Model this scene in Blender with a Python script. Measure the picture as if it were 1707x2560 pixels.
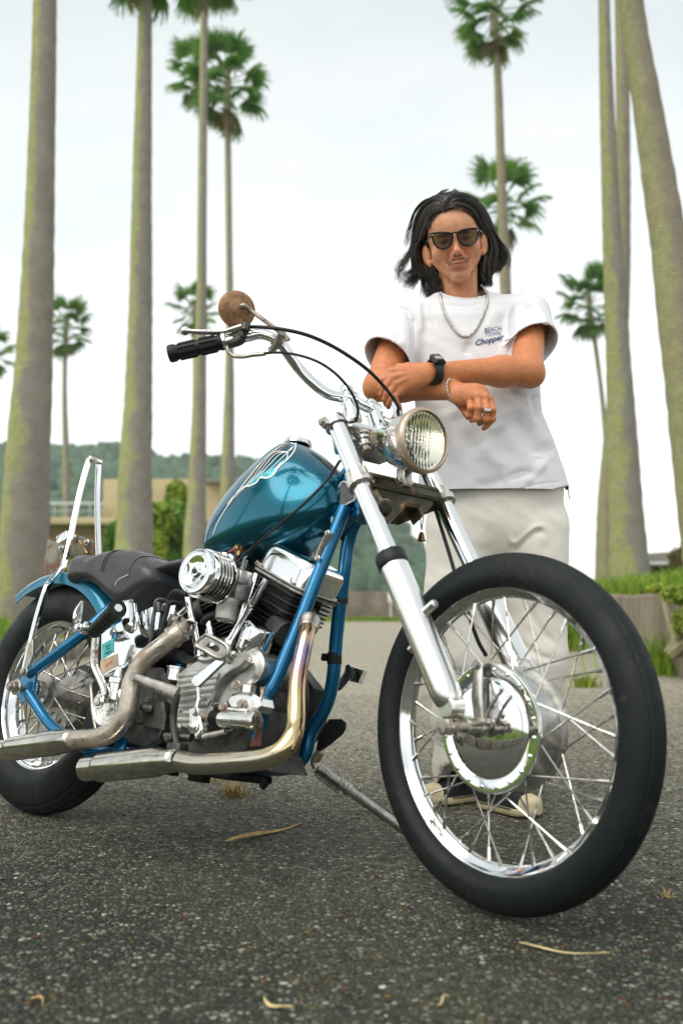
import bpy, bmesh, math, random
import numpy as np
from mathutils import Vector, Matrix, noise as mnoise
from mathutils.bvhtree import BVHTree

for _o in list(bpy.data.objects):
    bpy.data.objects.remove(_o)
SC = bpy.context.scene
COL = SC.collection
R = math.radians

# ------------------------------------------------------------------ camera
CAM_H, PITCH, LENS = 0.60, R(5.1), 35.0
cam = bpy.data.cameras.new('camera'); cam_o = bpy.data.objects.new('camera', cam); COL.objects.link(cam_o)
cam.sensor_fit = 'VERTICAL'; cam.sensor_height = 36.0; cam.sensor_width = 24.0; cam.lens = LENS
cam.clip_start = 0.05; cam.clip_end = 3000
cam_o.location = (0, 0, CAM_H); cam_o.rotation_euler = (R(90) + PITCH, 0, 0)
cam.dof.use_dof = True; cam.dof.focus_distance = 2.62; cam.dof.aperture_fstop = 2.8
SC.camera = cam_o

# ------------------------------------------------------------------ sky and sun
SUN_EL, SUN_AZ = R(52), R(-136)     # azimuth measured from +Y (view direction) towards +X
world = bpy.data.worlds.new('World'); SC.world = world; world.use_nodes = True
nt = world.node_tree; nt.nodes.clear()
def wn(t, **k):
    n = nt.nodes.new(t)
    for a, b in k.items(): setattr(n, a, b)
    return n
w_out = wn('ShaderNodeOutputWorld'); w_bg = wn('ShaderNodeBackground'); w_bg.inputs[1].default_value = 1.0
sky = wn('ShaderNodeTexSky', sky_type='NISHITA'); sky.sun_disc = False
sky.sun_elevation = SUN_EL; sky.sun_rotation = SUN_AZ; sky.air_density = 1.0; sky.dust_density = 2.0
sk_s = wn('ShaderNodeMixRGB', blend_type='MULTIPLY'); sk_s.inputs[0].default_value = 1; sk_s.inputs[2].default_value = (.07, .07, .07, 1)
nt.links.new(sky.outputs[0], sk_s.inputs[1])
tc = wn('ShaderNodeTexCoord'); sep = wn('ShaderNodeSeparateXYZ'); nt.links.new(tc.outputs['Generated'], sep.inputs[0])
ramp = wn('ShaderNodeValToRGB')           # cloud deck: bright and thin at the horizon, thicker and greyer above
ramp.color_ramp.elements[0].position = 0.0; ramp.color_ramp.elements[0].color = (.90, .88, .85, 1)
ramp.color_ramp.elements[1].position = 1.0; ramp.color_ramp.elements[1].color = (.45, .47, .47, 1)
e = ramp.color_ramp.elements.new(.15); e.color = (.74, .745, .735, 1)
e = ramp.color_ramp.elements.new(.33); e.color = (.585, .60, .595, 1)
e = ramp.color_ramp.elements.new(.54); e.color = (.465, .488, .487, 1)
nt.links.new(sep.outputs[2], ramp.inputs[0])
mp = wn('ShaderNodeMapping'); mp.inputs['Scale'].default_value = (1, 1, 2.6); nt.links.new(tc.outputs['Generated'], mp.inputs[0])
nz = wn('ShaderNodeTexNoise'); nz.inputs['Scale'].default_value = 2.3; nz.inputs['Detail'].default_value = 5; nz.inputs['Roughness'].default_value = .5
nt.links.new(mp.outputs[0], nz.inputs[0])
cr = wn('ShaderNodeValToRGB'); cr.color_ramp.elements[0].position = .34; cr.color_ramp.elements[0].color = (.83, .875, .89, 1)
cr.color_ramp.elements[1].position = .62; cr.color_ramp.elements[1].color = (1.03, 1.03, 1.03, 1)
nt.links.new(nz.outputs[0], cr.inputs[0])
cm = wn('ShaderNodeMixRGB', blend_type='MULTIPLY'); cm.inputs[0].default_value = 1
nt.links.new(ramp.outputs[0], cm.inputs[1]); nt.links.new(cr.outputs[0], cm.inputs[2])
mx = wn('ShaderNodeMixRGB'); mx.inputs[0].default_value = .93
nt.links.new(sk_s.outputs[0], mx.inputs[1]); nt.links.new(cm.outputs[0], mx.inputs[2])
nt.links.new(mx.outputs[0], w_bg.inputs[0]); nt.links.new(w_bg.outputs[0], w_out.inputs[0])

sun = bpy.data.lights.new('sun', 'SUN'); sun.energy = 1.5; sun.angle = R(56); sun.color = (1, .95, .88)
sun_o = bpy.data.objects.new('sun', sun); COL.objects.link(sun_o)
_sd = Vector((math.sin(SUN_AZ) * math.cos(SUN_EL), math.cos(SUN_AZ) * math.cos(SUN_EL), math.sin(SUN_EL)))
sun_o.rotation_euler = _sd.to_track_quat('Z', 'Y').to_euler(); sun_o.location = _sd * 50

vs = SC.view_settings; vs.view_transform = 'Standard'; vs.look = 'None'; vs.exposure = 1.0; vs.gamma = 1
SC.render.engine = 'CYCLES'
SC.cycles.use_denoising = True
SC.cycles.max_bounces = 8; SC.cycles.transparent_max_bounces = 12
SC.cycles.sample_clamp_indirect = 6.0

# ------------------------------------------------------------------ pixel <-> place (photograph pixels, 1707 x 2560)
_F = 2560 * LENS / 36.0
_fw = Vector((0, math.cos(PITCH), math.sin(PITCH))); _up = Vector((0, -math.sin(PITCH), math.cos(PITCH))); _rt = Vector((1, 0, 0))
_C = Vector((0, 0, CAM_H))
def ray(p): return _rt * ((p[0] - 853.5) / _F) + _up * ((1280 - p[1]) / _F) + _fw
def ground_at(p, z=0.0):
    d = ray(p); return _C + d * ((z - CAM_H) / d.z)
def at_y(p, y):
    d = ray(p); return _C + d * (y / d.y)
def crop(x0, y0, s): return lambda u, v: (x0 + u * s, y0 + v * s)
DD = crop(0, 0, 1.08865)
c1 = crop(0, 1100, .38265); c2 = crop(0, 1500, .38265); c3 = crop(400, 1300, .35077); c4 = crop(400, 1050, .35077)
c5 = crop(400, 700, .47832); c6 = crop(800, 950, .28699); c7 = crop(900, 1350, .51467); c8 = crop(1050, 1600, .2551)
m1 = crop(950, 450, .2551); m2 = crop(880, 700, .36352); m3 = crop(900, 850, .22959); e1 = crop(400, 1620, .2551)
s4 = crop(1000, 1850, .287)

# ------------------------------------------------------------------ objects
def tag(o, label=None, cat=None, group=None, kind=None):
    if label: o['label'] = label
    if cat: o['category'] = cat
    if group: o['group'] = group
    if kind: o['kind'] = kind
    return o
def empty(name, loc=(0, 0, 0)):
    o = bpy.data.objects.new(name, None); COL.objects.link(o); o.location = loc; o.empty_display_size = .1
    return o
def link_mesh(name, me, mat=None, parent=None):
    o = bpy.data.objects.new(name, me); COL.objects.link(o)
    if mat is not None and not me.materials: me.materials.append(mat)
    if parent is not None: o.parent = parent
    return o

def V(*a): return Vector(a if len(a) > 1 else a[0])
def basis(axis):
    a = Vector(axis).normalized()
    h = Vector((0, 0, 1)) if abs(a.z) < .9 else Vector((1, 0, 0))
    u = h.cross(a).normalized(); v = a.cross(u)
    return u, v, a
def smooth(pts, n=6, closed=False):
    """Catmull-Rom through the points"""
    P = [Vector(p) for p in pts]; out = []
    N = len(P); rng = range(N if closed else N - 1)
    for i in rng:
        if closed: a, b, c, d = P[(i - 1) % N], P[i], P[(i + 1) % N], P[(i + 2) % N]
        else:
            b, c = P[i], P[i + 1]
            a = P[i - 1] if i > 0 else b * 2 - c
            d = P[i + 2] if i + 2 < N else c * 2 - b
        for k in range(n):
            t = k / n
            out.append(.5 * ((2 * b) + (c - a) * t + (2 * a - 5 * b + 4 * c - d) * t * t + (3 * b - a - 3 * c + d) * t ** 3))
    if not closed: out.append(P[-1])
    return out
def smooth_s(vals, n=6):
    return [v.x for v in smooth([(a, 0, 0) for a in vals], n)]

class MB:
    def __init__(s): s.v = []; s.f = []; s.mi = []; s.m = 0
    def _face(s, f): s.f.append(f); s.mi.append(s.m)
    def tube(s, path, r, seg=12, cap=True, closed=False, flat=1.0, ref=None, power=None):
        P = [Vector(p) for p in path]; N = len(P)
        rr = list(r) if isinstance(r, (list, tuple)) else [r] * N
        T = []
        for i in range(N):
            a = P[(i - 1) % N] if closed else P[max(i - 1, 0)]
            b = P[(i + 1) % N] if closed else P[min(i + 1, N - 1)]
            t = (b - a); T.append(t.normalized() if t.length > 1e-9 else Vector((0, 0, 1)))
        if ref is not None:
            u = Vector(ref) - T[0] * Vector(ref).dot(T[0]); u.normalize()
        else: u = basis(T[0])[0]
        b0 = len(s.v)
        for i in range(N):
            u = (u - T[i] * u.dot(T[i]));
            if u.length < 1e-6: u = basis(T[i])[0]
            u.normalize(); w = T[i].cross(u)
            for k in range(seg):
                a = 2 * math.pi * k / seg; ca, sa = math.cos(a), math.sin(a)
                if power:
                    m = (abs(ca) ** power + abs(sa) ** power) ** (-1 / power); ca *= m; sa *= m
                s.v.append(P[i] + u * ca * rr[i] + w * sa * rr[i] * flat)
        M = N if closed else N - 1
        for i in range(M):
            for k in range(seg):
                a = b0 + i * seg + k; b = b0 + i * seg + (k + 1) % seg
                j = (i + 1) % N
                c = b0 + j * seg + (k + 1) % seg; d = b0 + j * seg + k
                s._face((a, b, c, d))
        if cap and not closed:
            s._face(tuple(reversed([b0 + k for k in range(seg)])))
            s._face(tuple(b0 + (N - 1) * seg + k for k in range(seg)))
        return s
    def lathe(s, origin, axis, prof, seg=32, cap=True, a0=0.0, a1=None):
        u, v, a = basis(axis); o = Vector(origin); b0 = len(s.v); N = len(prof)
        full = a1 is None; n = seg if full else seg + 1
        for r, h in prof:
            for k in range(n):
                t = (2 * math.pi * k / seg) if full else a0 + (a1 - a0) * k / seg
                s.v.append(o + a * h + (u * math.cos(t) + v * math.sin(t)) * r)
        for i in range(N - 1):
            for k in range(seg):
                k2 = (k + 1) % n
                s._face((b0 + i * n + k, b0 + i * n + k2, b0 + (i + 1) * n + k2, b0 + (i + 1) * n + k))
        if cap and full:
            if prof[0][0] > 1e-6: s._face(tuple(reversed([b0 + k for k in range(n)])))
            if prof[-1][0] > 1e-6: s._face(tuple(b0 + (N - 1) * n + k for k in range(n)))
        return s
    def cyl(s, a, b, r, seg=16, r2=None, bev=0.0):
        a, b = Vector(a), Vector(b); L = (b - a).length; r2 = r if r2 is None else r2
        if bev > 0: pr = [(r - bev, 0), (r, bev), (r2, L - bev), (r2 - bev, L)]
        else: pr = [(r, 0), (r2, L)]
        return s.lathe(a, b - a, pr, seg)
    def hexbolt(s, base, axis, r=.008, h=.007, washer=True):
        if washer: s.lathe(base, axis, [(r * 1.35, 0), (r * 1.35, .0015), (r * 1.2, .002)], 14)
        u, v, a = basis(axis)
        s.lathe(Vector(base) + a * .0015, axis, [(r, 0), (r, h * .8), (r * .85, h)], 6)
        return s
    def box(s, c, size, ax=None, bev=0.0):
        c = Vector(c); hx, hy, hz = [d / 2 for d in size]
        if ax is None: X, Y, Z = Vector((1, 0, 0)), Vector((0, 1, 0)), Vector((0, 0, 1))
        else: X, Y, Z = [Vector(q).normalized() for q in ax]
        b = min(bev, hx * .99, hy * .99, hz * .99)
        if b <= 0:
            b0 = len(s.v)
            for sx in (-1, 1):
                for sy in (-1, 1):
                    for sz in (-1, 1): s.v.append(c + X * hx * sx + Y * hy * sy + Z * hz * sz)
            for f in ((0, 1, 3, 2), (4, 6, 7, 5), (0, 4, 5, 1), (2, 3, 7, 6), (0, 2, 6, 4), (1, 5, 7, 3)):
                s._face(tuple(b0 + i for i in f))
            return s
        bm = bmesh.new(); bmesh.ops.create_cube(bm, size=1)
        for q in bm.verts: q.co = Vector((q.co.x * hx * 2, q.co.y * hy * 2, q.co.z * hz * 2))
        bmesh.ops.bevel(bm, geom=list(bm.edges), offset=b, segments=2, profile=.5, affect='EDGES')
        b0 = len(s.v); bm.verts.index_update()
        for q in bm.verts: s.v.append(c + X * q.co.x + Y * q.co.y + Z * q.co.z)
        for f in bm.faces: s._face(tuple(b0 + q.index for q in f.verts))
        bm.free(); return s
    def prism(s, poly, ext, bev=0.0):
        """polygon (3d points) pushed along ext; optional chamfer on both rims"""
        P = [Vector(p) for p in poly]; e = Vector(ext); n = len(P); b0 = len(s.v)
        nrm = Vector((0, 0, 0))
        for i in range(n): nrm += P[i].cross(P[(i + 1) % n])
        if nrm.dot(e) > 0: P.reverse()
        cen = sum(P, Vector()) / n
        if bev > 0:
            en = e.normalized(); L = e.length
            def inset(off, d):
                out = []
                for i in range(n):
                    a = (P[i] - P[i - 1]).normalized(); b = (P[(i + 1) % n] - P[i]).normalized()
                    na = a.cross(en); nb = b.cross(en); m = (na + nb)
                    m = m.normalized() / max(.35, math.sqrt(max(1e-6, (1 + na.dot(nb)) / 2))) if m.length > 1e-6 else na
                    if m.dot(P[i] - cen) < 0 and False: m = -m
                    out.append(P[i] + m * off + en * d)
                return out
            sgn = 1
            t = inset(bev, 0)
            if sum((q - cen).length for q in t) > sum((q - cen).length for q in P): sgn = -1
            rings = [inset(sgn * bev, 0), inset(0, bev), inset(0, L - bev), inset(sgn * bev, L)]
        else: rings = [P, [p + e for p in P]]
        for rg in rings: s.v += rg
        for j in range(len(rings) - 1):
            for i in range(n):
                a = b0 + j * n + i; b = b0 + j * n + (i + 1) % n
                s._face((a, b, b + n, a + n))
        s._face(tuple(reversed([b0 + i for i in range(n)])))
        s._face(tuple(b0 + (len(rings) - 1) * n + i for i in range(n)))
        return s
    def ell(s, c, rad, ax=None, seg=20, rings=12):
        c = Vector(c); rx, ry, rz = (rad,) * 3 if isinstance(rad, (int, float)) else rad
        if ax is None: X, Y, Z = Vector((1, 0, 0)), Vector((0, 1, 0)), Vector((0, 0, 1))
        else: X, Y, Z = [Vector(q).normalized() for q in ax]
        b0 = len(s.v)
        for i in range(rings + 1):
            th = math.pi * i / rings
            for k in range(seg):
                ph = 2 * math.pi * k / seg
                s.v.append(c + X * rx * math.sin(th) * math.cos(ph) + Y * ry * math.sin(th) * math.sin(ph) + Z * rz * math.cos(th))
        for i in range(rings):
            for k in range(seg):
                a = b0 + i * seg + k; b = b0 + i * seg + (k + 1) % seg
                s._face((a, a + seg, b + seg, b))
        return s
    def quadstrip(s, A, Bp):
        b0 = len(s.v)
        for a, b in zip(A, Bp): s.v += [Vector(a), Vector(b)]
        for i in range(len(A) - 1): s._face((b0 + 2 * i, b0 + 2 * i + 1, b0 + 2 * i + 3, b0 + 2 * i + 2))
        return s
    def grid(s, rows):
        b0 = len(s.v); n = len(rows[0])
        for r in rows: s.v += [Vector(p) for p in r]
        for i in range(len(rows) - 1):
            for k in range(n - 1):
                a = b0 + i * n + k; s._face((a, a + 1, a + n + 1, a + n))
        return s
    def mesh(s, name, mats=None, sharp=40, fix=True):
        me = bpy.data.meshes.new(name)
        me.from_pydata([tuple(v) for v in s.v], [], s.f)
        if mats is not None:
            for m in (mats if isinstance(mats, (list, tuple)) else [mats]): me.materials.append(m)
            if isinstance(mats, (list, tuple)) and len(mats) > 1: me.polygons.foreach_set('material_index', s.mi)
        if fix:
            bm = bmesh.new(); bm.from_mesh(me)
            bmesh.ops.remove_doubles(bm, verts=bm.verts, dist=1e-6)
            bmesh.ops.recalc_face_normals(bm, faces=bm.faces); bm.to_mesh(me); bm.free()
        if sharp:
            me.shade_smooth(); me.set_sharp_from_angle(angle=R(sharp))
        me.update(); return me
    def build(s, name, mats, parent=None, sharp=40, fix=True):
        return link_mesh(name, s.mesh(name, mats, sharp, fix), None, parent)

def mesh_np(name, verts, faces, mat, parent=None, smooth_sh=True):
    me = bpy.data.meshes.new(name); verts = np.asarray(verts, np.float32); faces = np.asarray(faces, np.int32)
    k = faces.shape[1]
    me.vertices.add(len(verts)); me.vertices.foreach_set('co', verts.ravel())
    me.loops.add(faces.size); me.loops.foreach_set('vertex_index', faces.ravel())
    me.polygons.add(len(faces)); me.polygons.foreach_set('loop_start', np.arange(0, faces.size, k, dtype=np.int32))
    me.update(calc_edges=True); me.validate()
    if smooth_sh: me.shade_smooth()
    return link_mesh(name, me, mat, parent)

# ------------------------------------------------------------------ materials
MATS = {}
class NT:
    def __init__(s, name):
        s.m = bpy.data.materials.new(name); s.m.use_nodes = True; s.t = s.m.node_tree; s.b = s.t.nodes['Principled BSDF']
        s.out = s.t.nodes['Material Output']; MATS[name] = s.m
    def n(s, t, **k):
        q = s.t.nodes.new(t)
        for a, b in k.items(): setattr(q, a, b)
        return q
    def l(s, a, b): s.t.links.new(a, b)
    def coord(s, kind='Object', scale=None):
        c = s.n('ShaderNodeTexCoord').outputs[kind]
        if scale is not None:
            m = s.n('ShaderNodeMapping'); m.inputs['Scale'].default_value = scale; s.l(c, m.inputs[0]); return m.outputs[0]
        return c
    def noise(s, scale, detail=4, rough=.55, vec=None, dist=0):
        q = s.n('ShaderNodeTexNoise'); q.inputs['Scale'].default_value = scale; q.inputs['Detail'].default_value = detail
        q.inputs['Roughness'].default_value = rough; q.inputs['Distortion'].default_value = dist
        s.l(vec if vec is not None else s.coord(), q.inputs['Vector']); return q.outputs['Fac']
    def ramp(s, fac, stops, interp='LINEAR'):
        q = s.n('ShaderNodeValToRGB'); cr = q.color_ramp; cr.interpolation = interp
        while len(cr.elements) < len(stops): cr.elements.new(.5)
        for e, (p, c) in zip(cr.elements, stops):
            e.position = p; e.color = (c, c, c, 1) if isinstance(c, (int, float)) else (*c, 1)
        s.l(fac, q.inputs[0]); return q.outputs[0]
    def mix(s, fac, a, b, mode='MIX'):
        q = s.n('ShaderNodeMixRGB', blend_type=mode)
        for i, x in ((0, fac), (1, a), (2, b)):
            if hasattr(x, 'links'): s.l(x, q.inputs[i])
            elif isinstance(x, (int, float)): q.inputs[i].default_value = x if i == 0 else (x, x, x, 1)
            else: q.inputs[i].default_value = (*x, 1)
        return q.outputs[0]
    def math(s, op, a, b=0.0):
        q = s.n('ShaderNodeMath', operation=op)
        for i, x in ((0, a), (1, b)):
            if hasattr(x, 'links'): s.l(x, q.inputs[i])
            else: q.inputs[i].default_value = x
        return q.outputs[0]
    def bump(s, h, strength=.3, dist=.01, prev=None):
        q = s.n('ShaderNodeBump'); q.inputs['Strength'].default_value = strength; q.inputs['Distance'].default_value = dist
        s.l(h, q.inputs['Height'])
        if prev is not None: s.l(prev, q.inputs['Normal'])
        s.l(q.outputs[0], s.b.inputs['Normal']); return q.outputs[0]
    def set(s, **k):
        nm = dict(color='Base Color', rough='Roughness', metal='Metallic', coat='Coat Weight', coatr='Coat Roughness', spec='Specular IOR Level',
                  trans='Transmission Weight', ior='IOR', alpha='Alpha', sss='Subsurface Weight', sheen='Sheen Weight', aniso='Anisotropic')
        for a, x in k.items():
            i = s.b.inputs[nm[a]]
            if hasattr(x, 'links'): s.l(x, i)
            elif isinstance(x, tuple): i.default_value = (*x, 1)
            else: i.default_value = x
        return s

def mat_simple(name, color, rough=.5, metal=0.0, nscale=None, namp=.25, bump=0.0, bscale=200, bdist=.001, rvar=.12, **k):
    q = NT(name); q.set(color=color, rough=rough, metal=metal, **k)
    if nscale:
        f = q.noise(nscale, 5, .6)
        lo = tuple(c * (1 - namp) for c in color); hi = tuple(min(1, c * (1 + namp)) for c in color)
        q.set(color=q.ramp(f, [(.3, lo), (.7, hi)]))
        q.set(rough=q.ramp(q.noise(nscale * 1.7, 4, .6), [(.3, max(.02, rough - rvar)), (.7, min(1, rough + rvar))]))
    if bump: q.bump(q.noise(bscale, 3, .6), bump, bdist)
    return q.m
def mat_metal_rust(name, base=(.72, .72, .70), rust=(.16, .065, .028), amount=.5, scale=40, rough=.15, rough_r=.75, width=.06, rust2=None):
    q = NT(name)
    f = q.mix(.5, q.noise(scale, 6, .65), q.noise(scale * .27, 3, .5))
    mask = q.ramp(f, [(amount - width, 0), (amount + width, 1)])       # 1 = clean metal
    rc = q.ramp(q.noise(scale * 3, 4, .6), [(.3, rust), (.7, rust2 or tuple(min(1, c * 2.1) for c in rust))])
    q.set(color=q.mix(mask, rc, base), metal=mask, rough=q.mix(mask, rough_r, q.ramp(q.noise(scale * .6, 3), [(.3, rough * .6), (.7, rough * 1.6)])))
    q.bump(q.math('MULTIPLY', f, 1.0), .25, .001)
    return q.m

CHROME = NT('chrome'); CHROME.set(color=(.86, .87, .88), metal=1.0, rough=.055)
CHROME.set(rough=CHROME.ramp(CHROME.noise(35, 5, .6), [(.35, .03), (.75, .13)])); CHROME.bump(CHROME.noise(16, 2), .05, .002); CHROME = CHROME.m
CHROME_WORN = mat_metal_rust('chrome_worn', (.80, .80, .79), (.13, .07, .04), .33, 55, .09, .6, .04)
CHROME_PIT = mat_metal_rust('chrome_pitted', (.74, .72, .68), (.14, .075, .045), .40, 90, .16, .6, .07)
ALU = mat_simple('polished_alloy', (.80, .79, .76), .24, 1.0, 28, .10, .06, 60, .001)
ALU_BR = mat_simple('slider_alloy', (.87, .865, .84), .27, 1.0, 5, .06, .03, 40, .001, .06)
CAST = mat_simple('cast_alloy', (.52, .51, .48), .42, 1.0, 34, .28, .25, 160, .0015)
CAST_DK = mat_simple('shaded_cast_alloy', (.085, .086, .08), .5, .8, 26, .5, .3, 140, .0015)  # colour darkened to stand for the shaded depth behind the engine
STEEL = mat_simple('worn_steel', (.42, .40, .37), .36, 1.0, 45, .35, .15, 160, .001)
STEEL_DK = mat_simple('dark_steel', (.09, .088, .085), .42, .8, 40, .4, .15, 160, .001)
IRON_BLK = mat_simple('black_iron', (.009, .010, .011), .45, .1, 50, .5, .2, 180, .001, spec=.3)
RUSTY = mat_metal_rust('rusty_steel', (.47, .44, .38), (.10, .058, .036), .43, 60, .35, .75, .12)
RUST_PAINT = mat_metal_rust('rust_flaked_black', (.085, .078, .055), (.24, .10, .045), .40, 42, .45, .8, .05)
BRASS = mat_simple('old_brass', (.36, .22, .10), .38, 1.0, 60, .4, .2, 120, .001)
RUBBER = mat_simple('rubber', (.016, .017, .018), .55, 0, 30, .35, .15, 260, .001, spec=.3)
RUBBER_SM = mat_simple('smooth_rubber', (.010, .011, .012), .45, 0, 40, .3, spec=.3)
LEATHER = mat_simple('black_leather', (.032, .032, .033), .36, 0, 18, .3, .35, 420, .0008, coat=.15)
BOLT = mat_simple('bolt_steel', (.55, .53, .49), .28, 1.0, 90, .3)
BOLT_R = mat_metal_rust('bolt_rusty', (.50, .47, .42), (.11, .06, .036), .45, 120, .3, .8, .1)
def paint(name, base, lo, rough=.28, fl=.55):
    q = NT(name); v = q.n('ShaderNodeTexVoronoi'); v.inputs['Scale'].default_value = 1500; q.l(q.coord(), v.inputs['Vector'])
    sepc = q.n('ShaderNodeSeparateColor'); q.l(v.outputs['Color'], sepc.inputs[0])
    c = q.mix(q.ramp(q.noise(9, 2), [(.3, 0), (.7, .35)]), base, lo)
    fk = q.ramp(sepc.outputs[0], [(0, .75), (1, 1.3)])
    q.set(color=q.mix(1, c, fk, 'MULTIPLY'), metal=fl, rough=rough, coat=.65, coatr=.03)
    return q
PAINT_TANK_Q = paint('tank_candy_paint', (.001, .125, .185), (.001, .045, .10), .22, .85)
PAINT = paint('frame_candy_paint', (.002, .17, .36), (.002, .07, .19), .25, .6).m
PAINT_FENDER = paint('fender_paint', (.008, .18, .28), (.004, .10, .18), .3, .5).m
# ================================================================== the setting
rng = random.Random(7)
nr = np.random.default_rng(11)
# ---- asphalt: dark binder with exposed chips, a few pale, ochre and red ones
def make_asphalt():
    q = NT('asphalt'); co = q.coord('Object')
    vo = q.n('ShaderNodeTexVoronoi'); vo.inputs['Scale'].default_value = 88; vo.inputs['Randomness'].default_value = 1; q.l(co, vo.inputs['Vector'])
    ve = q.n('ShaderNodeTexVoronoi', feature='DISTANCE_TO_EDGE'); ve.inputs['Scale'].default_value = 88; q.l(co, ve.inputs['Vector'])
    sc_ = q.n('ShaderNodeSeparateColor'); q.l(vo.outputs['Color'], sc_.inputs[0])
    chip = q.ramp(sc_.outputs[0], [(0, (.026, .036, .035)), (.38, (.072, .084, .076)), (.68, (.165, .175, .152)), (.90, (.29, .29, .245)), (.98, (.45, .43, .38)), (1, (.66, .64, .58))])
    odd = q.ramp(sc_.outputs[1], [(.955, 0), (.965, 1)], 'CONSTANT')
    tint = q.ramp(sc_.outputs[2], [(0, (.20, .12, .045)), (.5, (.22, .16, .06)), (.8, (.20, .065, .04))], 'CONSTANT')
    chip = q.mix(odd, chip, tint)
    edge = q.ramp(ve.outputs['Distance'], [(.06, 0), (.22, 1)])
    binder = (.012, .018, .018)
    col = q.mix(edge, binder, chip)
    dust = q.ramp(q.noise(.9, 5, .6, co), [(.36, 0), (.66, .62)])
    dust2 = q.math('MULTIPLY', dust, q.ramp(q.noise(40, 3, .6, co), [(.3, .45), (.75, 1)]))
    col = q.mix(dust2, col, (.16, .142, .10))
    sepx = q.n('ShaderNodeSeparateXYZ'); q.l(co, sepx.inputs[0])
    far = q.ramp(q.math('MULTIPLY', q.math('ADD', sepx.outputs[1], q.math('MULTIPLY', q.noise(.35, 3, .5, co), 3.0)), .05), [(.17, 0), (.42, 1)])
    col = q.mix(q.math('MULTIPLY', far, .84), col, q.mix(1, (.60, .54, .47), q.ramp(sc_.outputs[0], [(0, .45), (.6, .95), (1, 1.6)]), 'MULTIPLY'))       # lighter, warmer tone further down the road
    col = q.mix(1, col, (.90, .92, .82), 'MULTIPLY')
    fine = q.noise(700, 2, .6, co)
    col = q.mix(.35, col, q.mix(1, col, q.ramp(fine, [(.3, .4), (.7, 1.6)]), 'MULTIPLY'))
    q.set(color=col, rough=q.ramp(sc_.outputs[1], [(0, .6), (1, .9)]), spec=.18)
    hgt = q.math('MULTIPLY', q.math('MINIMUM', ve.outputs['Distance'], .35), q.ramp(sc_.outputs[2], [(0, .35), (1, 1.3)]))
    n1 = q.bump(hgt, 1.0, .022)
    q.bump(q.noise(6, 4, .6, co), .25, .03, n1)
    return q.m
ASPHALT = make_asphalt()
GROUND_M = mat_simple('dry_earth', (.12, .115, .06), .95, 0, .6, .35, .4, 12, .05)
CONC = mat_simple('weathered_concrete', (.215, .185, .145), .9, 0, 2.2, .35, .35, 60, .006)
STONE = mat_simple('kerb_stone', (.24, .21, .165), .9, 0, 6, .4, .5, 45, .008)

g = MB(); g.grid([[(x, y, -.012) for x in (-220, -60, 0, 60, 170)] for y in (-35, 30, 120, 330)])
tag(g.build('ground', GROUND_M), kind='structure')
g = MB(); xs = [-2.85, -2.0, -1, 0, 1, 2.0, 3.2, 4.5]
g.grid([[(x, y, 0) for x in (-2.95, 0, 3.4)] for y in (-14, -2, 3, 9, 16, 30.1)])
tag(g.build('road', ASPHALT), kind='structure')

# ---- palms
def trunk_mat(name, seed, bare, lichen, split=.1, ring=26):
    q = NT(name); co = q.coord('Object'); geo = q.n('ShaderNodeNewGeometry'); sx = q.n('ShaderNodeSeparateXYZ'); q.l(geo.outputs['Normal'], sx.inputs[0])
    mp = q.n('ShaderNodeMapping'); mp.inputs['Location'].default_value = (seed, seed * 2, 0); q.l(co, mp.inputs[0]); v = mp.outputs[0]
    bark = q.ramp(q.noise(5, 6, .65, v), [(.25, tuple(c * .75 for c in bare)), (.75, tuple(c * 1.2 for c in bare))])
    wv = q.n('ShaderNodeTexWave', bands_direction='Z'); wv.inputs['Scale'].default_value = ring * .30; wv.inputs['Distortion'].default_value = 5
    wv.inputs['Detail'].default_value = 3; wv.inputs['Detail Scale'].default_value = 2; q.l(v, wv.inputs['Vector'])
    bark = q.mix(q.math('MULTIPLY', wv.outputs['Fac'], .34), bark, tuple(c * .55 for c in bare))
    lic = q.ramp(q.noise(16, 6, .7, v), [(.28, tuple(c * .68 for c in lichen)), (.55, lichen), (.8, tuple(c * 1.15 for c in lichen))])
    side = q.math('ADD', q.math('MULTIPLY', sx.outputs[0], -1.0), q.math('MULTIPLY', q.math('SUBTRACT', q.noise(2.6, 5, .65, v), .5), 2.2))
    m = q.ramp(side, [(split - .55, 0), (split + .55, 1)])
    m2 = q.math('MULTIPLY', m, q.ramp(q.noise(7, 5, .7, v), [(.28, .35), (.55, 1)]))
    q.set(color=q.mix(m2, bark, lic), rough=.95, spec=.2)
    q.bump(q.mix(.7, wv.outputs['Fac'], q.noise(30, 5, .65, v)), .7, .014)
    return q.m
TRUNK_A = trunk_mat('palm_bark_lichen', 3.1, (.26, .235, .205), (.325, .335, .145), -.2)
TRUNK_B = trunk_mat('palm_bark_brown', 8.7, (.245, .21, .165), (.29, .29, .145), .1)
LEAF_GREENS = []
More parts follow.
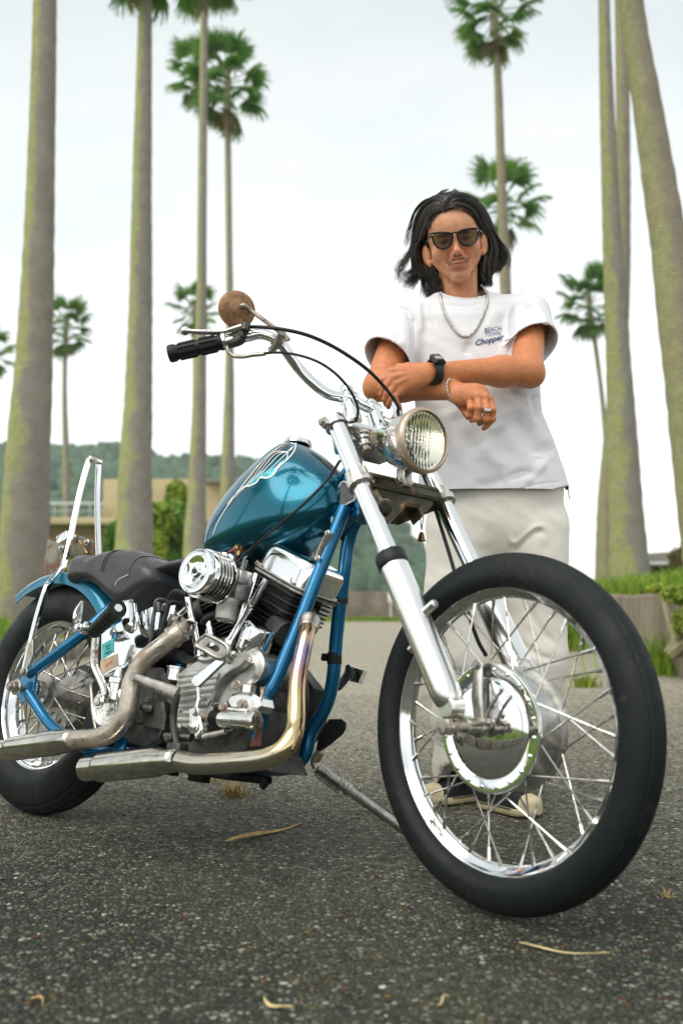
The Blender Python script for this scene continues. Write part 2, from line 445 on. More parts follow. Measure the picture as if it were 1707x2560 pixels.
for i, (ca_, cb_) in enumerate([((.045, .13, .028), (.10, .21, .04)), ((.08, .18, .03), (.17, .27, .05)), ((.15, .12, .05), (.22, .17, .07))]):
    q = NT('palm_leaf_%s' % ('green', 'light', 'dry')[i]); inf = q.n('ShaderNodeObjectInfo')
    col = q.mix(q.ramp(q.noise(6, 3, .6), [(.3, 0), (.7, 1)]), ca_, cb_)
    q.set(color=q.mix(1, col, q.ramp(inf.outputs['Random'], [(0, .7), (1, 1.35)]), 'MULTIPLY'), rough=.5, spec=.35)
    tr = q.n('ShaderNodeBsdfTranslucent'); ms = q.n('ShaderNodeMixShader'); ms.inputs[0].default_value = .38; q.l(q.mix(1, col, (1.3, 1.5, .8), 'MULTIPLY'), tr.inputs[0]); q.l(q.b.outputs[0], ms.inputs[1]); q.l(tr.outputs[0], ms.inputs[2]); q.l(ms.outputs[0], q.out.inputs[0])
    LEAF_GREENS.append(q.m)

def frond_mesh(name, seed, mat, dead=False):
    r = random.Random(seed); b = MB()
    PL, BR, n = .72, .56, 28
    pet = [Vector((PL * t, 0, -.10 * t * t)) for t in (0, .33, .66, 1)]
    b.tube(pet, [.022, .017, .013, .010], 5)
    o = pet[-1]
    for i in range(n):
        a = R(-118 + 236 * (i + .5) / n + r.uniform(-2, 2)); ln = BR * (1 - .28 * (abs(a) / R(118)) ** 2) * r.uniform(.88, 1.08)
        w0 = .020; drp = r.uniform(.20, .42) * (1.5 if dead else 1)
        d = Vector((math.cos(a), math.sin(a), 0)); sd = Vector((-d.y, d.x, 0)); A, Bq = [], []
        for t, w in ((.02, .007), (.3, .026), (.55, .027), (.78, .014), (1.0, .0015)):
            dip = -.30 * abs(math.sin(a)) * t * .35 - drp * max(0, t - .45) ** 1.6 * 2.2 * ln
            c = o + d * (ln * t) * (1 - .12 * max(0, t - .6)) + Vector((0, 0, dip + .05 * t))
            if t > .7: c += sd * r.uniform(-.02, .02)
            A.append(c + sd * w + Vector((0, 0, .012 * (1 if i % 2 else -1)))); Bq.append(c - sd * w - Vector((0, 0, .012 * (1 if i % 2 else -1))))
        b.quadstrip(A, Bq)
    me = b.mesh(name, mat, sharp=0, fix=False)
    return me
FROND = [frond_mesh('frond', 1, LEAF_GREENS[0]), frond_mesh('frond', 2, LEAF_GREENS[0]), frond_mesh('frond', 3, LEAF_GREENS[1]), frond_mesh('frond', 4, LEAF_GREENS[2], True)]

def palm(y, pts, crown, label, mat=TRUNK_A, n=26, dead=1, seed=1, seg=28, scale=1.0, group='palms lining the road'):
    """pts: (u, v, width) of the trunk in the photograph, foot first; crown: (u, v, radius) there"""
    r = random.Random(seed)
    P = [at_y(DD(u, v), y) for u, v, w in pts]; rad = [w * .5 * 1.08865 / _F * y for u, v, w in pts]
    if crown: P.append(at_y(DD(crown[0], crown[1]), y)); rad.append(rad[-1] * .92)
    base = P[0].copy(); base.z -= .35
    root = empty('palm_tree', base)
    path = smooth(P, 10); rs = smooth_s(rad, 10)
    # resample evenly
    L = [0]
    for a, c in zip(path, path[1:]): L.append(L[-1] + (c - a).length)
    step = .10 if y < 20 else .3; m = int(L[-1] / step) + 1; Q, RR = [], []
    j = 0
    for i in range(m + 1):
        s_ = L[-1] * i / m
        while j < len(L) - 2 and L[j + 1] < s_: j += 1
        t = (s_ - L[j]) / max(1e-6, L[j + 1] - L[j])
        Q.append(path[j].lerp(path[j + 1], t)); RR.append(rs[j] + (rs[j + 1] - rs[j]) * t)
    Q.insert(0, base.copy()); RR.insert(0, RR[0] * 1.12)
    b = MB(); b.tube([p - base for p in Q], RR, seg, cap=True)
    k = 0
    for i in range(len(Q)):
        c = Q[i] - base
        ringj = 1 + .018 * math.sin(i * 1.9) + r.uniform(-.012, .012)
        for _ in range(seg):
            v = b.v[k]; d = v - c
            w = mnoise.noise(Vector((d.x * 4 + seed * 3, d.y * 4, c.z * 1.1))) * .05
            b.v[k] = c + d * (ringj + w); k += 1
    b.build('trunk', mat, root, 60, fix=False)
    if crown:
        top = Q[-1] - base; s = crown[2] * 1.08865 / _F * y / 1.06
        for i in range(n):
            t = (i + .5) / n; az = i * 2.39996 + r.uniform(-.25, .25)
            el = R(80 - 142 * t ** 1.0 + r.uniform(-9, 9)); sc = s * r.uniform(.85, 1.1) * (1 - .12 * t)
            me = FROND[r.choice((0, 0, 1, 1, 2))]
            if i >= n - dead: me = FROND[3]; el = R(r.uniform(-80, -60))
            o = bpy.data.objects.new('frond', me); COL.objects.link(o); o.parent = root
            M = Matrix.Rotation(az, 4, 'Z') @ Matrix.Rotation(-el, 4, 'Y') @ Matrix.Rotation(r.uniform(-.5, .5), 4, 'X')
            o.matrix_local = Matrix.Translation(top + Vector((0, 0, -.35 * t * s))) @ M @ Matrix.Scale(sc, 4)
        sh = MB(); sh.tube([top + Vector((0, 0, h)) for h in (-.7 * s, -.3 * s, .1 * s, .3 * s)], [RR[-1] * q for q in (1.0, 1.3, 1.15, .5)], 12)
        sh.build('frond_bases', TRUNK_B, root)
    tag(root, label, 'palm tree', group)
    return root
palm(11.0, [(46, 1392, 122), (56, 1240, 112), (62, 1100, 104), (80, 800, 84), (95, 400, 65), (104, 0, 55), (108, -500, 48)], (110, -1100, 290),
     'thickest palm trunk with yellow-green lichen, on grass left of the motorcycle', seed=1, seg=40)
palm(16.5, [(306, 1312, 92), (310, 1200, 82), (311, 1100, 77), (321, 800, 59), (327, 400, 45), (335, 0, 32)], (338, -160, 180),
     'second palm from the stone kerb end, trunk rising behind the backrest bar', seed=2, seg=36)
palm(22.0, [(447, 1312, 62), (450, 1200, 50), (454, 1080, 39), (462, 750, 26), (465, 400, 21), (470, 0, 18)], (474, -105, 120),
     'tall slim palm with trunk rising directly behind the fuel tank rear', seed=3)
palm(27.5, [(519, 1262, 38), (521, 1180, 34), (524, 1050, 30), (528, 750, 18), (523, 300, 15)], (522, 178, 108),
     'slim palm with full crown and trunk rising behind the round mirror', seed=4, n=28, dead=2)
palm(33.0, [(452, 1290, 24), (462, 750, 14), (466, 300, 12)], (452, 158, 78), 'palm whose thin trunk hides behind the slim palm over the tank', seed=5)
palm(44.0, [(154, 1215, 20), (153, 1080, 17), (149, 900, 11)], (152, 745, 66), 'short distant palm beside the railing of the beige terrace', seed=6, dead=2)
palm(46.0, [(-25, 1215, 20), (-26, 900, 11)], (-22, 800, 58), 'distant palm half hidden past the thickest lichen trunk', seed=7)
palm(44.0, [(446, 1215, 18), (448, 900, 11)], (447, 705, 60), 'distant palm crown behind the brake lever and the tall slim trunk', seed=8, dead=2)
palm(26.0, [(1176, 1380, 42), (1168, 1000, 36), (1160, 660, 27), (1150, 400, 22), (1143, 180, 19)], (1134, 18, 112),
     'tall palm with crown above the man, trunk passing behind his shoulder', seed=9, n=27, dead=2, mat=TRUNK_B)
palm(34.0, [(1178, 1380, 26), (1164, 660, 15)], (1150, 455, 98), "shorter full-crowned palm right behind the man's hair", seed=10, n=28, dead=2, mat=TRUNK_B)
palm(36.0, [(1408, 1340, 18), (1394, 1060, 14), (1380, 900, 11)], (1352, 690, 82), 'small palm leaning towards the pair of close trunks', seed=11, mat=TRUNK_B, dead=2)
palm(36.0, [(1640, 1340, 18), (1615, 900, 11)], (1606, 640, 62), 'distant palm mostly hidden by the strongly leaning trunk', seed=12, mat=TRUNK_B)
palm(14.0, [(1447, 1345, 98), (1441, 1240, 84), (1433, 1100, 74), (1421, 860, 60), (1405, 560, 46), (1393, 240, 34), (1386, 0, 28)], (1380, -420, 230),
     'lichen-covered palm trunk standing in front of a browner one on the raised bed', seed=13, seg=36)
palm(19.0, [(1390, 1345, 50), (1391, 1200, 45), (1402, 1030, 40), (1428, 700, 34), (1430, 350, 33), (1426, 0, 32)], (1424, -260, 160),
     'brown palm trunk crossing behind the lichen-covered one on the raised bed', seed=14, mat=TRUNK_B)
palm(10.0, [(1640, 1345, 128), (1612, 1140, 116), (1580, 900, 104), (1534, 560, 84), (1486, 240, 68), (1448, 0, 58)], (1400, -520, 300),
     'thick palm trunk leaning strongly over the retaining wall', seed=15, seg=40, mat=TRUNK_B)
def palm_m(x, y, z, h, r0, seed, label):
    f = lambda zz: ((x / y * _F + 853.5) / 1.08865, 0)
    # placed in metres: beyond the frame, seen only in the polished metal
    r = random.Random(seed); root = empty('palm_tree', (x, y, z)); b = MB()
    b.tube([(0, 0, h * t) for t in (-.03, 0, .1, .3, .6, 1)], [r0 * q for q in (1.2, 1.1, 1, .8, .6, .45)], 20); b.build('trunk', TRUNK_A, root, 60)
    for i in range(22):
        t = (i + .5) / 22; o = bpy.data.objects.new('frond', FROND[i % 3]); COL.objects.link(o); o.parent = root
        o.matrix_local = Matrix.Translation((0, 0, h)) @ Matrix.Rotation(i * 2.4, 4, 'Z') @ Matrix.Rotation(-R(75 - 120 * t), 4, 'Y') @ Matrix.Scale(1.2, 4)
    tag(root, label, 'palm tree', 'palms lining the road')
for i, (x, y, h) in enumerate([(-3.9, 4.6, 7.5), (-4.2, -1.5, 8.0), (-9.5, 2.2, 6.5)]):
    palm_m(x, y, .5, h, .25, 30 + i, ('palm reflected in the front hub plate, rising from the grass bank', 'palm on the grass bank behind the camera', 'palm set back on the grass beyond the bank')[i])

# ---- leafy masses
def leaf_mat(name, c, c2):
    q = NT(name); f = q.mix(.5, q.noise(1.6, 4, .6), q.noise(11, 3, .6))
    q.set(color=q.ramp(f, [(.32, c), (.68, c2)]), rough=.55, spec=.3); return q.m
LEAF_D = leaf_mat('hedge_leaf', (.05, .15, .018), (.19, .34, .035)); LEAF_Y = leaf_mat('yellow_green_leaf', (.13, .23, .02), (.32, .38, .04))
GRASS_M = leaf_mat('grass_blade', (.10, .22, .015), (.30, .42, .035)); DRY_M = leaf_mat('dry_grass', (.30, .20, .06), (.42, .32, .11))
def leaf_cloud(clumps, n, size, seed):
    """n small leaf quads spread through ellipsoid clumps (numpy)"""
    r = np.random.default_rng(seed); vol = np.array([c[3] * c[4] * c[5] for c in clumps]) ** .8; pick = r.choice(len(clumps), n, p=vol / vol.sum())
    c = np.array(clumps)[pick]; d = r.normal(size=(n, 3)); d /= np.linalg.norm(d, axis=1)[:, None]
    rad = r.uniform(.25, 1.0, n) ** .45
    p = c[:, :3] + d * rad[:, None] * c[:, 3:6] * r.uniform(.85, 1.12, n)[:, None]
    a = r.normal(size=(n, 3)) + d * .3; a /= np.linalg.norm(a, axis=1)[:, None]
    b = np.cross(a, r.normal(size=(n, 3))); b /= np.linalg.norm(b, axis=1)[:, None]
    s = size * r.uniform(.5, 1.3, n)[:, None]
    v = np.stack([p - a * s, p + b * s * .5, p + a * s, p - b * s * .5], 1).reshape(-1, 3)
    return v, np.arange(4 * n).reshape(-1, 4)
def bush(name, label, clumps, n, size, mat, seed, cat='bush', group=None):
    base = Vector((sum(c[0] for c in clumps) / len(clumps), sum(c[1] for c in clumps) / len(clumps), min(c[2] - c[5] for c in clumps)))
    root = empty(name, base); v, f = leaf_cloud(clumps, n, size, seed)
    mesh_np('foliage', v - np.array(base), f, mat, root, False)
    b = MB(); r = random.Random(seed)
    for c in clumps:
        b.tube([(r.uniform(-.1, .1), 0, -.1), (Vector(c[:3]) - base) * .5 + Vector((r.uniform(-.2, .2), 0, 0)), Vector(c[:3]) - base], [.05, .03, .012], 6)
    b.build('stem', TRUNK_B, root)
    return tag(root, label, cat, group)
def cl(u, v, y, ru, rv, ry=None):
    p = at_y(DD(u, v), y); k = 1.08865 / _F * y
    return (p.x, p.y, p.z, ru * k, (ry if ry else ru * k), rv * k)
bush('hedge_bush', 'dense dark green bush behind the slim trunks and the tank', [cl(392, 1250, 24, 54, 96), cl(370, 1300, 23.5, 40, 60), cl(420, 1270, 24, 36, 80), cl(345, 1260, 24.5, 34, 60)], 9000, .10, LEAF_D, 1)
bush('yellow_bush', 'yellow-green bush poking up above the dark bush', [cl(408, 1150, 25.5, 28, 46), cl(364, 1200, 23, 34, 46), cl(428, 1190, 25.5, 24, 60), cl(360, 1270, 22.5, 22, 50)], 8000, .10, LEAF_Y, 2)
bush('hedge_bush', 'small bush at the foot of the terrace wall beside the second trunk', [cl(268, 1235, 24, 24, 36), cl(258, 1270, 24, 20, 34)], 3000, .09, LEAF_D, 3)
bush('hedge_bush', 'low bush under the terrace beside the thickest trunk', [cl(200, 1300, 22, 60, 26), cl(130, 1310, 22, 40, 26)], 4000, .09, LEAF_Y, 4)

# ---- left verge: dressed kerb stones, grass bank
def bank_z(x, y, s=1):
    t = max(0.0, min(1.0, (abs(x) - 2.95) / 1.3)); return .19 + .40 * t * t * (3 - 2 * t) + .06 * mnoise.noise(Vector((x * .7, y * .7, 0)))
EARTH_G = leaf_mat('bank_turf', (.08, .16, .015), (.20, .27, .03))
g = MB(); g.grid([[(x, y, bank_z(x, y) - (0.03 if x > -3.0 else 0)) for x in (-2.97, -3.1, -3.3, -3.5, -3.8, -4.2, -5, -7, -12, -40)] for y in [-14 + 1.0 * i for i in range(47)]])
tag(g.build('grass_bank', EARTH_G), 'green grass bank behind the stone kerb', kind='structure')
def grass_np(n, xf, yf, zf, h, w, seed, lean=.45):
    r = np.random.default_rng(seed); x = xf(r, n); y = yf(r, n); z = np.array([zf(a, b) for a, b in zip(x, y)])
    az = r.uniform(0, 2 * np.pi, n); hh = h * r.uniform(.4, 1.25, n); ww = w * r.uniform(.6, 1.3, n); l = lean * r.uniform(.2, 1.3, n) * hh
    p = np.stack([x, y, z - .02], 1); sd = np.stack([-np.sin(az), np.cos(az), 0 * az], 1) * ww[:, None]; dr = np.stack([np.cos(az), np.sin(az), 0 * az], 1)
    up = np.array([0, 0, 1.0]); m = p + dr * (l * .35)[:, None] + up * (hh * .6)[:, None]; t = p + dr * l[:, None] + up * hh[:, None]
    v = np.stack([p - sd, p + sd, m + sd * .7, m - sd * .7, t], 1).reshape(-1, 3); i = np.arange(n)[:, None] * 5
    f = np.concatenate([np.concatenate([i, i + 1, i + 2], 1), np.concatenate([i, i + 2, i + 3], 1), np.concatenate([i + 3, i + 2, i + 4], 1)])
    return v, f
v, f = grass_np(42000, lambda r, n: -2.98 - r.exponential(.9, n), lambda r, n: r.uniform(-8, 24, n), bank_z, .13, .006, 5)
tag(mesh_np('bank_grass', v, f, GRASS_M, None, False), 'short green grass covering the bank behind the stone kerb', 'grass', kind='stuff')
kb = empty('stone_kerb', (-2.85, 0, 0)); tag(kb, 'low kerb of rough grey-brown stones edging the grass bank', 'kerb')
def stone_mesh(seed, sx, sy, sz):
    b = MB(); b.box((0, 0, 0), (sx, sy, sz), bev=.025); r = random.Random(seed)
    for i, q in enumerate(b.v): b.v[i] = q + mnoise.noise_vector(q * 9 + Vector((seed * 7, 0, 0))) * .018
    return b.mesh('stone', STONE, 50)
ST = [stone_mesh(i, .22, .42, .24) for i in range(5)]
for i in range(64):
    o = bpy.data.objects.new('stone', ST[i % 5]); COL.objects.link(o); o.parent = kb
    o.location = (rng.uniform(-.012, .012), -6 + .445 * i, .095 + rng.uniform(-.012, .012)); o.rotation_euler = (rng.uniform(-.04, .04), rng.uniform(-.04, .04), rng.choice((0, math.pi)) + rng.uniform(-.03, .03))
    o.scale = (1, rng.uniform(.93, 1.03), rng.uniform(.92, 1.06))

# ---- right side: concrete retaining wall with an overgrown bed
def wx(y): return 2.10 + .068 * y
w = MB(); ys = [2.0 + .5 * i for i in range(29)]; hw = .66
ring = []
for y in ys:
    j = .01 * math.sin(y * 3.1)
    ring.append([(wx(y) + .01, y, -.05), (wx(y), y, .3), (wx(y) + .012, y, hw - .02 + j), (wx(y) + .03, y, hw + j), (wx(y) + .22, y, hw + j), (wx(y) + .24, y, hw - .03), (wx(y) + .24, y, -.05)])
w.grid(ring)
w._face(tuple(range(0, 7))); w._face(tuple(range((len(ys) - 1) * 7 + 6, (len(ys) - 1) * 7 - 1, -1)))
wall_m = NT('stained_concrete')
_st = wall_m.noise(3.0, 5, .65, wall_m.coord('Object', (2.5, 2.5, .35)))
wall_m.set(color=wall_m.mix(wall_m.ramp(_st, [(.35, 0), (.65, 1)]), (.27, .225, .165), (.155, .125, .085)), rough=.92); wall_m.bump(wall_m.noise(45, 5, .65), .4, .006)
rw = w.build('retaining_wall', wall_m.m, None, 35); tag(rw, 'low stained concrete retaining wall below the overgrown bed', 'wall')
def bed_z(x, y): return .60 + .10 * min(1.0, max(0, (x - wx(y)) / 2.0)) + .04 * mnoise.noise(Vector((x, y, 3)))
g = MB(); g.grid([[(wx(y) + dx, y, bed_z(wx(y) + dx, y)) for dx in (.2, .5, 1.0, 2.0, 4.0, 9.0, 30)] for y in [1.5 + 1.5 * i for i in range(25)]])
tag(g.build('planting_bed', EARTH_G), 'raised planting bed behind the concrete wall', kind='structure')
def xb(r, n): return None
r_ = np.random.default_rng(9); N = 26000; yy = r_.uniform(5.5, 20, N); xx = 2.10 + .068 * yy + .10 + r_.exponential(.9, N)
_q = iter(range(1))
v, f = grass_np(N, lambda r, n: xx, lambda r, n: yy, lambda a, b: bed_z(a, b) + .02, .24, .0075, 6, .6)
tag(mesh_np('bed_grass', v, f, GRASS_M, None, False), 'bright green grass growing on the raised bed', 'grass', kind='stuff')
bush('trailing_weed', 'bright weeds spilling over the retaining wall top', [cl(1562, 1366, 7.6, 44, 24), cl(1515, 1352, 8.2, 40, 12), cl(1590, 1420, 7.2, 26, 56), cl(1552, 1430, 7.4, 10, 30)], 5200, .017, LEAF_Y, 21, 'weeds')
bush('trailing_weed', 'darker green weeds on the bed behind the trailing ones', [cl(1566, 1338, 9.0, 40, 18), cl(1500, 1345, 9.5, 30, 10)], 3600, .02, LEAF_D, 22, 'weeds')
v, f = grass_np(1500, lambda r, n: 0 * r.normal(size=n), lambda r, n: 0 * r.normal(size=n), lambda a, b: 0, .01, .01, 1)
def tuft(name, label, p, n, spread, h, w, mat, seed, lean=.9):
    v, f = grass_np(n, lambda r, m: r.normal(0, spread, m), lambda r, m: r.normal(0, spread * .8, m), lambda a, b: .01, h, w, seed, lean)
    o = mesh_np(name, v, f, mat, None, False); o.location = p; return tag(o, label, 'weeds')
tuft('weed_tuft', 'tall grassy weeds at the wall foot beside the front tyre', ground_at(DD(1556, 1548)), 900, .22, .34, .006, GRASS_M, 31)
tuft('weed_tuft', 'weeds at the far foot of the wall seen through the spokes', ground_at(DD(1330, 1492)), 900, .30, .42, .008, GRASS_M, 32)
tuft('weed_tuft', 'small yellowing weed in the road seen between spokes', ground_at(DD(1345, 1578)), 160, .05, .10, .005, LEAF_Y, 33)
tuft('dry_tuft', 'straw-coloured grass tuft in the asphalt below the engine', ground_at(DD(540, 1826)), 130, .022, .050, .0018, DRY_M, 34, 1.6)
tuft('dry_tuft', 'tiny dry tuft in the asphalt beside the rear tyre', ground_at(DD(480, 1795)), 40, .02, .03, .002, DRY_M, 35, 1.6)
tuft('dry_tuft', 'tiny orange-tinged dry tuft right of the front tyre', ground_at(DD(1540, 2062)), 40, .015, .022, .002, DRY_M, 36, 1.6)

# ---- end of the road: low wall, grass strip
w = MB(); y0 = 30.0
w.box((0, y0 + .15, .42), (16, .3, .9), bev=.03)
tag(w.build('end_wall', CONC), 'low concrete wall closing the far end of the road', 'wall')
v, f = grass_np(9000, lambda r, n: r.uniform(-7, 7, n), lambda r, n: 29.4 + r.normal(0, .16, n), lambda a, b: 0, .16, .014, 41)
tag(mesh_np('verge_grass', v, f, GRASS_M, None, False), 'strip of grass along the foot of the far wall', 'grass', kind='stuff')
p = at_y(DD(897, 1372), 29.7); b = MB(); b.box((0, 0, 0), (.16, .05, .30), bev=.01); b.box((0, .03, -.35), (.04, .03, .5))
o = b.build('white_sign', mat_simple('white_board', (.8, .8, .78), .6)); o.location = p; tag(o, 'small white board standing against the far wall', 'sign')

# ---- terrace building on the left
BEIGE = mat_simple('beige_render', (.46, .37, .22), .9, 0, 1.2, .15, .2, 30, .01); BROWNW = mat_simple('brown_terrace_wall', (.22, .15, .085), .9, 0, 2, .25, .2, 20, .01)
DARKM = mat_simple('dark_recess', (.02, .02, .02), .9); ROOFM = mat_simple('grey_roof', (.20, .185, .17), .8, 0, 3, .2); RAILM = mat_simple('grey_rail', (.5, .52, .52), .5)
yb = 31.0
def bx(b, u0, u1, v0, v1, y, d):
    a = at_y(DD(u0, v1), y); c = at_y(DD(u1, v0), y); b.box(((a.x + c.x) / 2, y + d / 2, (a.z + c.z) / 2), (c.x - a.x, d, c.z - a.z), bev=.02)
tb = empty('terrace_building', at_y(DD(320, 1300), yb)); tb.location.z = 0
def tpart(name, mat, *boxes):
    b = MB()
    for q in boxes: bx(b, *q)
    b.v = [p - tb.location for p in b.v]; return b.build(name, mat, tb)
tpart('upper_wall', BEIGE, (236, 640, 1100, 1188, yb, 6)); tpart('floor_slab', BEIGE, (60, 660, 1188, 1203, yb - .4, 6.4))
tpart('base_wall', BROWNW, (60, 660, 1203, 1262, yb + .1, 5)); tpart('roof_edge', ROOFM, (470, 650, 1098, 1108, yb - .3, 5))
tpart('window', DARKM, (520, 556, 1130, 1168, yb - .03, .1)); tpart('recess_shade', DARKM, (480, 640, 1204, 1252, yb + .05, .2))  # low dark sheet stands for the shaded recess below the floor slab
rl = tpart('railing', RAILM, (60, 240, 1153, 1159, yb - .3, .08), (60, 240, 1172, 1174, yb - .3, .04))
for i in range(7): tpart('railing_post', RAILM, (70 + i * 27, 72.5 + i * 27, 1158, 1188, yb - .3, .05))
tag(tb, 'beige terrace building with grey railing behind the palms and bushes', 'building')
hb = empty('low_house', at_y(DD(1530, 1300), 27)); hb.location.z = 0
def hpart(name, mat, *boxes):
    b = MB()
    for q in boxes: bx(b, *q)
    b.v = [p - hb.location for p in b.v]; return b.build(name, mat, hb)
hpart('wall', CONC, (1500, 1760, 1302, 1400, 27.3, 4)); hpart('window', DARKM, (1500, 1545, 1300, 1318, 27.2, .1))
b = MB(); a0 = at_y(DD(1484, 1300), 27); 
rp = [at_y(DD(u, v), 26.8) - hb.location for u, v in ((1482, 1300), (1492, 1270), (1770, 1252), (1780, 1300))]; b.prism(rp, (0, 5, 0)); b.build('roof', ROOFM, hb)
hpart('fascia', RAILM, (1484, 1775, 1290, 1297, 26.7, .08))
tag(hb, 'low house with grey roof beyond the raised bed', 'house')
bush('bare_shrub', 'brownish shrub beside the low grey-roofed house', [cl(1556, 1290, 20, 24, 34), cl(1580, 1270, 20, 24, 36)], 1200, .05, LEAF_GREENS[2], 24)

# ---- wooded hills
HILL_M = leaf_mat('hill_wood', (.012, .048, .03), (.065, .13, .045))
sky_line = [(-900, 1010), (-500, 1030), (-200, 1046), (0, 1056), (110, 1064), (190, 1072), (250, 1064), (330, 1082), (400, 1086), (450, 1080), (560, 1086), (660, 1104), (770, 1150), (880, 1206), (975, 1300), (1040, 1366)]
yr = 300.0; top = [at_y(DD(u, v + 8), yr) for u, v in sky_line]
top = smooth(top, 4); rows = []
for k, t in enumerate((0, .12, .25, .4, .55, .7, .85, 1.0, 1.15, 1.35)):
    row = []
    for p in top:
        zz = max(p.z, 0) * (math.sin(min(1, t) * math.pi / 2) ** 1.15 if t <= 1 else max(0, 1 - (t - 1) * 2.4))
        q = Vector((p.x * (.60 + .40 * t), yr * (.55 + .45 * t), zz)); q.z += mnoise.noise(q * .03) * 5 * (zz / (abs(p.z) + 8)); q.z = max(q.z, -1.0) if t > 0 else -1.0
        row.append(q)
    rows.append(row)
g = MB(); g.grid(rows); hill = g.build('hill', HILL_M, None, 0); tag(hill, 'wooded hill ridge behind the bay', kind='structure')
# tree crowns on the slope: one far-off wood
bm = bmesh.new(); bmesh.ops.create_icosphere(bm, subdivisions=2, radius=1); iv = np.array([q.co[:] for q in bm.verts]); bm.faces.ensure_lookup_table(); ifc = np.array([[q.index for q in f.verts] for f in bm.faces]); bm.free()
vv, ff = [], []; hr = np.random.default_rng(3); hb_ = BVHTree.FromPolygons([v for r in rows for v in r], [(i * len(top) + k, i * len(top) + k + 1, (i + 1) * len(top) + k + 1, (i + 1) * len(top) + k) for i in range(len(rows) - 1) for k in range(len(top) - 1)])
cnt = 0
for i in range(5200):
    x = hr.uniform(-190, 45); y = hr.uniform(168, 306)
    h = hb_.ray_cast(Vector((x, y, 200)), Vector((0, 0, -1)))[0]
    if h is None or h.z < .6: continue
    s = hr.uniform(1.3, 3.4); n_ = 1 + .28 * np.sin(iv @ hr.normal(size=(3, 3)) * 3.0).sum(1)[:, None] / 1.6
    vv.append(iv * n_ * [s, s, s * hr.uniform(.75, 1.2)] + [h.x, h.y, h.z + s * .3]); ff.append(ifc + 42 * cnt); cnt += 1
o = mesh_np('woodland', np.concatenate(vv), np.concatenate(ff), HILL_M, None, True); tag(o, 'far wooded slope of rounded tree crowns', 'wood', kind='stuff')

# ---- litter on the asphalt
STRAW = mat_simple('dry_leaf', (.46, .30, .13), .8, 0, 30, .3); STRAW2 = mat_simple('pale_straw', (.50, .40, .19), .8, 0, 30, .3)
def leaf_strip(label, a, b_, w, mat, bend=.01, seed=0, name='dry_leaf'):
    A, Bp = ground_at(DD(*a), .006), ground_at(DD(*b_), .008); d = (Bp - A); sd = Vector((-d.y, d.x, 0)).normalized(); mb = MB(); L, Rr, M_ = [], [], []
    for i in range(11):
        t = i / 10; ww = w * (.35 + .65 * math.sin(math.pi * min(1, t * 1.25 + .05))) * (1 if t < .95 else .4)
        c = A.lerp(Bp, t) + sd * bend * math.sin(t * math.pi * 1.6 + seed) - A; c.z = .006 + .004 * math.sin(t * 5 + seed)
        L.append(c + sd * ww); M_.append(c + Vector((0, 0, ww * .8))); Rr.append(c - sd * ww)
    mb.quadstrip(L, M_); mb.quadstrip(M_, Rr); mb.quadstrip(Rr, [q - Vector((0, 0, .003)) for q in L])
    o = mb.build(name, mat, None, 60, False); o.location = Vector((A.x, A.y, 0)); return tag(o, label, 'leaf litter')
leaf_strip('long curled dry leaf strip on the asphalt below the kickstand', (521, 1937), (690, 1886), .009, STRAW, .008, 1)
leaf_strip('thin pale straw lying in front of the front tyre', (1190, 2170), (1400, 2188), .0028, STRAW2, .004, 2)
leaf_strip('short bent yellow straw near the bottom edge of the road view', (606, 2292), (668, 2318), .0042, STRAW2, .004, 3)
leaf_strip('small straw piece beside a pale pebble on the asphalt', (1000, 2302), (1032, 2286), .0026, STRAW2, .003, 4)
leaf_strip('curled straw bit on the darker asphalt left of the bent straw', (76, 2285), (102, 2304), .0026, STRAW, .004, 5)
# loose chips lying on the road
def pebbles(n, seed, xr, yr_, smin, smax):
    r = np.random.default_rng(seed); base = iv[:12] if False else None
    oc = np.array([[1, 0, 0], [0, 1, 0], [-1, 0, 0], [0, -1, 0], [0, 0, 1], [0, 0, -.6], [.6, .6, .55], [-.6, .6, .5], [-.6, -.6, .6], [.6, -.6, .5]])
    fo = np.array([[0, 6, 4], [6, 1, 4], [1, 7, 4], [7, 2, 4], [2, 8, 4], [8, 3, 4], [3, 9, 4], [9, 0, 4], [0, 1, 6], [1, 2, 7], [2, 3, 8], [3, 0, 9], [1, 0, 5], [2, 1, 5], [3, 2, 5], [0, 3, 5]])
    s = np.exp(r.uniform(np.log(smin), np.log(smax), n)); a = r.uniform(0, 6.28, n); ca, sa = np.cos(a), np.sin(a)
    sh = r.uniform(.65, 1.2, (n, 10, 1)) * oc[None] * np.stack([s * r.uniform(.7, 1.2, n), s, s * r.uniform(.35, .7, n)], 1)[:, None, :]
    x = sh[..., 0] * ca[:, None] - sh[..., 1] * sa[:, None]; y = sh[..., 0] * sa[:, None] + sh[..., 1] * ca[:, None]
    px, py = r.uniform(*xr, n), yr_[0] + (yr_[1] - yr_[0]) * r.uniform(0, 1, n) ** 1.5
    v = np.stack([x + px[:, None], y + py[:, None], sh[..., 2] + .001], 2).reshape(-1, 3)
    return v, (fo[None] + 10 * np.arange(n)[:, None, None]).reshape(-1, 3)
q = NT('loose_chips'); geo = q.n('ShaderNodeNewGeometry')
q.set(color=q.ramp(geo.outputs['Random Per Island'], [(0, (.035, .04, .04)), (.45, (.10, .10, .09)), (.72, (.20, .19, .165)), (.90, (.42, .40, .36)), (.95, (.6, .58, .54)), (.965, (.30, .18, .06)), (.985, (.30, .08, .045))], 'CONSTANT'), rough=.75)
v, f = pebbles(22000, 4, (-2.0, 2.2), (.75, 6.5), .0016, .0045); v2, f2 = pebbles(420, 5, (-1.5, 1.7), (.75, 4.5), .004, .0075)
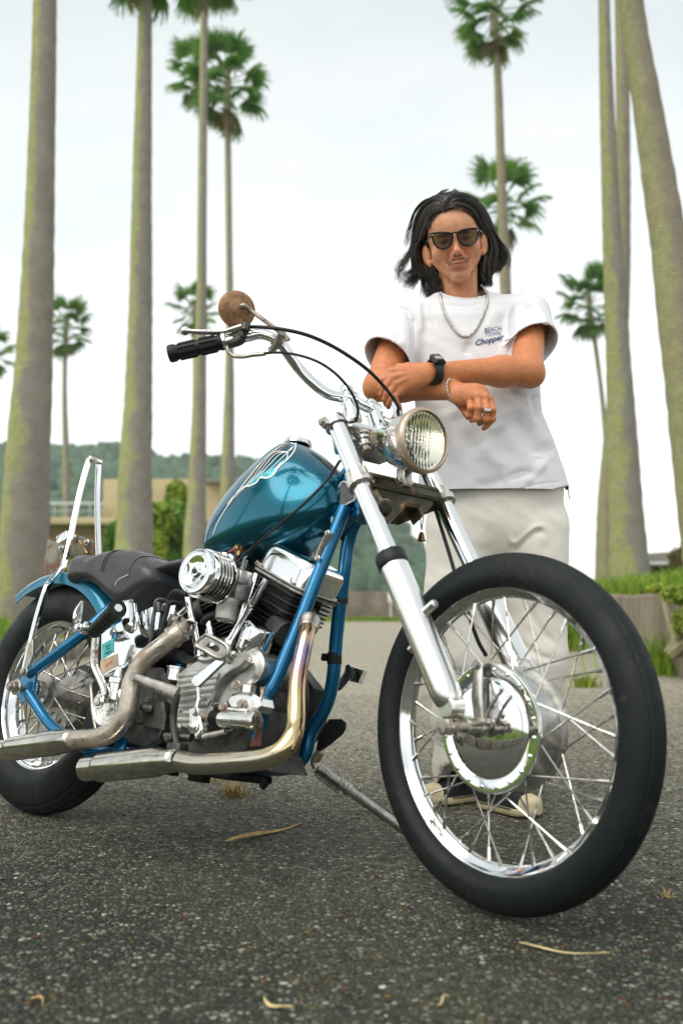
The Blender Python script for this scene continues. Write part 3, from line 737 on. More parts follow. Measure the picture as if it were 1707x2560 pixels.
tag(mesh_np('loose_chips', np.concatenate([v, v2]), np.concatenate([f, f2 + len(v)]), q.m, None, False), 'loose stone chips scattered over the asphalt', 'gravel', kind='stuff')

# ---- thin sea haze over the whole place
b = MB(); b.box((-25, 147, 24.0), (410, 380, 51.2)); HZ = b.build('haze', None, None, 0)
hm = bpy.data.materials.new('sea_haze'); hm.use_nodes = True; ht = hm.node_tree; ht.nodes.clear(); ho_ = ht.nodes.new('ShaderNodeOutputMaterial'); hv_ = ht.nodes.new('ShaderNodeVolumePrincipled')
hv_.inputs['Color'].default_value = (.90, .95, .96, 1); hv_.inputs['Density'].default_value = .0007; hv_.inputs['Anisotropy'].default_value = .2; ht.links.new(hv_.outputs[0], ho_.inputs['Volume']); HZ.data.materials.append(hm)
tag(HZ, 'thin pale sea haze hanging over the bay', 'haze', kind='stuff')
# ================================================================== the motorcycle
LEAN = R(12); _ang = math.atan2(-.63, .777)
BO = Vector((-.868, 2.88, 0)); BX = Vector((math.cos(_ang), math.sin(_ang), 0)); _lf = Vector((-BX.y, BX.x, 0)); _u = Vector((0, 0, 1))
BY = math.cos(LEAN) * _lf - math.sin(LEAN) * _u; BZ = math.cos(LEAN) * _u + math.sin(LEAN) * _lf
BM = Matrix(((BX.x, BY.x, BZ.x, BO.x), (BX.y, BY.y, BZ.y, BO.y), (BX.z, BY.z, BZ.z, BO.z), (0, 0, 0, 1))); BMI = BM.inverted()
def B(p, y=0.0):
    """photo pixel -> bike coordinates (x ahead, y left, z up) on the plane y"""
    o = BMI @ _C; d = BMI.to_3x3() @ ray(p); t = (y - o.y) / d.y; return o + d * t
RAKE, STEER = R(32), R(-12.5)
SA = Vector((1.03, 0, .87)); SD = Vector((-math.sin(RAKE), 0, math.cos(RAKE)))
SM = Matrix.Translation(SA) @ Matrix.Rotation(STEER, 4, SD) @ Matrix.Translation(-SA); SMI = SM.inverted()
FY = SM.to_3x3() @ Vector((0, 1, 0)); FX = SM.to_3x3() @ Vector((1, 0, 0)); FZ = SM.to_3x3() @ Vector((0, 0, 1)); FS = SD.copy()
FFW = FY.cross(FS)                       # ahead, square to the fork legs
def FB(p, y=0.0):
    """photo pixel -> bike coordinates on a plane of the steered front end"""
    o = SMI @ (BMI @ _C); d = SMI.to_3x3() @ (BMI.to_3x3() @ ray(p)); t = (y - o.y) / d.y; return SM @ (o + d * t)
def F2B(p): return SM @ Vector(p)
def mirF(p): q = SMI @ p; q.y = -q.y; return SM @ q
BIKE = empty('motorcycle', (0, 0, 0)); BIKE.matrix_world = BM
tag(BIKE, 'teal blue chopper motorcycle with chrome fork leaning on its kickstand', 'motorcycle')
def bhit(bvh, p, off=.0008):
    o = BMI @ _C; d = (BMI.to_3x3() @ ray(p)).normalized(); h = bvh.ray_cast(o, d)
    return (h[0] + h[1] * (off if h[1].dot(d) < 0 else -off), h[1]) if h[0] is not None else (None, None)
def bvh_of(o): return BVHTree.FromPolygons([v.co.copy() for v in o.data.vertices], [tuple(p.vertices) for p in o.data.polygons])

# ---------------- wheels
def tyre_prof(R0, w, rb, ribs):
    """half profile from the bead over the tread; (radius, y)"""
    h = R0 - rb; pr = []
    for t in np.linspace(0, 1, 15):
        a = R(-62 + 152 * t)
        pr.append((rb + h * .42 + h * .58 * math.sin(a) if a > 0 else rb + h * .42 + h * .40 * math.sin(a), w * (abs(math.cos(a)) ** .85)))
    return pr
def build_wheel(name, cen, axis, R0, w, rim_r, nsp, hubL, hubR, flr, mat_rim, spoke_mat, tread, hub_prof, hubmat):
    """cen: wheel centre, axis: unit vector to the left; one part with its sub-parts"""
    hub = MB(); hub.lathe(cen, axis, hub_prof, 48); hub_o = hub.build(name, hubmat, BIKE)
    pr = tyre_prof(R0, w, rim_r - .012, 0); left = [(r, y) for r, y in pr]
    full = [(r, -y) for r, y in left]; full += [(r, y) for r, y in reversed(left[:-1])]
    out = []
    for i, (r, y) in enumerate(full):          # cut grooves into the tread
        out.append((r, y))
    prof = []
    for (r0, y0), (r1, y1) in zip(out, out[1:]):
        for k in range(4): prof.append((r0 + (r1 - r0) * k / 4, y0 + (y1 - y0) * k / 4))
    prof.append(out[-1])
    fin = []
    for r, y in prof:
        for gy, gw, gd in tread:
            if abs(y - gy) < gw and r > R0 - .35 * (R0 - rim_r): r -= gd * (1 - abs(y - gy) / gw) ** .5
        fin.append((r, y))
    t = MB(); t.lathe(cen, axis, fin, 96, cap=False); t.build('tyre', RUBBER_TY, hub_o, 50)
    rm = MB(); rr = rim_r
    h = [(rr - .004, .0345), (rr + .001, .0365), (rr + .0045, .034), (rr + .003, .031), (rr - .004, .029), (rr - .010, .024), (rr - .013, .017), (rr - .022, .013), (rr - .026, .006), (rr - .0265, 0)]
    k = w / .042; h = [(r, y * min(k, 1.7) * .72) for r, y in h]
    prof = h + [(r, -y) for r, y in reversed(h[:-1])]
    outer = [(r, -y) for r, y in [(rr - .006, h[0][1] - .004), (rr - .010, h[0][1] - .012)]] + [(r, y) for r, y in reversed([(rr - .006, h[0][1] - .004), (rr - .010, h[0][1] - .012)])]
    rm.lathe(cen, axis, prof + outer + [prof[0]], 120, cap=False); rm.build('rim', mat_rim, hub_o, 50)
    u, v, a = basis(axis); me_cache = {}
    for i in range(nsp):
        side = 1 if i % 2 else -1; ph = 2 * math.pi * i / nsp
        lace = R(27) * (1 if (i // 2) % 2 else -1)
        hp = cen + a * (hubL if side > 0 else hubR) + (u * math.cos(ph + lace) + v * math.sin(ph + lace)) * flr
        rp = cen + a * (.006 * side) + (u * math.cos(ph) + v * math.sin(ph)) * (rr - .0255)
        s = MB(); d = (hp - rp).normalized(); s.tube([hp, rp], .0019, 6); s.tube([rp - d * .002, rp + d * .003, rp + d * .022], [.0042, .0042, .0032], 8)
        s.build('spoke', spoke_mat[i % len(spoke_mat)], hub_o)
    return hub_o
RUBBER_TY = NT('tyre_rubber')
_n = RUBBER_TY.noise(9, 6, .7); _d = RUBBER_TY.ramp(RUBBER_TY.math('MULTIPLY', _n, RUBBER_TY.noise(90, 3, .7)), [(.30, 0), (.42, .28)])
RUBBER_TY.set(spec=.24, color=RUBBER_TY.mix(_d, RUBBER_TY.ramp(RUBBER_TY.noise(3, 4), [(.3, (.007, .010, .011)), (.7, (.013, .0165, .0165))]), (.12, .09, .055)), rough=RUBBER_TY.ramp(RUBBER_TY.noise(14, 4), [(.3, .42), (.7, .68)])); RUBBER_TY.bump(RUBBER_TY.noise(240, 3, .6), .12, .001); RUBBER_TY = RUBBER_TY.m
SPOKES = [CHROME_PIT, ALU, STEEL, ALU, CHROME_PIT]

FWC = FB((1234, 1819.6), -.032) + FY * .032          # front wheel centre
fw_prof = [(.118, -.046), (.123, -.044), (.124, -.030), (.116, -.026), (.114, .028), (.122, .030), (.122, .040), (.105, .045), (.06, .05), (.032, .056), (.02, .075), (.012, .075)]
FWH = build_wheel('front_wheel', FWC, FY, .346, .043, .281, 40, .034, -.040, .116, CHROME, SPOKES, [(0, .0022, .004), (.011, .0022, .004), (-.011, .0022, .004), (.022, .002, .003), (-.022, .002, .003)], fw_prof, CAST)
# brake side plate: flat riveted ring with a mirror-bright domed centre
pl = MB(); pl.lathe(FWC - FY * .046, -FY, [(.124, -.004), (.124, .001), (.1225, .003), (.099, .0035), (.0965, .0015)], 64, cap=False); pl.build('brake_plate', CHROME, FWH)
pl = MB(); pl.lathe(FWC - FY * .046, -FY, [(.0975, .0012), (.095, .0035), (.085, .007), (.065, .0105), (.045, .0125), (.02, .0138), (.0001, .014)], 64, cap=False); pl.build('brake_dome', CHROME, FWH)
_u1, _v1, _a1 = basis(FY)
for i in range(20):
    a = 2 * math.pi * (i + .35) / 20; p = FWC - FY * .0492 + (_u1 * math.cos(a) + _v1 * math.sin(a)) * .1115
    r_ = MB(); r_.lathe(p, -FY, [(.0042, 0), (.0040, .0018), (.0028, .003), (.0001, .0035)], 10); r_.build('rivet', CHROME, FWH)
vs_ = MB(); _vp = FWC + (FX * math.cos(R(224)) + FZ * math.sin(R(224))) * .254; _vd = (FWC - _vp).normalized(); vs_.tube([_vp, _vp + _vd * .012, _vp + _vd * .03], [.006, .0045, .004], 10); vs_.build('valve_stem', STEEL, FWH)

RWC = Vector((0, 0, .332))
rw_prof = [(.012, -.12), (.02, -.10), (.03, -.085), (.034, -.06), (.055, -.055), (.056, -.046), (.036, -.042), (.034, .03), (.085, .034), (.088, .075), (.03, .08), (.012, .10)]
RWH = build_wheel('rear_wheel', RWC, Vector((0, 1, 0)), .332, .066, .212, 40, .036, -.048, .052, CHROME, [STEEL, STEEL_DK, STEEL, CHROME_PIT], [(0, .003, .006), (.016, .003, .006), (-.016, .003, .006), (.032, .003, .005), (-.032, .003, .005), (.046, .003, .004), (-.046, .003, .004)], rw_prof, STEEL)
b = MB(); b.cyl((0, -.165, .337), (0, .15, .337), .0095, 14); b.hexbolt((0, -.142, .337), (0, -1, 0), .017, .016); b.hexbolt((0, -.158, .337), (0, -1, 0), .012, .010, False); b.build('rear_axle', BOLT_R, BIKE)
b = MB(); b.lathe((0, -.082, .337), (0, -1, 0), [(.034, 0), (.034, .006), (.026, .008), (.026, .018), (.022, .02), (.022, .034), (.016, .036)], 30); b.build('axle_spacer', CHROME, BIKE)
b = MB(); b.lathe((0, .07, .332), (0, 1, 0), [(.10, 0), (.102, .004), (.10, .008), (.06, .010), (.03, .012)], 48); b.build('sprocket', STEEL_DK, BIKE)

# ---------------- frame
fr = MB(); ft = .0168
Rdt = [B(c3(1250, 80), -.038), B(c3(1150, 330), -.05), B(c3(1000, 720), -.068), B(c3(860, 1060), -.088), B(c3(765, 1260), -.10)]
Rdt = [Vector((1.012, -.03, .835))] + Rdt + [Vector((.885, -.075, .30)), Vector((.85, -.07, .24)), Vector((.79, -.08, .21)), Vector((.55, -.11, .20)), Vector((.36, -.122, .195))]
Ldt = [Vector((1.012, .03, .835)), B(c3(1350, 130), .042), B(c3(1310, 400), .055), B(c3(1260, 800), .08), B(c3(1230, 1150), .10), B(c3(1170, 1350), .112), B(c3(1080, 1500), .118), Vector((.86, .12, .25)), Vector((.79, .12, .215)), Vector((.55, .12, .20)), Vector((.36, .122, .195))]
fr.tube(smooth(Rdt, 8), ft, 20); fr.tube(smooth(Ldt, 8), ft, 20)
for s in (-1, 1):
    fr.tube(smooth([(.38, .122 * s, .194), (.26, .123 * s, .215), (.15, .12 * s, .253), (.03, .118 * s, .325)], 6), ft * .95, 16)
    fr.tube(smooth([(.30, .028 * s, .632), (.255, .06 * s, .585), (.21, .10 * s, .508), (.12, .115 * s, .44), (.015, .118 * s, .378)], 6), ft * .95, 16)
    fr.prism([(.045, .110 * s, .40), (.05, .110 * s, .31), (.01, .110 * s, .295), (-.03, .110 * s, .32), (-.03, .110 * s, .355), (.0, .110 * s, .395)], (0, .010 * s, 0), .002)
fr.tube(smooth([(1.005, 0, .845), (.955, 0, .803), (.824, 0, .768), (.65, 0, .715), (.47, 0, .680), (.30, 0, .632), (.27, 0, .62)], 8), ft * 1.12, 20)
fr.tube([(.50, 0, .68), (.50, 0, .20)], ft, 16); fr.tube([(.52, -.11, .200), (.52, .12, .200)], ft, 14); fr.tube([(.36, -.122, .195), (.36, .122, .195)], ft * .8, 14)
nk = SA - SD * .062; nt_ = SA + SD * .072
fr.cyl(nk, nt_, .0275, 28); fr.cyl(nk - SD * .003, nk + SD * .014, .033, 28, bev=.003); fr.cyl(nt_ - SD * .014, nt_ + SD * .003, .033, 28, bev=.003)
fr.prism([(1.035, -.016, .825), (.975, -.016, .775), (.955, -.016, .80), (1.00, -.016, .875), (1.02, -.016, .90)], (0, .032, 0), .004)
FRAME = fr.build('frame', PAINT, BIKE)
# neck panel: silver with white outline, painted plate riveted to the gusset
SILV = mat_simple('silver_panel', (.11, .11, .12), .35, .3, 20, .25); WHITEP = mat_simple('white_pinstripe', (.78, .80, .78), .35)
fbv = bvh_of(FRAME)
pan = [c4(1258, 520), c4(1300, 440), c4(1345, 470), c4(1392, 555), c4(1330, 600), c4(1260, 660), c4(1225, 740), c4(1232, 650)]
b = MB(); b.prism([B(p, -.031) for p in pan], (0, .012, 0), .002); GUS = b.build('neck_panel', SILV, BIKE)
b = MB(); b.tube([B(p, -.0375) for p in smooth([Vector((*p, 0)) for p in pan], 4, True)] if False else smooth([B(p, -.032) for p in pan], 4, True), .0022, 6, closed=True); b.build('neck_pinstripe', WHITEP, GUS)
b = MB(); st = [c4(1215, 800), c4(1165, 900), c4(1135, 985)]
b.tube([B(p, -.062) for p in st], [.0145, .0145, .0145], 12, flat=.35); b.build('tube_clamp_plate', ALU, BIKE)
for p in (c4(1195, 805), c4(1125, 985)):
    b = MB(); b.hexbolt(B(p, -.075), (0, -1, 0), .005, .005); b.build('clamp_bolt', BOLT, BIKE)
for i, (p, y, d) in enumerate(((c3(1290, 555), .066, 0), (c3(1243, 985), .09, 0), (c3(1345, 120), .043, 0))):     # rubber bands and clips on the left tube
    a = B(p, y); b = MB(); dr = Vector((.005, .012, -.10)).normalized(); b.cyl(a - dr * .014, a + dr * .014, .0182, 18, bev=.001); b.box(a + Vector((-.022, -.01, 0)), (.016, .012, .018), bev=.002); b.build('tube_band', IRON_BLK, BIKE)
b = MB(); a = B(c4(1138, 780), -.016); b.cyl(a - Vector((.009, 0, .002)), a + Vector((.009, 0, .002)), .0195, 18); b.build('tube_band', IRON_BLK, BIKE)

# ---------------- fuel tank
stn = [(.560, .738, .752, .008), (.566, .724, .780, .034), (.580, .712, .822, .062), (.61, .703, .880, .090), (.67, .702, .947, .108), (.74, .708, .998, .119), (.80, .716, 1.026, .121), (.87, .735, .996, .113), (.925, .762, .958, .092), (.965, .792, .926, .066), (.992, .820, .898, .034), (1.0, .845, .872, .008)]
xs = smooth_s([s[0] for s in stn], 4); zb = smooth_s([s[1] for s in stn], 4); zt = smooth_s([s[2] for s in stn], 4); hw_ = smooth_s([s[3] for s in stn], 4)
rows = []; NS = 56
for x, b0, t0, w0 in zip(xs, zb, zt, hw_):
    row = []
    zm = b0 + (t0 - b0) * .42
    for k in range(NS + 1):
        a = 2 * math.pi * k / NS; ca, sa = math.cos(a), math.sin(a); pw = 2 / 2.25
        yy_ = w0 * math.copysign(abs(ca) ** pw, ca); zz_ = (t0 - zm) * abs(sa) ** pw if sa > 0 else -(zm - b0) * abs(sa) ** (2 / 2.8)
        if sa > 0: yy_ *= 1 - .10 * sa
        row.append((x, yy_, zm + zz_))
    rows.append(row)
b = MB(); b.grid(rows); b._face(tuple(range(NS))); b._face(tuple(len(rows[0]) * (len(rows) - 1) + k for k in range(NS)))
TANK = b.build('fuel_tank', PAINT_TANK_Q.m, BIKE, 50); tbv = bvh_of(TANK)
CYAN = mat_simple('cyan_feather_paint', (.01, .42, .50), .25, .3, None, coat=1.0); GREYA = mat_simple('pearl_grey_paint', (.10, .11, .115), .25, .6, 30, .3, coat=1.0)
def on_tank(pts, n=6):
    out = []
    for p in smooth([Vector((*q, 0)) for q in pts], n):
        h, nn = bhit(tbv, (p.x, p.y))
        if h is not None: out.append((h, nn))
    return out
def stripe(pts, w, name='feather_line', mat=None, n=8, lift=.0004):
    hs = on_tank(pts, n)
    if len(hs) < 3: return
    A, Bq = [], []
    for i, (h, nn) in enumerate(hs):
        t = (hs[min(i + 1, len(hs) - 1)][0] - hs[max(i - 1, 0)][0]).normalized(); s = t.cross(nn).normalized(); ww = w * (.35 + .65 * math.sin(math.pi * (i + .6) / (len(hs) + .2)) ** .5)
        A.append(h + s * ww + nn * lift); Bq.append(h - s * ww + nn * lift)
    b = MB(); b.quadstrip(A, Bq); b.build(name, mat or WHITEP, TANK, 0, False)
def patch(pl_, name, mat, lift=0.0, n=14):
    """filled feather between two pixel lines"""
    a_, b_ = pl_; A = smooth([Vector((*q, 0)) for q in a_], 8); Bq = smooth([Vector((*q, 0)) for q in b_], 8); rows = []
    for i in range(n + 1):
        pa = A[round(i / n * (len(A) - 1))]; pb = Bq[round(i / n * (len(Bq) - 1))]; row = []
        for k in range(5):
            p = pa.lerp(pb, k / 4); h, nn = bhit(tbv, (p.x, p.y))
            if h is None: row = None; break
            row.append(h + nn * lift)
        if row: rows.append(row)
    if len(rows) > 2: b = MB(); b.grid(rows); b.build(name, mat, TANK, 0, False)
edge_l = [c4(945, 165), c4(830, 235), c4(700, 360), c4(600, 470), c4(535, 545)]
edge_r = [c4(972, 168), c4(940, 250), c4(850, 330), c4(770, 410), c4(655, 465), c4(540, 540)]
for la, lb in (((c4(845, 335), c4(800, 345), c4(755, 375), c4(715, 410)), (c4(845, 332), c4(820, 385), c4(770, 410), c4(717, 412))), ((c4(760, 350), c4(720, 368), c4(680, 400), c4(645, 440)), (c4(715, 412), c4(700, 440), c4(670, 458), c4(640, 468))), ((c4(670, 400), c4(640, 425), c4(600, 462), c4(550, 530)), (c4(640, 466), c4(615, 476), c4(590, 492), c4(545, 537))), ((c4(930, 255), c4(895, 275), c4(860, 300), c4(835, 330)), (c4(945, 240), c4(915, 280), c4(885, 305), c4(845, 332)))):
    patch((la, lb), 'feather_patch', CYAN)
patch(([c4(935, 150), c4(830, 200), c4(700, 320), c4(600, 445), c4(480, 620)], [c4(945, 170), c4(840, 235), c4(710, 355), c4(610, 465), c4(500, 610)]), 'shoulder_patch', GREYA, .0002)
stripe([c4(970, 165), c4(955, 225), c4(905, 285), c4(850, 325), c4(815, 385), c4(770, 412), c4(715, 412), c4(690, 445), c4(640, 470), c4(600, 478), c4(540, 535), c4(480, 600)], .0026)
for i, (m_, e_) in enumerate((((880, 260), (720, 405)), ((850, 250), (640, 455)), ((820, 248), (590, 500)), ((800, 240), (540, 555)), ((900, 285), (780, 400)))):
    stripe([c4(955, 185), c4(915, 225), c4(*m_), c4((m_[0] + e_[0]) / 2, (m_[1] + e_[1]) / 2 + 6), c4(*e_)], .0014)
stripe([c4(930, 150), c4(850, 195), c4(740, 285), c4(620, 430), c4(500, 590), c4(420, 720), c4(380, 820)], .0022)
b = MB(); cz = Vector((.800, 0, 1.022)); b.lathe(cz, (0, 0, 1), [(.036, 0), (.036, .007), (.033, .012), (.024, .015), (.0001, .016)], 36); b.build('filler_cap', CHROME, TANK)
# petcock and fuel hose
b = MB(); p0 = B(c3(575, 165), -.075); p1 = B(c3(560, 260), -.085)
b.tube([p0 + Vector((0, 0, .01)), p0, p1], [.009, .010, .007], 12); b.cyl(p0.lerp(p1, .45) - Vector((.014, 0, 0)), p0.lerp(p1, .45) + Vector((.014, 0, 0)), .0085, 12); b.hexbolt(p0.lerp(p1, .45), (0, -1, 0), .009, .012); PET = b.build('petcock', BRASS, TANK)
b = MB(); b.tube([p0.lerp(p1, .5) + Vector((0, -.012, 0)), B(c3(505, 225), -.10), B(c3(478, 240), -.10)], [.003, .0038, .003], 8); b.build('petcock_lever', mat_simple('red_plastic', (.25, .02, .025), .4), TANK)
b = MB(); b.tube(smooth([p1, B(c3(535, 300), -.09), B(c3(560, 370), -.10), B(c3(612, 450), -.11), B(c3(612, 530), -.13), B(c3(560, 600), -.15), B(c3(495, 645), -.16)], 8), .0075, 12); b.build('fuel_hose', RUBBER, BIKE)
b = MB(); b.tube([B(c3(500, 640), -.16), B(c3(430, 668), -.165)], .0065, 12); b.cyl(B(c3(445, 660), -.165), B(c3(425, 672), -.165), .010, 12); b.build('fuel_fitting', BRASS, BIKE)
b = MB(); b.tube(smooth([B(c3(430, 668), -.165), B(c3(370, 685), -.17), B(c3(330, 705), -.17), B(c3(305, 735), -.165)], 6), .008, 12); b.build('breather_hose', RUBBER, BIKE)
b = MB(); b.tube(smooth([FB(c5(940, 945), -.05), B(c4(1180, 440), -.10), B(c4(1000, 620), -.128), B(c4(800, 790), -.128), B(c4(620, 945), -.10), B(c3(500, 350), -.12)], 8), .0035, 8); b.build('throttle_cable', RUBBER_SM, BIKE)

# ---------------- engine
EO = Vector((.752, 0, .372)); KF = Vector((math.sin(R(22.5)), 0, math.cos(R(22.5)))); KR = Vector((-KF.x, 0, KF.z))
def rrect(hx, hy, r, n=6):
    out = []
    for cx_, cy_, a0 in ((hx - r, hy - r, 0), (-hx + r, hy - r, 90), (-hx + r, -hy + r, 180), (hx - r, -hy + r, 270)):
        for k in range(n + 1):
            a = R(a0 + 90 * k / n); out.append((cx_ + r * math.cos(a), cy_ + r * math.sin(a)))
    return out
b = MB()       # crankcase
b.lathe(EO + Vector((0, .095, 0)), (0, -1, 0), [(.02, 0), (.13, .006), (.14, .02), (.14, .17), (.132, .185)], 40)
b.prism([(.66, -.09, .40), (.70, -.09, .47), (.80, -.09, .47), (.86, -.09, .42), (.89, -.09, .34), (.88, -.09, .25), (.82, -.09, .21), (.68, -.09, .205), (.62, -.09, .26), (.62, -.09, .34)], (0, .18, 0), .01)
b.prism([(.60, -.07, .23), (.90, -.07, .25), (.93, -.07, .21), (.62, -.07, .19)], (0, .14, 0), .005)
b.build('crankcase', CAST_DK, BIKE)
FINM = IRON_BLK
def cylinder(K, sgn):
    Xd = Vector((K.z, 0, -K.x)); Y_ = Vector((0, 1, 0))
    b = MB(); b.cyl(EO + K * .085, EO + K * .30, .052, 32); b.cyl(EO + K * .078, EO + K * .098, .066, 32, bev=.003)
    cy = b.build('cylinder', FINM, BIKE)
    def plate(h, hx, hy, th, r):
        pts = [EO + K * h + Xd * x + Y_ * y for x, y in rrect(hx, hy, r)]
        m = MB(); m.prism(pts, K * th, .0008); return m
    for i in range(11):
        t = i / 10; m = plate(.104 + .0112 * i, .064 + .006 * t, .066 + .006 * t, .0034, .046 - .012 * t); m.build('fin', FINM, cy)
    for i in range(6):
        m = plate(.232 + .0108 * i, .080 + .004 * (i / 5), .078, .0036, .030); m.build('fin', STEEL_DK if i % 2 else FINM, cy)
    m = MB(); m.prism([EO + K * .232 + Xd * x + Y_ * y for x, y in rrect(.062, .062, .03)], K * .066); m.build('head', CAST_DK, cy)
    # exhaust and spark plug bosses
    m = MB(); pt = EO + K * (.245 if sgn < 0 else .20) + Xd * (.072 * sgn) + Vector((0, -.055, 0)); m.cyl(pt - Xd * .03 * sgn, pt + (Xd * .025 * sgn + Vector((0, -.012, 0))), .030, 24, bev=.003); m.build('exhaust_port', CAST_DK, cy)
    # rocker box: gasket rail, D ring, pan cover
    def d_shape(hx, hy, r): return [EO + Xd * x + Y_ * (y) for x, y in rrect(hx, hy, r, 8)]
    m = MB(); m.prism([p + K * .297 for p in d_shape(.104, .084, .05)], K * .007, .001); m.prism([p + K * .3065 for p in d_shape(.107, .087, .052)], K * .0045, .001)
    pc = m.build('rocker_gasket', STEEL, BIKE)
    m = MB(); base = d_shape(.100, .080, .052); nb = len(base)
    cen = EO.copy(); rings = []
    for h, sc in ((.311, 1.0), (.322, .995), (.350, .985), (.362, .965), (.370, .93), (.3745, .88), (.377, .80), (.379, .6), (.3795, .3)):
        rings.append([cen + (p - cen) * sc + K * h for p in base])
    rings = [r + [r[0]] for r in rings]; m.grid(rings); m._face(tuple((len(rings) - 1) * (nb + 1) + k for k in range(nb)))
    m.build('pan_cover', CHROME, BIKE, 35)
    for k in range(10):
        q = d_shape(.104, .084, .05); p = q[int(k * len(q) / 10)] + K * .311; mm = MB(); mm.hexbolt(p, K, .0042, .004); mm.build('cover_screw', BOLT_R, pc)
    return cy
cylinder(KF, 1); cylinder(KR, -1)
# intake manifold and carburettor
b = MB(); b.tube(smooth([EO + KF * .25 + Vector((-.05, 0, .01)), Vector((.752, -.01, .625)), EO + KR * .25 + Vector((.05, 0, .01))], 6), .022, 16); b.tube(smooth([(.752, -.01, .625), (.755, -.06, .62), (.765, -.10, .615)], 6), .022, 16); b.build('intake_manifold', CAST, BIKE)
ACF = B(c3(255, 365), -.27); ACN = Vector((.03, -1, .02)).normalized(); ACB = ACF - ACN * .10
b = MB(); b.box(ACB + Vector((.012, .02, -.005)), (.066, .05, .075), bev=.008); b.lathe(ACB + Vector((.0, .05, 0)), ACN, [(.03, 0), (.03, .03), (.036, .032), (.036, .05)], 24)
b.lathe(ACB + Vector((.012, .01, -.095)), (0, 0, 1), [(.0001, 0), (.020, .002), (.026, .008), (.0275, .04), (.030, .045), (.030, .055)], 28); b.box(ACB + Vector((.05, .0, .01)), (.026, .03, .03), bev=.004)
for dx, dz in ((.03, .03), (-.01, .035), (.04, -.02)): b.hexbolt(ACB + Vector((dx, -.006, dz)), (0, -1, 0), .0045, .006)
b.tube([ACB + Vector((.05, 0, .025)), ACB + Vector((.06, -.005, .05))], .006, 8)
b.build('carburettor', CAST, BIKE)
b = MB(); b.lathe(ACF, ACN, [(.058, -.078), (.0595, -.074), (.058, -.070), (.048, -.070), (.046, -.01)], 56)
AC = b.build('air_cleaner', CHROME, BIKE)
for i in range(5):
    m = MB(); m.lathe(ACF, ACN, [(.046, -.066 + .0105 * i), (.0575, -.066 + .0105 * i + .0025), (.0585, -.066 + .0105 * i + .0038), (.0575, -.066 + .0105 * i + .0048), (.046, -.066 + .0105 * i + .005)], 56, cap=False); m.build('louvre', CHROME_PIT if i % 2 else CHROME, AC)
m = MB(); m.lathe(ACF, ACN, [(.053, -.012), (.0545, -.008), (.0535, -.002), (.050, .003), (.044, .0045), (.034, .002), (.026, -.003), (.016, -.004), (.013, .0), (.011, .003), (.0001, .0035)], 56); m.build('air_cleaner_face', CHROME, AC)
m = MB(); m.lathe(ACF + ACN * .0032, ACN, [(.0065, 0), (.006, .003), (.0045, .0045), (.003, .002), (.0001, .002)], 16); m.build('cover_bolt', STEEL_DK, AC)
# pushrod tubes
def prod(a, b_, name='pushrod_tube'):
    d = (b_ - a).normalized(); L = (b_ - a).length; m = MB()
    m.tube([a, a + d * L * .10, a + d * L * .12, a + d * L * .5, a + d * L * .52, a + d * L * .60, a + d * L * .62, b_], [.0145, .0145, .0115, .0115, .0135, .0135, .0095, .0095], 16); return m.build(name, CHROME, BIKE)
prod(B(c3(480, 905), -.10), B(c3(765, 425), -.085)); prod(B(c3(545, 840), -.085), B(c3(690, 385), -.07))
prod(B(c3(285, 985), -.10), B(c3(200, 545), -.09)); prod(B(c3(385, 915), -.085), B(c3(345, 700), -.075))
# timer can beside the lifters
TMc = B(c3(665, 915), -.11); TMd = (KF * .9 + Vector((0, -.15, 0))).normalized()
b = MB(); b.lathe(TMc, TMd, [(.030, -.03), (.033, -.012), (.039, -.010), (.040, .0), (.036, .002), (.0385, .004), (.0385, .052), (.036, .056), (.03, .058), (.0001, .0585)], 40); b.build('timer', CHROME, BIKE)
# gearcase cover, ribbed cast alloy
gc = [c3(125, 1105), c3(190, 1040), c3(285, 985), c3(430, 985), c3(530, 945), c3(610, 930), c3(672, 970), c3(695, 1060), c3(665, 1140), c3(600, 1195), c3(545, 1275), c3(440, 1330), c3(370, 1335), c3(345, 1440), c3(250, 1500), c3(60, 1490), c3(85, 1290)]
b = MB(); b.prism([B(p, -.150) for p in smooth([Vector((*q, 0)) for q in gc], 2, True)], (0, .06, 0), .006); GCV = b.build('gearcase_cover', CAST, BIKE)
for i, (a, c, r_) in enumerate(((c3(140, 1108), c3(330, 1085), .0045), (c3(135, 1150), c3(420, 1110), .0045), (c3(130, 1195), c3(410, 1150), .0045), (c3(130, 1240), c3(395, 1195), .0045), (c3(120, 1285), c3(390, 1250), .0045), (c3(110, 1330), c3(350, 1310), .0045), (c3(105, 1375), c3(250, 1372), .0045), (c3(95, 1420), c3(240, 1425), .0045), (c3(90, 1465), c3(250, 1468), .0045))):
    m = MB(); m.tube([B(a, -.150), B(c, -.152)], r_, 8, flat=1.6); m.build('rib', CAST, GCV)
m = MB(); m.tube(smooth([B(p, -.153) for p in (c3(385, 1290), c3(440, 1170), c3(520, 1090), c3(600, 1045), c3(640, 1000))], 6), [.014] * 25, 12, flat=.6); m.build('raised_boss', CAST, GCV)
m = MB(); m.tube(smooth([B(p, -.152) for p in (c3(290, 990), c3(330, 1000), c3(400, 985), c3(470, 990), c3(520, 965))], 4), .008, 10); m.build('raised_boss', CAST, GCV)
for p in (c3(520, 957), c3(630, 1002), c3(552, 1180), c3(365, 1290), c3(490, 1000), c3(150, 1360), c3(160, 1470)):
    m = MB(); m.hexbolt(B(p, -.151), (0, -1, 0), .0062, .007); m.build('cover_bolt', BOLT, GCV)
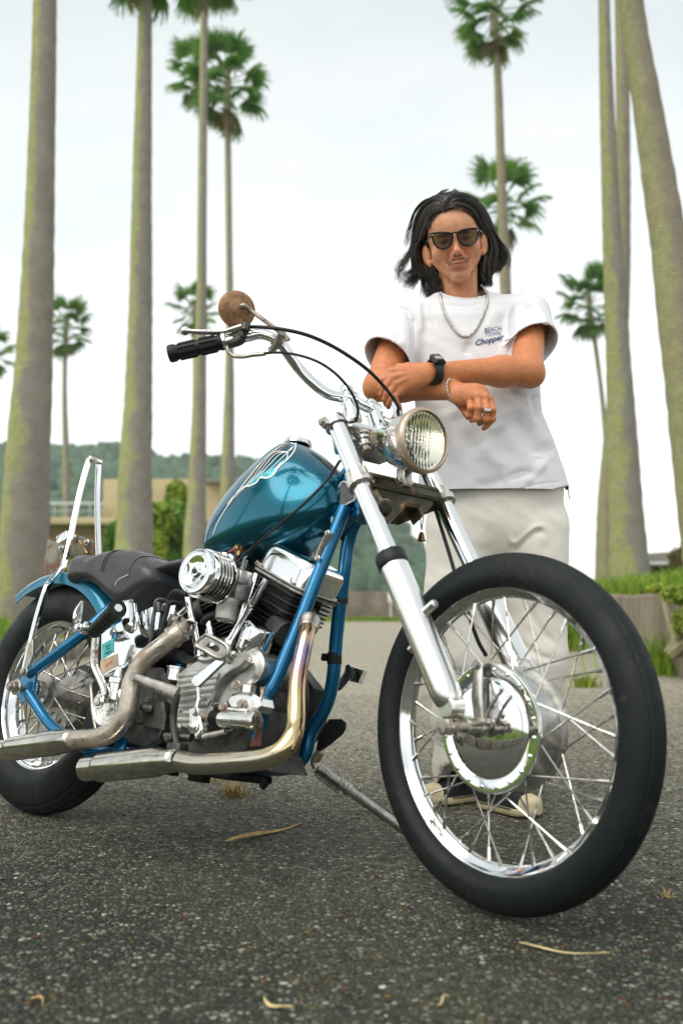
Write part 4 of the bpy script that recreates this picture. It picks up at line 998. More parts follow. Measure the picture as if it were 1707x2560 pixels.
# generator lying across the front of the cases
Gc = B(c3(650, 1045), -.14); b = MB(); b.lathe(Gc, (0, 1, 0), [(.034, -.004), (.0405, 0), (.0405, .014), (.0375, .018), (.0375, .14), (.034, .150), (.012, .152)], 40); b.build('generator', CAST, BIKE)
# breather cap and base
p = B(c3(115, 1085), -.13); b = MB(); b.lathe(p, (0, 0, 1), [(.018, -.022), (.021, -.02), (.021, .008), (.0245, .009), (.0245, .013), (.02, .015), (.0001, .016)], 28); b.build('breather_cap', CHROME, BIKE)
# oil pump
OPc = B(c3(565, 1270), -.175); b = MB()
b.prism([B(q, -.178) for q in (c3(475, 1270), c3(500, 1235), c3(560, 1220), c3(640, 1225), c3(690, 1265), c3(700, 1320), c3(670, 1365), c3(500, 1355), c3(470, 1310))], (0, .06, 0), .008)
b.lathe(B(c3(625, 1235), -.15), (0, 0, 1), [(.018, -.02), (.018, .018), (.015, .02)], 6); OP = b.build('oil_pump', ALU, BIKE)
for q in (c3(458, 1335), c3(588, 1312), c3(548, 1178)): m = MB(); m.hexbolt(B(q, -.179), (0, -1, 0), .009, .010); m.build('pump_bolt', BOLT_R, OP)
b = MB(); b.tube(smooth([B(c3(735, 1200), -.15), B(c3(725, 1260), -.16), B(c3(700, 1330), -.17), B(c3(680, 1375), -.17)], 4), .0038, 8); b.lathe(B(c3(735, 1203), -.15), (0, -.3, 1), [(.007, -.008), (.007, .004)], 10); b.build('oil_line', RUSTY, BIKE)
# hydraulic cylinder with boot, crank and return spring
mc0, mc1 = B(c3(440, 1420), -.185), B(c3(640, 1428), -.185); b = MB(); d = (mc1 - mc0).normalized()
b.tube([mc0, mc0 + d * .004, mc1], [.0175, .0185, .0185], 24); b.lathe(mc1, d, [(.0185, 0), (.022, .003), (.022, .018), (.018, .022), (.0001, .023)], 24); b.box(mc0.lerp(mc1, .6) + Vector((0, 0, .02)), (.06, .022, .010), bev=.003); MCY = b.build('brake_cylinder', ALU, BIKE)
b = MB(); L0 = B(c3(365, 1405), -.185); pth = [L0.lerp(mc0, t / 8) for t in range(9)]; b.tube(pth, [.010, .016, .012, .017, .0125, .018, .013, .0185, .016], 18); b.build('rubber_boot', RUBBER_SM, MCY)
b = MB(); b.tube([B(c3(275, 1388), -.185), L0], [.0085, .0085], 14); b.build('push_rod', RUSTY, MCY)
b = MB(); pts = []; s0, s1 = B(c3(310, 1545), -.18), B(c3(470, 1505), -.18); sd = (s1 - s0).normalized(); su, sv, _ = basis(sd)
for i in range(15 * 10 + 1): a = i / 10 * 2 * math.pi; pts.append(s0.lerp(s1, i / 150) + (su * math.cos(a) + sv * math.sin(a)) * .0065)
b.tube(pts, .0018, 5); b.tube([s1, s1 + sd * .012, B(c3(520, 1490), -.175)], .002, 6); b.build('return_spring', STEEL, BIKE)
b = MB(); b.prism([B(q, -.195) for q in (c3(205, 1340), c3(270, 1335), c3(285, 1420), c3(300, 1480), c3(290, 1520), c3(250, 1560), c3(225, 1480), c3(205, 1430))], (0, .02, 0), .003); b.hexbolt(B(c3(255, 1365), -.196), (0, -1, 0), .008, .008); b.hexbolt(B(c3(240, 1470), -.196), (0, -1, 0), .012, .006); b.build('brake_crank', ALU, BIKE)
# brake pedal: polished arm with slotted tread plate
b = MB(); b.prism([B(q, -.215) for q in (c3(215, 1150), c3(240, 1110), c3(420, 975), c3(470, 985), c3(475, 1000), c3(275, 1190), c3(245, 1190))], (0, .009, 0), .0025)
b.prism([B(q, -.213) for q in (c3(255, 1185), c3(275, 1180), c3(280, 1270), c3(262, 1340), c3(245, 1340), c3(262, 1260))], (0, .008, 0), .002); BP = b.build('brake_pedal', CHROME, BIKE)
tr = [c3(262, 890), c3(320, 830), c3(350, 825), c3(470, 890), c3(490, 935), c3(470, 975), c3(420, 985), c3(330, 935)]; ins = [c3(330, 872), c3(350, 866), c3(420, 900), c3(430, 918), c3(405, 922), c3(345, 895)]
b = MB(); po = [B(q, -.225) + Vector((0, 0, 0)) for q in tr]; pi_ = [B(q, -.225) for q in ins]; b.tube(smooth(po, 4, True), .0055, 8, closed=True)
oc = sum(po, Vector()) / len(po); ic = sum(pi_, Vector()) / len(pi_)
def ringpts(P, n=32): s = smooth(P, 8, True); return [s[int(i * len(s) / n)] for i in range(n)]
ro = ringpts(po); ri = []
for q in ro:
    d = q - oc; ri.append(oc + d * .42)
for off in (-.003, .003): b.quadstrip([p + Vector((0, off, 0)) for p in ro + ro[:1]], [p + Vector((0, off, 0)) for p in ri + ri[:1]])
b.quadstrip([p + Vector((0, -.003, 0)) for p in ri + ri[:1]], [p + Vector((0, .003, 0)) for p in ri + ri[:1]]); b.build('pedal_tread', STEEL, BP)
# ---------------- gearbox, kicker, levers
b = MB(); b.prism([(.40, -.12, .42), (.56, -.12, .42), (.62, -.12, .36), (.62, -.12, .25), (.56, -.12, .215), (.40, -.12, .225), (.37, -.12, .30), (.37, -.12, .38)], (0, .22, 0), .01)
b.cyl((.52, -.125, .33), (.52, -.11, .33), .055, 30, bev=.004); b.build('gearbox', CAST_DK, BIKE)
KC = B(c2(705, 690), -.165); b = MB(); b.lathe(KC, (0, -1, 0), [(.058, -.05), (.060, -.012), (.057, 0), (.050, .004), (.046, .002), (.044, -.004), (.038, -.004), (.036, .001), (.034, -.004), (.028, -.004), (.026, .001), (.024, -.004), (.018, -.003), (.016, .006), (.0001, .006)], 44); b.build('kicker_housing', ALU, BIKE)
b = MB(); ka = [B(c2(675, 665), -.185), B(c2(692, 600), -.188), B(c2(660, 520), -.19), B(c2(620, 430), -.195), B(c2(618, 340), -.20), B(c2(628, 240), -.205)]
b.tube(smooth(ka, 6), smooth_s([.015, .0135, .0125, .0115, .011, .011], 6), 14, flat=.7); b.cyl(ka[0] - Vector((0, .012, 0)), ka[0] + Vector((0, -.014, 0)), .020, 20, bev=.002); b.hexbolt(ka[0] + Vector((0, -.013, 0)), (0, -1, 0), .010, .008); KA = b.build('kick_arm', CHROME_PIT, BIKE)
kp0, kp1 = B(c1(612, 1255), -.215), B(c1(772, 1100), -.265); d = (kp1 - kp0).normalized(); L = (kp1 - kp0).length
pth, rr_ = [], []
for i in range(49):
    t = i / 48; pth.append(kp0 + d * L * t); ph = (t * 6.5) % 1; rr_.append((.0185 + .003 * t + (.0025 if t > .9 else 0)) - (.0022 if ph < .16 else 0))
b = MB(); b.tube(pth, rr_, 20); KP = b.build('kick_pedal', RUBBER_SM, KA)
b = MB(); e_ = kp1; b.tube([e_ - d * .004, e_ + d * .004], [.012, .010], 14); b.build('pedal_cap', CHROME, KP)
p = B(c1(565, 1230), -.20); b = MB(); b.box(p, (.040, .026, .022), (d, Vector((0, 1, 0)), d.cross(Vector((0, 1, 0)))), bev=.004); b.hexbolt(p + Vector((-.012, -.014, 0)), (0, -1, 0), .009, .008); b.build('pedal_pivot', CHROME_WORN, BIKE)
b = MB(); pts = [B(c1(500, 1195), -.205), B(c1(505, 1120), -.205), B(c1(540, 1045), -.205)]; b.tube(smooth([B(c1(490, 1220), -.205), B(c1(505, 1180), -.205), B(c1(515, 1120), -.207), B(c1(540, 1050), -.21)], 5), smooth_s([.010, .014, .014, .004], 5), 14, flat=.45, ref=(0, -1, 0)); b.build('heel_rest', CHROME, BIKE)
b = MB(); q0, q1 = B(c1(840, 1085), -.17), B(c1(858, 1260), -.17); b.tube([q0 + Vector((0, 0, .006)), q0, q0.lerp(q1, .5), q0.lerp(q1, .85), q1], [.012, .023, .022, .017, .006], 22); b.build('filter_cup', CHROME, BIKE)
b = MB(); b.tube([B(c1(770, 1075), -.17), B(c1(860, 1060), -.17)], .008, 10); b.build('cup_bracket', CHROME_WORN, BIKE)
# foot lever
b = MB(); lv = [B(c2(870, 500), -.215), B(c2(1000, 555), -.21), B(c2(1160, 615), -.205)]; b.tube(lv, [.010, .0135, .0175], 14, flat=.42, ref=(0, 0, 1)); b.cyl(lv[2] - Vector((0, .012, 0)), lv[2] + Vector((0, -.012, 0)), .0155, 18, bev=.002)
b.cyl(lv[0] + Vector((0, -.004, 0)), lv[0] + Vector((0, .012, 0)), .011, 14); b.build('foot_lever', STEEL, BIKE)
b = MB(); b.tube(smooth([lv[2], B(c2(1140, 720), -.20), B(c2(1135, 830), -.195), B(c2(1160, 960), -.19)], 6), [.0085] * 19, 12); b.box(B(c2(1160, 965), -.185), (.045, .03, .022), bev=.004); b.build('lever_shaft', CAST_DK, BIKE)
b = MB(); b.cyl(B(c2(1080, 890), -.19), B(c2(1250, 900), -.17), .0095, 14); b.hexbolt(B(c2(1080, 890), -.19), (-1, 0, 0), .012, .010); b.hexbolt(B(c2(1100, 905), -.20), (0, -1, 0), .007, .006); b.build('cross_shaft', STEEL_DK, BIKE)
b = MB(); b.cyl(B(c2(935, 700), -.15), B(c2(1005, 715), -.135), .013, 18, bev=.002); b.hexbolt(B(c2(935, 700), -.15), (-.5, -1, 0), .008, .006); b.build('shift_boss', CAST_DK, BIKE)
b = MB(); b.prism([B(q, -.14) for q in (c2(960, 640), c2(1060, 660), c2(1075, 760), c2(1060, 860), c2(930, 835), c2(920, 740))], (0, .05, 0), .006); b.build('side_cover', CAST_DK, BIKE)
b = MB(); z0 = B(c2(785, 470), -.16); b.lathe(z0 - Vector((0, 0, .05)), (0, 0, 1), [(.020, -.02), (.020, .02), (.024, .022), (.024, .034), (.016, .038), (.013, .05), (.013, .062), (.008, .066), (.0001, .067)], 24); b.build('valve_cap', CHROME_WORN, BIKE)
b = MB(); b.tube(smooth([B(c2(605, 640), -.15), B(c2(600, 560), -.15), B(c2(625, 520), -.15)], 4), .006, 10); b.tube(smooth([B(c2(605, 640), -.15), B(c2(610, 720), -.15), B(c2(630, 840), -.15)], 4), .006, 10); b.build('oil_line', STEEL, BIKE)

# ---------------- oil tank panel with stickers
op = [c1(655, 1250), c1(700, 1225), c1(820, 1160), c1(990, 1078), c1(1080, 1062), c1(1138, 1070), c1(1120, 1150), c1(1060, 1270), c1(990, 1370), c1(860, 1450), c1(690, 1548), c1(655, 1558)]
b = MB(); b.prism([B(q, -.142) for q in op], (0, .16, 0), .006); OT = b.build('oil_tank', CHROME, BIKE)
TEAL = mat_simple('teal_sticker', (.08, .50, .50), .5); PEACH = mat_simple('pale_sticker', (.55, .42, .30), .55, 0, 60, .3); ORANGE = mat_simple('orange_ink', (.75, .22, .05), .5); INK = mat_simple('dark_ink', (.01, .035, .05), .5)
def text_mesh(body, size, shear=0.0, offset=0.0, extr=.0003, space=1.0):
    cu = bpy.data.curves.new('lettering', 'FONT'); cu.body = body; cu.size = size; cu.shear = shear; cu.offset = offset; cu.extrude = extr; cu.align_x = 'CENTER'; cu.align_y = 'CENTER'; cu.resolution_u = 2; cu.space_character = space
    ob = bpy.data.objects.new('lettering', cu); COL.objects.link(ob); dg = bpy.context.evaluated_depsgraph_get(); me = bpy.data.meshes.new_from_object(ob.evaluated_get(dg)); bpy.data.objects.remove(ob); bpy.data.curves.remove(cu); return me
def sticker(qs, mat, lift):
    b = MB(); b.prism([B(q, -.142 - lift) for q in qs], (0, .0006, 0)); return b.build('sticker', mat, OT)
sq = [c1(668, 1335), c1(745, 1292), c1(742, 1385), c1(668, 1432)]; sticker(sq, TEAL, .0012)
sticker([c1(658, 1440), c1(770, 1395), c1(775, 1470), c1(655, 1545)], PEACH, .0008)
def put_text(body, p, w, ux, mat, shear=0, lift=.0016, off=0.0, parent=None, ratio=1.0):
    me = text_mesh(body, 1.0, shear, off); vs_ = [v.co.copy() for v in me.vertices]; wd = max(v.x for v in vs_) - min(v.x for v in vs_); s = w / wd
    a = B(p, -.142 - lift); X_ = Vector((ux[0], 0, ux[1])).normalized(); Z_ = Vector((-X_.z, 0, X_.x))
    for v in me.vertices: v.co = a + X_ * v.co.x * s + Z_ * v.co.y * s * ratio + Vector((0, -1, 0)) * v.co.z
    me.materials.append(mat); return link_mesh('lettering', me, None, parent or OT)
ux = (B(c1(745, 1292), -.142) - B(c1(668, 1335), -.142)); ux = (ux.x, ux.z)
put_text('BEACH', c1(708, 1345), .020, ux, INK); put_text('TOWN', c1(708, 1365), .017, ux, INK); put_text('Chopper', c1(706, 1388), .027, ux, INK, .5)
put_text('HWY', c1(715, 1462), .024, ux, ORANGE); put_text('SURF STORE', c1(712, 1488), .026, ux, ORANGE, 0, .0016) if False else None
for k, (a, c_) in enumerate(((c1(1030, 1045), c1(975, 1360)), (c1(1120, 1060), c1(1045, 1290)))):       # oil lines in front of the panel
    b = MB(); p0 = B(a, -.155); p1 = B(c_, -.155); b.tube(smooth([p0 + Vector((.02, .03, .0)), p0, p0.lerp(p1, .3) + Vector((-.004, 0, 0)), p0.lerp(p1, .7), p1], 5), .0052, 12); b.build('oil_line', (STEEL_DK, RUBBER)[k], BIKE)
b = MB(); p = B(c1(1040, 1085), -.15); b.lathe(p, (-.2, -.2, 1), [(.009, -.014), (.009, .006), (.007, .010)], 16); b.build('oil_fitting', STEEL_DK, BIKE)
b = MB(); b.tube(smooth([B(c1(1225, 1010), -.15), B(c1(1150, 990), -.14), B(c1(1110, 1040), -.13), B(c1(1120, 1130), -.12), B(c1(1180, 1170), -.11)], 6), .007, 10); b.build('breather_hose', RUBBER, BIKE)
b = MB(); b.cyl((.60, -.06, .52), (.60, .08, .52), .06, 30, bev=.006); b.build('oil_filter', IRON_BLK, BIKE)

# ---------------- exhaust
HEAT = NT('heat_tinted_steel'); _t = HEAT.coord('Object'); _s = HEAT.n('ShaderNodeSeparateXYZ'); HEAT.l(_t, _s.inputs[0])
_h = HEAT.math('ADD', _s.outputs[2], HEAT.math('MULTIPLY', HEAT.noise(14, 3, .6), .10))
HEAT.set(color=HEAT.ramp(_h, [(.26, (.62, .58, .50)), (.33, (.70, .56, .30)), (.42, (.70, .52, .27)), (.48, (.50, .30, .26)), (.525, (.36, .32, .50)), (.56, (.55, .38, .26)), (.60, (.45, .30, .18))]), metal=1.0, rough=HEAT.ramp(HEAT.noise(26, 4), [(.3, .12), (.7, .28)])); HEAT = HEAT.m
PIPE = mat_metal_rust('exhaust_steel', (.60, .56, .48), (.17, .095, .055), .43, 46, .2, .6, .16); MUFF = mat_simple('muffler_steel', (.56, .54, .48), .16, 1.0, 22, .2, .06, 60, .001)
port = EO + KF * .245 + Vector((KF.z, 0, -KF.x)) * .095 + Vector((0, -.07, 0))
h1 = [B(c3(1050, 660), -.035), B(c3(1062, 735), -.075), B(c3(1040, 840), -.105), B(c3(1005, 1000), -.12), B(c3(975, 1180), -.135), B(e1(1330, 720), -.155), B(e1(1290, 880), -.175), B(e1(1190, 1010), -.188), B(e1(1020, 1085), -.195), B(e1(760, 1115), -.20), B(e1(400, 1135), -.20), B(c2(1180, 1052), -.20)]
b = MB(); b.tube(smooth(h1, 8), smooth_s([.0185, .0185, .0185, .019, .0195, .020, .0205, .0215, .0225, .023, .0235, .024], 8), 24); b.build('exhaust_pipe', HEAT, BIKE)
b = MB(); d = (h1[2] - h1[1]).normalized(); b.lathe(h1[1] - d * .012, d, [(.022, 0), (.0255, .003), (.0255, .018), (.023, .022), (.0235, .03), (.021, .036)], 24); b.build('port_clamp', STEEL, BIKE)
h2 = [B(c2(1250, 170), -.06), B(c2(1190, 198), -.145), B(c2(1080, 285), -.165), B(c2(940, 400), -.18), B(c2(870, 530), -.185), B(c2(845, 660), -.185), B(c2(815, 770), -.185), B(c2(745, 860), -.185), B(c2(640, 900), -.185), B(c2(520, 912), -.185), B(c2(400, 925), -.185)]
b = MB(); b.tube(smooth(h2, 8), smooth_s([.022, .023, .0235, .0235, .024, .024, .024, .024, .024, .024, .0245], 8), 24); b.build('exhaust_pipe', PIPE, BIKE)
b = MB(); d = (h2[2] - h2[1]).normalized(); b.lathe(h2[1] - d * .004, d, [(.024, 0), (.029, .003), (.029, .012), (.0265, .015), (.0265, .026), (.029, .028), (.029, .036), (.025, .04)], 26); b.build('port_clamp', RUSTY, BIKE)
def muffler(a, b_, r0, r1, mat):
    d = (b_ - a); L = d.length; m = MB(); m.lathe(a, d, [(r0 - .006, -.004), (r0, 0), (r0 + .003, .01), (r0 + .0035, L * .10), (r1, L * .20), (r1, L * .80), (r1 - .001, L * .83), (r1 - .0055, L * .845), (r1 - .0055, L), (r1 - .008, L), (r1 - .010, L * .9), (.0001, L * .88)], 36, cap=False); return m.build('muffler', mat, BIKE)
muffler(B(c2(1150, 1045), -.20), B(c2(560, 1105), -.205), .0245, .0345, MUFF); muffler(B(c2(480, 915), -.185), B(c2(2, 982), -.19), .0255, .0325, MUFF)
b = MB(); b.box(B(c2(790, 955), -.15), (.036, .012, .040), bev=.003); b.tube([B(c2(560, 1015), -.15), B(c2(700, 985), -.14), B(c2(800, 960), -.14)], .006, 8); b.build('muffler_bracket', PAINT, BIKE)
b = MB(); b.prism([B(q, -.12) for q in (e1(905, 880), e1(1000, 690), e1(975, 960), e1(870, 970))], (0, .008, 0), .002); b.build('engine_strap', mat_simple('oxide_strap', (.20, .085, .06), .6, .2, 40, .3), BIKE)
# ---------------- under-body, left side
b = MB(); b.prism([(.36, .135, .44), (.42, .135, .47), (.78, .135, .47), (.84, .135, .42), (.85, .135, .33), (.80, .135, .25), (.42, .135, .23), (.36, .135, .28)], (0, .07, 0), .015); b.build('primary_cover', IRON_BLK, BIKE)
b = MB(); b.lathe((.74, .205, .36), (0, 1, 0), [(.10, 0), (.10, .012), (.092, .018), (.0001, .02)], 40); b.build('clutch_cover', STEEL_DK, BIKE)
J = crop(760, 1500, .2551)
b = MB(); b.prism([B(q, .118) for q in (J(140, 1330), J(240, 1165), J(360, 1165), J(400, 1200), J(395, 1260), J(370, 1310), J(240, 1420), J(100, 1510))], (0, .008, 0), .002); b.build('stand_bracket', IRON_BLK, BIKE)
jb = [B(J(160, 1480), .125), B(J(110, 1580), .13), B(J(130, 1640), .135)]; b = MB(); b.tube(smooth(jb, 4), .0125, 12, flat=.8); b.build('stand_pivot', RUSTY, BIKE)
j0, j1 = B(J(140, 1640), .135), B(J(700, 2050), .25); gnd = BM @ j1
# run the leg down to the road
dirw = (BM.to_3x3() @ (j1 - j0)).normalized(); w0 = BM @ j0; tt = (w0.z - .012) / -dirw.z if dirw.z < -.05 else .35
j2 = j0 + (j1 - j0).normalized() * min(tt, .62)
b = MB(); Lj = (j2 - j0).length; dj = (j2 - j0).normalized(); b.tube([j0, j0 + dj * .06, j0 + dj * .062, j0 + dj * .07, j0 + dj * .072, j0 + dj * .082, j0 + dj * .084, j0 + dj * .094, j0 + dj * .096, j2], [.0115, .0115, .015, .015, .013, .013, .0155, .0155, .012, .0115], 16); b.ell(j2, (.022, .03, .010)); b.build('kickstand', STEEL, BIKE)
b = MB(); s0 = j0 + Vector((.0, -.012, -.014)); s1 = s0 + dj * .075; pts = []; su, sv, _ = basis(dj)
for i in range(121): a = i / 10 * 2 * math.pi; pts.append(s0.lerp(s1, i / 120) + (su * math.cos(a) + sv * math.sin(a)) * .007)
b.tube(pts, .0018, 5); b.build('stand_spring', STEEL_DK, BIKE)
b = MB(); b.tube(smooth([B(J(325, 870), .20), B(J(380, 800), .22), B(J(430, 720), .235), B(J(425, 640), .24)], 5), smooth_s([.012, .014, .013, .006], 5), 12, flat=.5); FL = b.build('shift_lever', IRON_BLK, BIKE)
b = MB(); b.prism([B(q, .25) for q in (J(435, 635), J(585, 685), J(530, 812), J(440, 790), J(465, 710))], (-.01, .03, 0), .002); b.build('lever_pad', ALU, FL)
b = MB(); b.tube([B(e1(1060, 1290), -.02), B(e1(1000, 1365), -.02)], .009, 10); b.build('drain_tube', IRON_BLK, BIKE)
b = MB(); b.box((.60, 0, .186), (.42, .16, .02), bev=.006); b.box((.70, -.06, .171), (.05, .03, .02), bev=.003); b.box((.48, .05, .171), (.03, .03, .02), bev=.003); b.build('skid_plate', IRON_BLK, BIKE)

# ---------------- seat, fender, backrest bar
def loft(st, n=40, top=2.9, bot=3.5):
    """stations: (x, zbottom, ztop, half width, crown)"""
    cols = [smooth_s([s[i] for s in st], 5) for i in range(4)]; rows = []
    for x, b0, t0, w0 in zip(*cols):
        zm = b0 + (t0 - b0) * .45; row = []
        for k in range(n + 1):
            a = 2 * math.pi * k / n; ca, sa = math.cos(a), math.sin(a)
            pw = 2 / (top if sa > 0 else bot); row.append(Vector((x, w0 * math.copysign(abs(ca) ** (2 / 3.2), ca), zm + ((t0 - zm) if sa > 0 else (zm - b0)) * math.copysign(abs(sa) ** pw, sa))))
        rows.append(row)
    return rows
st = [(.045, .668, .690, .03), (.055, .650, .720, .085), (.085, .640, .738, .110), (.12, .644, .735, .116), (.16, .646, .724, .119), (.205, .632, .742, .120), (.25, .606, .748, .120), (.30, .580, .746, .120), (.35, .572, .734, .119), (.40, .606, .716, .117), (.437, .630, .690, .110), (.455, .642, .668, .085), (.459, .648, .655, .02)]
rows = loft(st); b = MB(); b.grid(rows); n_ = len(rows[0]); b._face(tuple(range(n_ - 1))); b._face(tuple((len(rows) - 1) * n_ + k for k in range(n_ - 1)))
for i, v in enumerate(b.v): b.v[i] = v + Vector((0, 0, mnoise.noise(v * 11) * .0025)) + Vector((0, mnoise.noise(v * 13 + Vector((5, 0, 0))) * .002, 0))
SEAT = b.build('pillion_pad', LEATHER, BIKE, 60); sbv = bvh_of(SEAT)
def seam(xp, name='seam', r_=.0010, mat=RUBBER_SM, k0=0, k1=.5):
    r = min(range(len(rows)), key=lambda i: abs(rows[i][0].x - xp)); pts = rows[r][int(k0 * (n_ - 1)):int(k1 * (n_ - 1)) + 1]
    m = MB(); c = Vector((xp, 0, .67)); m.tube([p + (p - c).normalized() * .0008 for p in pts], r_, 6); return m.build(name, mat, SEAT)
seam(.25); seam(.262, r_=.0008); seam(.37)
m = MB(); pts = [bhit(sbv, q, .001) for q in (c1(755, 950), c1(765, 925), c1(790, 905), c1(840, 880))]; pts = [p for p, _ in pts if p is not None]
if len(pts) > 2: m.tube(smooth(pts, 4), .0012, 5); m.build('frayed_piping', WHITEP, SEAT)
st2 = [(.36, .652, .672, .09), (.42, .668, .692, .092), (.47, .683, .708, .082), (.52, .695, .724, .066), (.555, .705, .736, .05), (.585, .714, .738, .03), (.60, .722, .730, .008)]
rows2 = loft(st2); b = MB(); b.grid(rows2); n2 = len(rows2[0]); b._face(tuple(range(n2 - 1))); b._face(tuple((len(rows2) - 1) * n2 + k for k in range(n2 - 1))); b.build('seat', LEATHER, BIKE, 60)
# rear fender: ribbed blue band round the tyre
fa0, fa1 = 18, 126; rows = []
for i in range(45):
    a = R(fa0 + (fa1 - fa0) * i / 44); row = []
    for y, dr in ((-.083, -.034), (-.082, -.012), (-.074, .0), (-.05, .008), (-.025, .011), (-.012, .0135), (0, .014), (.012, .0135), (.025, .011), (.05, .008), (.074, 0), (.082, -.012), (.083, -.034)):
        rr = .350 + dr; row.append((math.cos(a) * rr, y, .332 + math.sin(a) * rr))
    for y, dr in ((.080, -.034), (.079, -.013), (.05, .005), (0, .010), (-.05, .005), (-.079, -.013), (-.080, -.034), (-.083, -.034)):
        rr = .350 + dr; row.append((math.cos(a) * rr, y, .332 + math.sin(a) * rr))
    rows.append(row)
b = MB(); b.grid(rows); nn_ = len(rows[0]); b._face(tuple(range(nn_))); b._face(tuple((len(rows) - 1) * nn_ + k for k in range(nn_))); b.build('rear_fender', PAINT_FENDER, BIKE, 40)
# backrest bar
sl = [B(c1(602, 124), -.012), B(c1(578, 150), -.020), B(c1(522, 350), -.034), B(c1(440, 740), -.060), B(c1(400, 850), -.080), B(c1(325, 935), -.112), B(c1(300, 980), -.125), B(c1(240, 1180), -.128), B(c1(190, 1390), -.13), B(c1(165, 1500), -.13)]
BARM = mat_metal_rust('backrest_chrome', (.80, .81, .81), (.20, .13, .09), .32, 34, .08, .6, .03)
b = MB(); q = smooth(sl, 5); b.tube(q, .0085, 8, flat=.8, power=5, ref=(0, 1, 0))
sr = [Vector((p.x, -p.y, p.z)) for p in sl]; b.tube(smooth(sr, 5), .0085, 8, flat=.8, power=5, ref=(0, 1, 0)); b.box((sl[0] + sr[0]) / 2, (.014, .05, .014), bev=.003); SIS = b.build('backrest_bar', BARM, BIKE)
b = MB(); b.prism([B(c1(165, 1345), -.138), B(c1(215, 1300), -.138), B(c1(215, 1400), -.138), B(c1(180, 1490), -.138), B(c1(150, 1490), -.138)], (0, .012, 0), .002); b.build('bar_mount', RUSTY, SIS); b = MB(); b.hexbolt(B(c1(165, 1515), -.145), (0, -1, 0), .010, .010); b.build('mount_bolt', BOLT_R, SIS)
PLATE = mat_metal_rust('flaked_plate', (.24, .24, .19), (.09, .045, .03), .50, 38, .6, .85, .03)
for n_m, pts, y in (('licence_plate', (c1(315, 648), c1(422, 688), c1(405, 850), c1(385, 890), c1(345, 897), c1(275, 878)), -.045), ('backing_plate', (c1(440, 640), c1(480, 608), c1(608, 655), c1(605, 745), c1(560, 775), c1(440, 760)), .0)):
    P_ = [B(q, y) for q in pts]; b = MB(); b.prism(P_, (.003, .003, 0), .0008); BPL = b.build(n_m, PLATE, BIKE)
b = MB(); b.box(B(c1(412, 640), .0), (.05, .012, .03), (Vector((1, 0, .4)), Vector((0, 1, 0)), Vector((-.4, 0, 1))), bev=.003); b.build('plate_bracket', CHROME, BIKE)
b = MB(); b.tube([B(c1(525, 660), -.01), B(c1(575, 745), -.012)], .005, 8); b.build('strap_bolt', BRASS, BIKE)
for q in (c1(485, 635), c1(570, 668), c1(405, 708)):
    b = MB(); b.hexbolt(B(q, -.012 if q[0] > 158 else -.05), (0, -1, 0), .0075, .007); b.build('plate_bolt', BOLT, BIKE)

# ---------------- front end
fxT, fxB = SMI @ FB(c6(125, 352), -.13), SMI @ FB(c7(440, 800), -.13)          # right leg centre line in the front frame
LD = (fxB - fxT).normalized(); LL = (fxB - fxT).length
for s in (-1, 1):
    def lp(d, s=s): q = fxT + LD * d; return F2B((q.x, q.y * (-s if False else 1) if s < 0 else -q.y, q.z))
    ax = (lp(1) - lp(0)).normalized(); sl0 = LL * .533
    m = MB(); m.lathe(lp(-.004), ax, [(.0001, -.004), (.016, -.003), (.0205, 0), (.0205, sl0 + .05)], 32); m.build('fork_tube', CHROME, BIKE)
    m = MB(); m.lathe(lp(sl0), ax, [(.030, .010), (.0305, .03), (.0305, LL - sl0 - .03), (.029, LL - sl0 - .018), (.026, LL - sl0 - .006), (.022, LL - sl0), (.0001, LL - sl0)], 36); SLD = m.build('fork_slider', ALU_BR, BIKE)
    m = MB(); m.lathe(lp(sl0), ax, [(.0205, -.012), (.030, -.010), (.0335, -.004), (.0335, .012), (.0325, .022), (.0305, .024)], 32); m.build('dust_cap', RUBBER_SM, SLD)
    # axle lug
    lugc = lp(LL + .006); m = MB(); m.cyl(lugc - FY * .018, lugc + FY * .018, .021, 22, bev=.003); m.box(lugc - ax * .018, (.036, .030, .030), (FFW, FY, ax), bev=.006); m.build('axle_lug', ALU, SLD)
    if s < 0:
        m = MB(); m.cyl(lp(LL * .74) + FFW * .028, lp(LL * .74) + FFW * .062, .009, 14, bev=.002); m.build('slider_boss', ALU, SLD); m = MB(); m.cyl(lp(LL * .80) - FFW * .028, lp(LL * .80) - FFW * .045, .008, 12, bev=.002); m.build('slider_boss', ALU, SLD)
    else:
        m = MB(); m.prism([lp(LL * .90) + FFW * x + ax * z - FY * .032 for x, z in ((.02, -.03), (.05, -.01), (.055, .02), (.02, .03))], FY * .014, .002); m.build('slider_boss', ALU, SLD)
# axle through the wheel
q = SMI @ (FWC); aL = F2B((q.x, .16, q.z)); aR = F2B((q.x, -.155, q.z))
lugR = F2B((fxB + LD * .006)); off = (lugR - F2B(((SMI @ lugR).x, 0, (SMI @ lugR).z)))
m = MB(); m.cyl(aR, aL, .0095, 16); m.lathe(aR - FY * .004, -FY, [(.017, 0), (.017, .012), (.0135, .0135), (.0135, .022), (.0001, .023)], 6); m.build('front_axle', BOLT_R, BIKE)
m = MB(); m.lathe(FWC - FY * .072, -FY, [(.0001, 0), (.017, 0), (.019, .004), (.019, .010), (.0145, .012), (.0145, .042), (.018, .044), (.018, .05), (.0001, .05)], 24); m.build('axle_spacer', STEEL, BIKE)
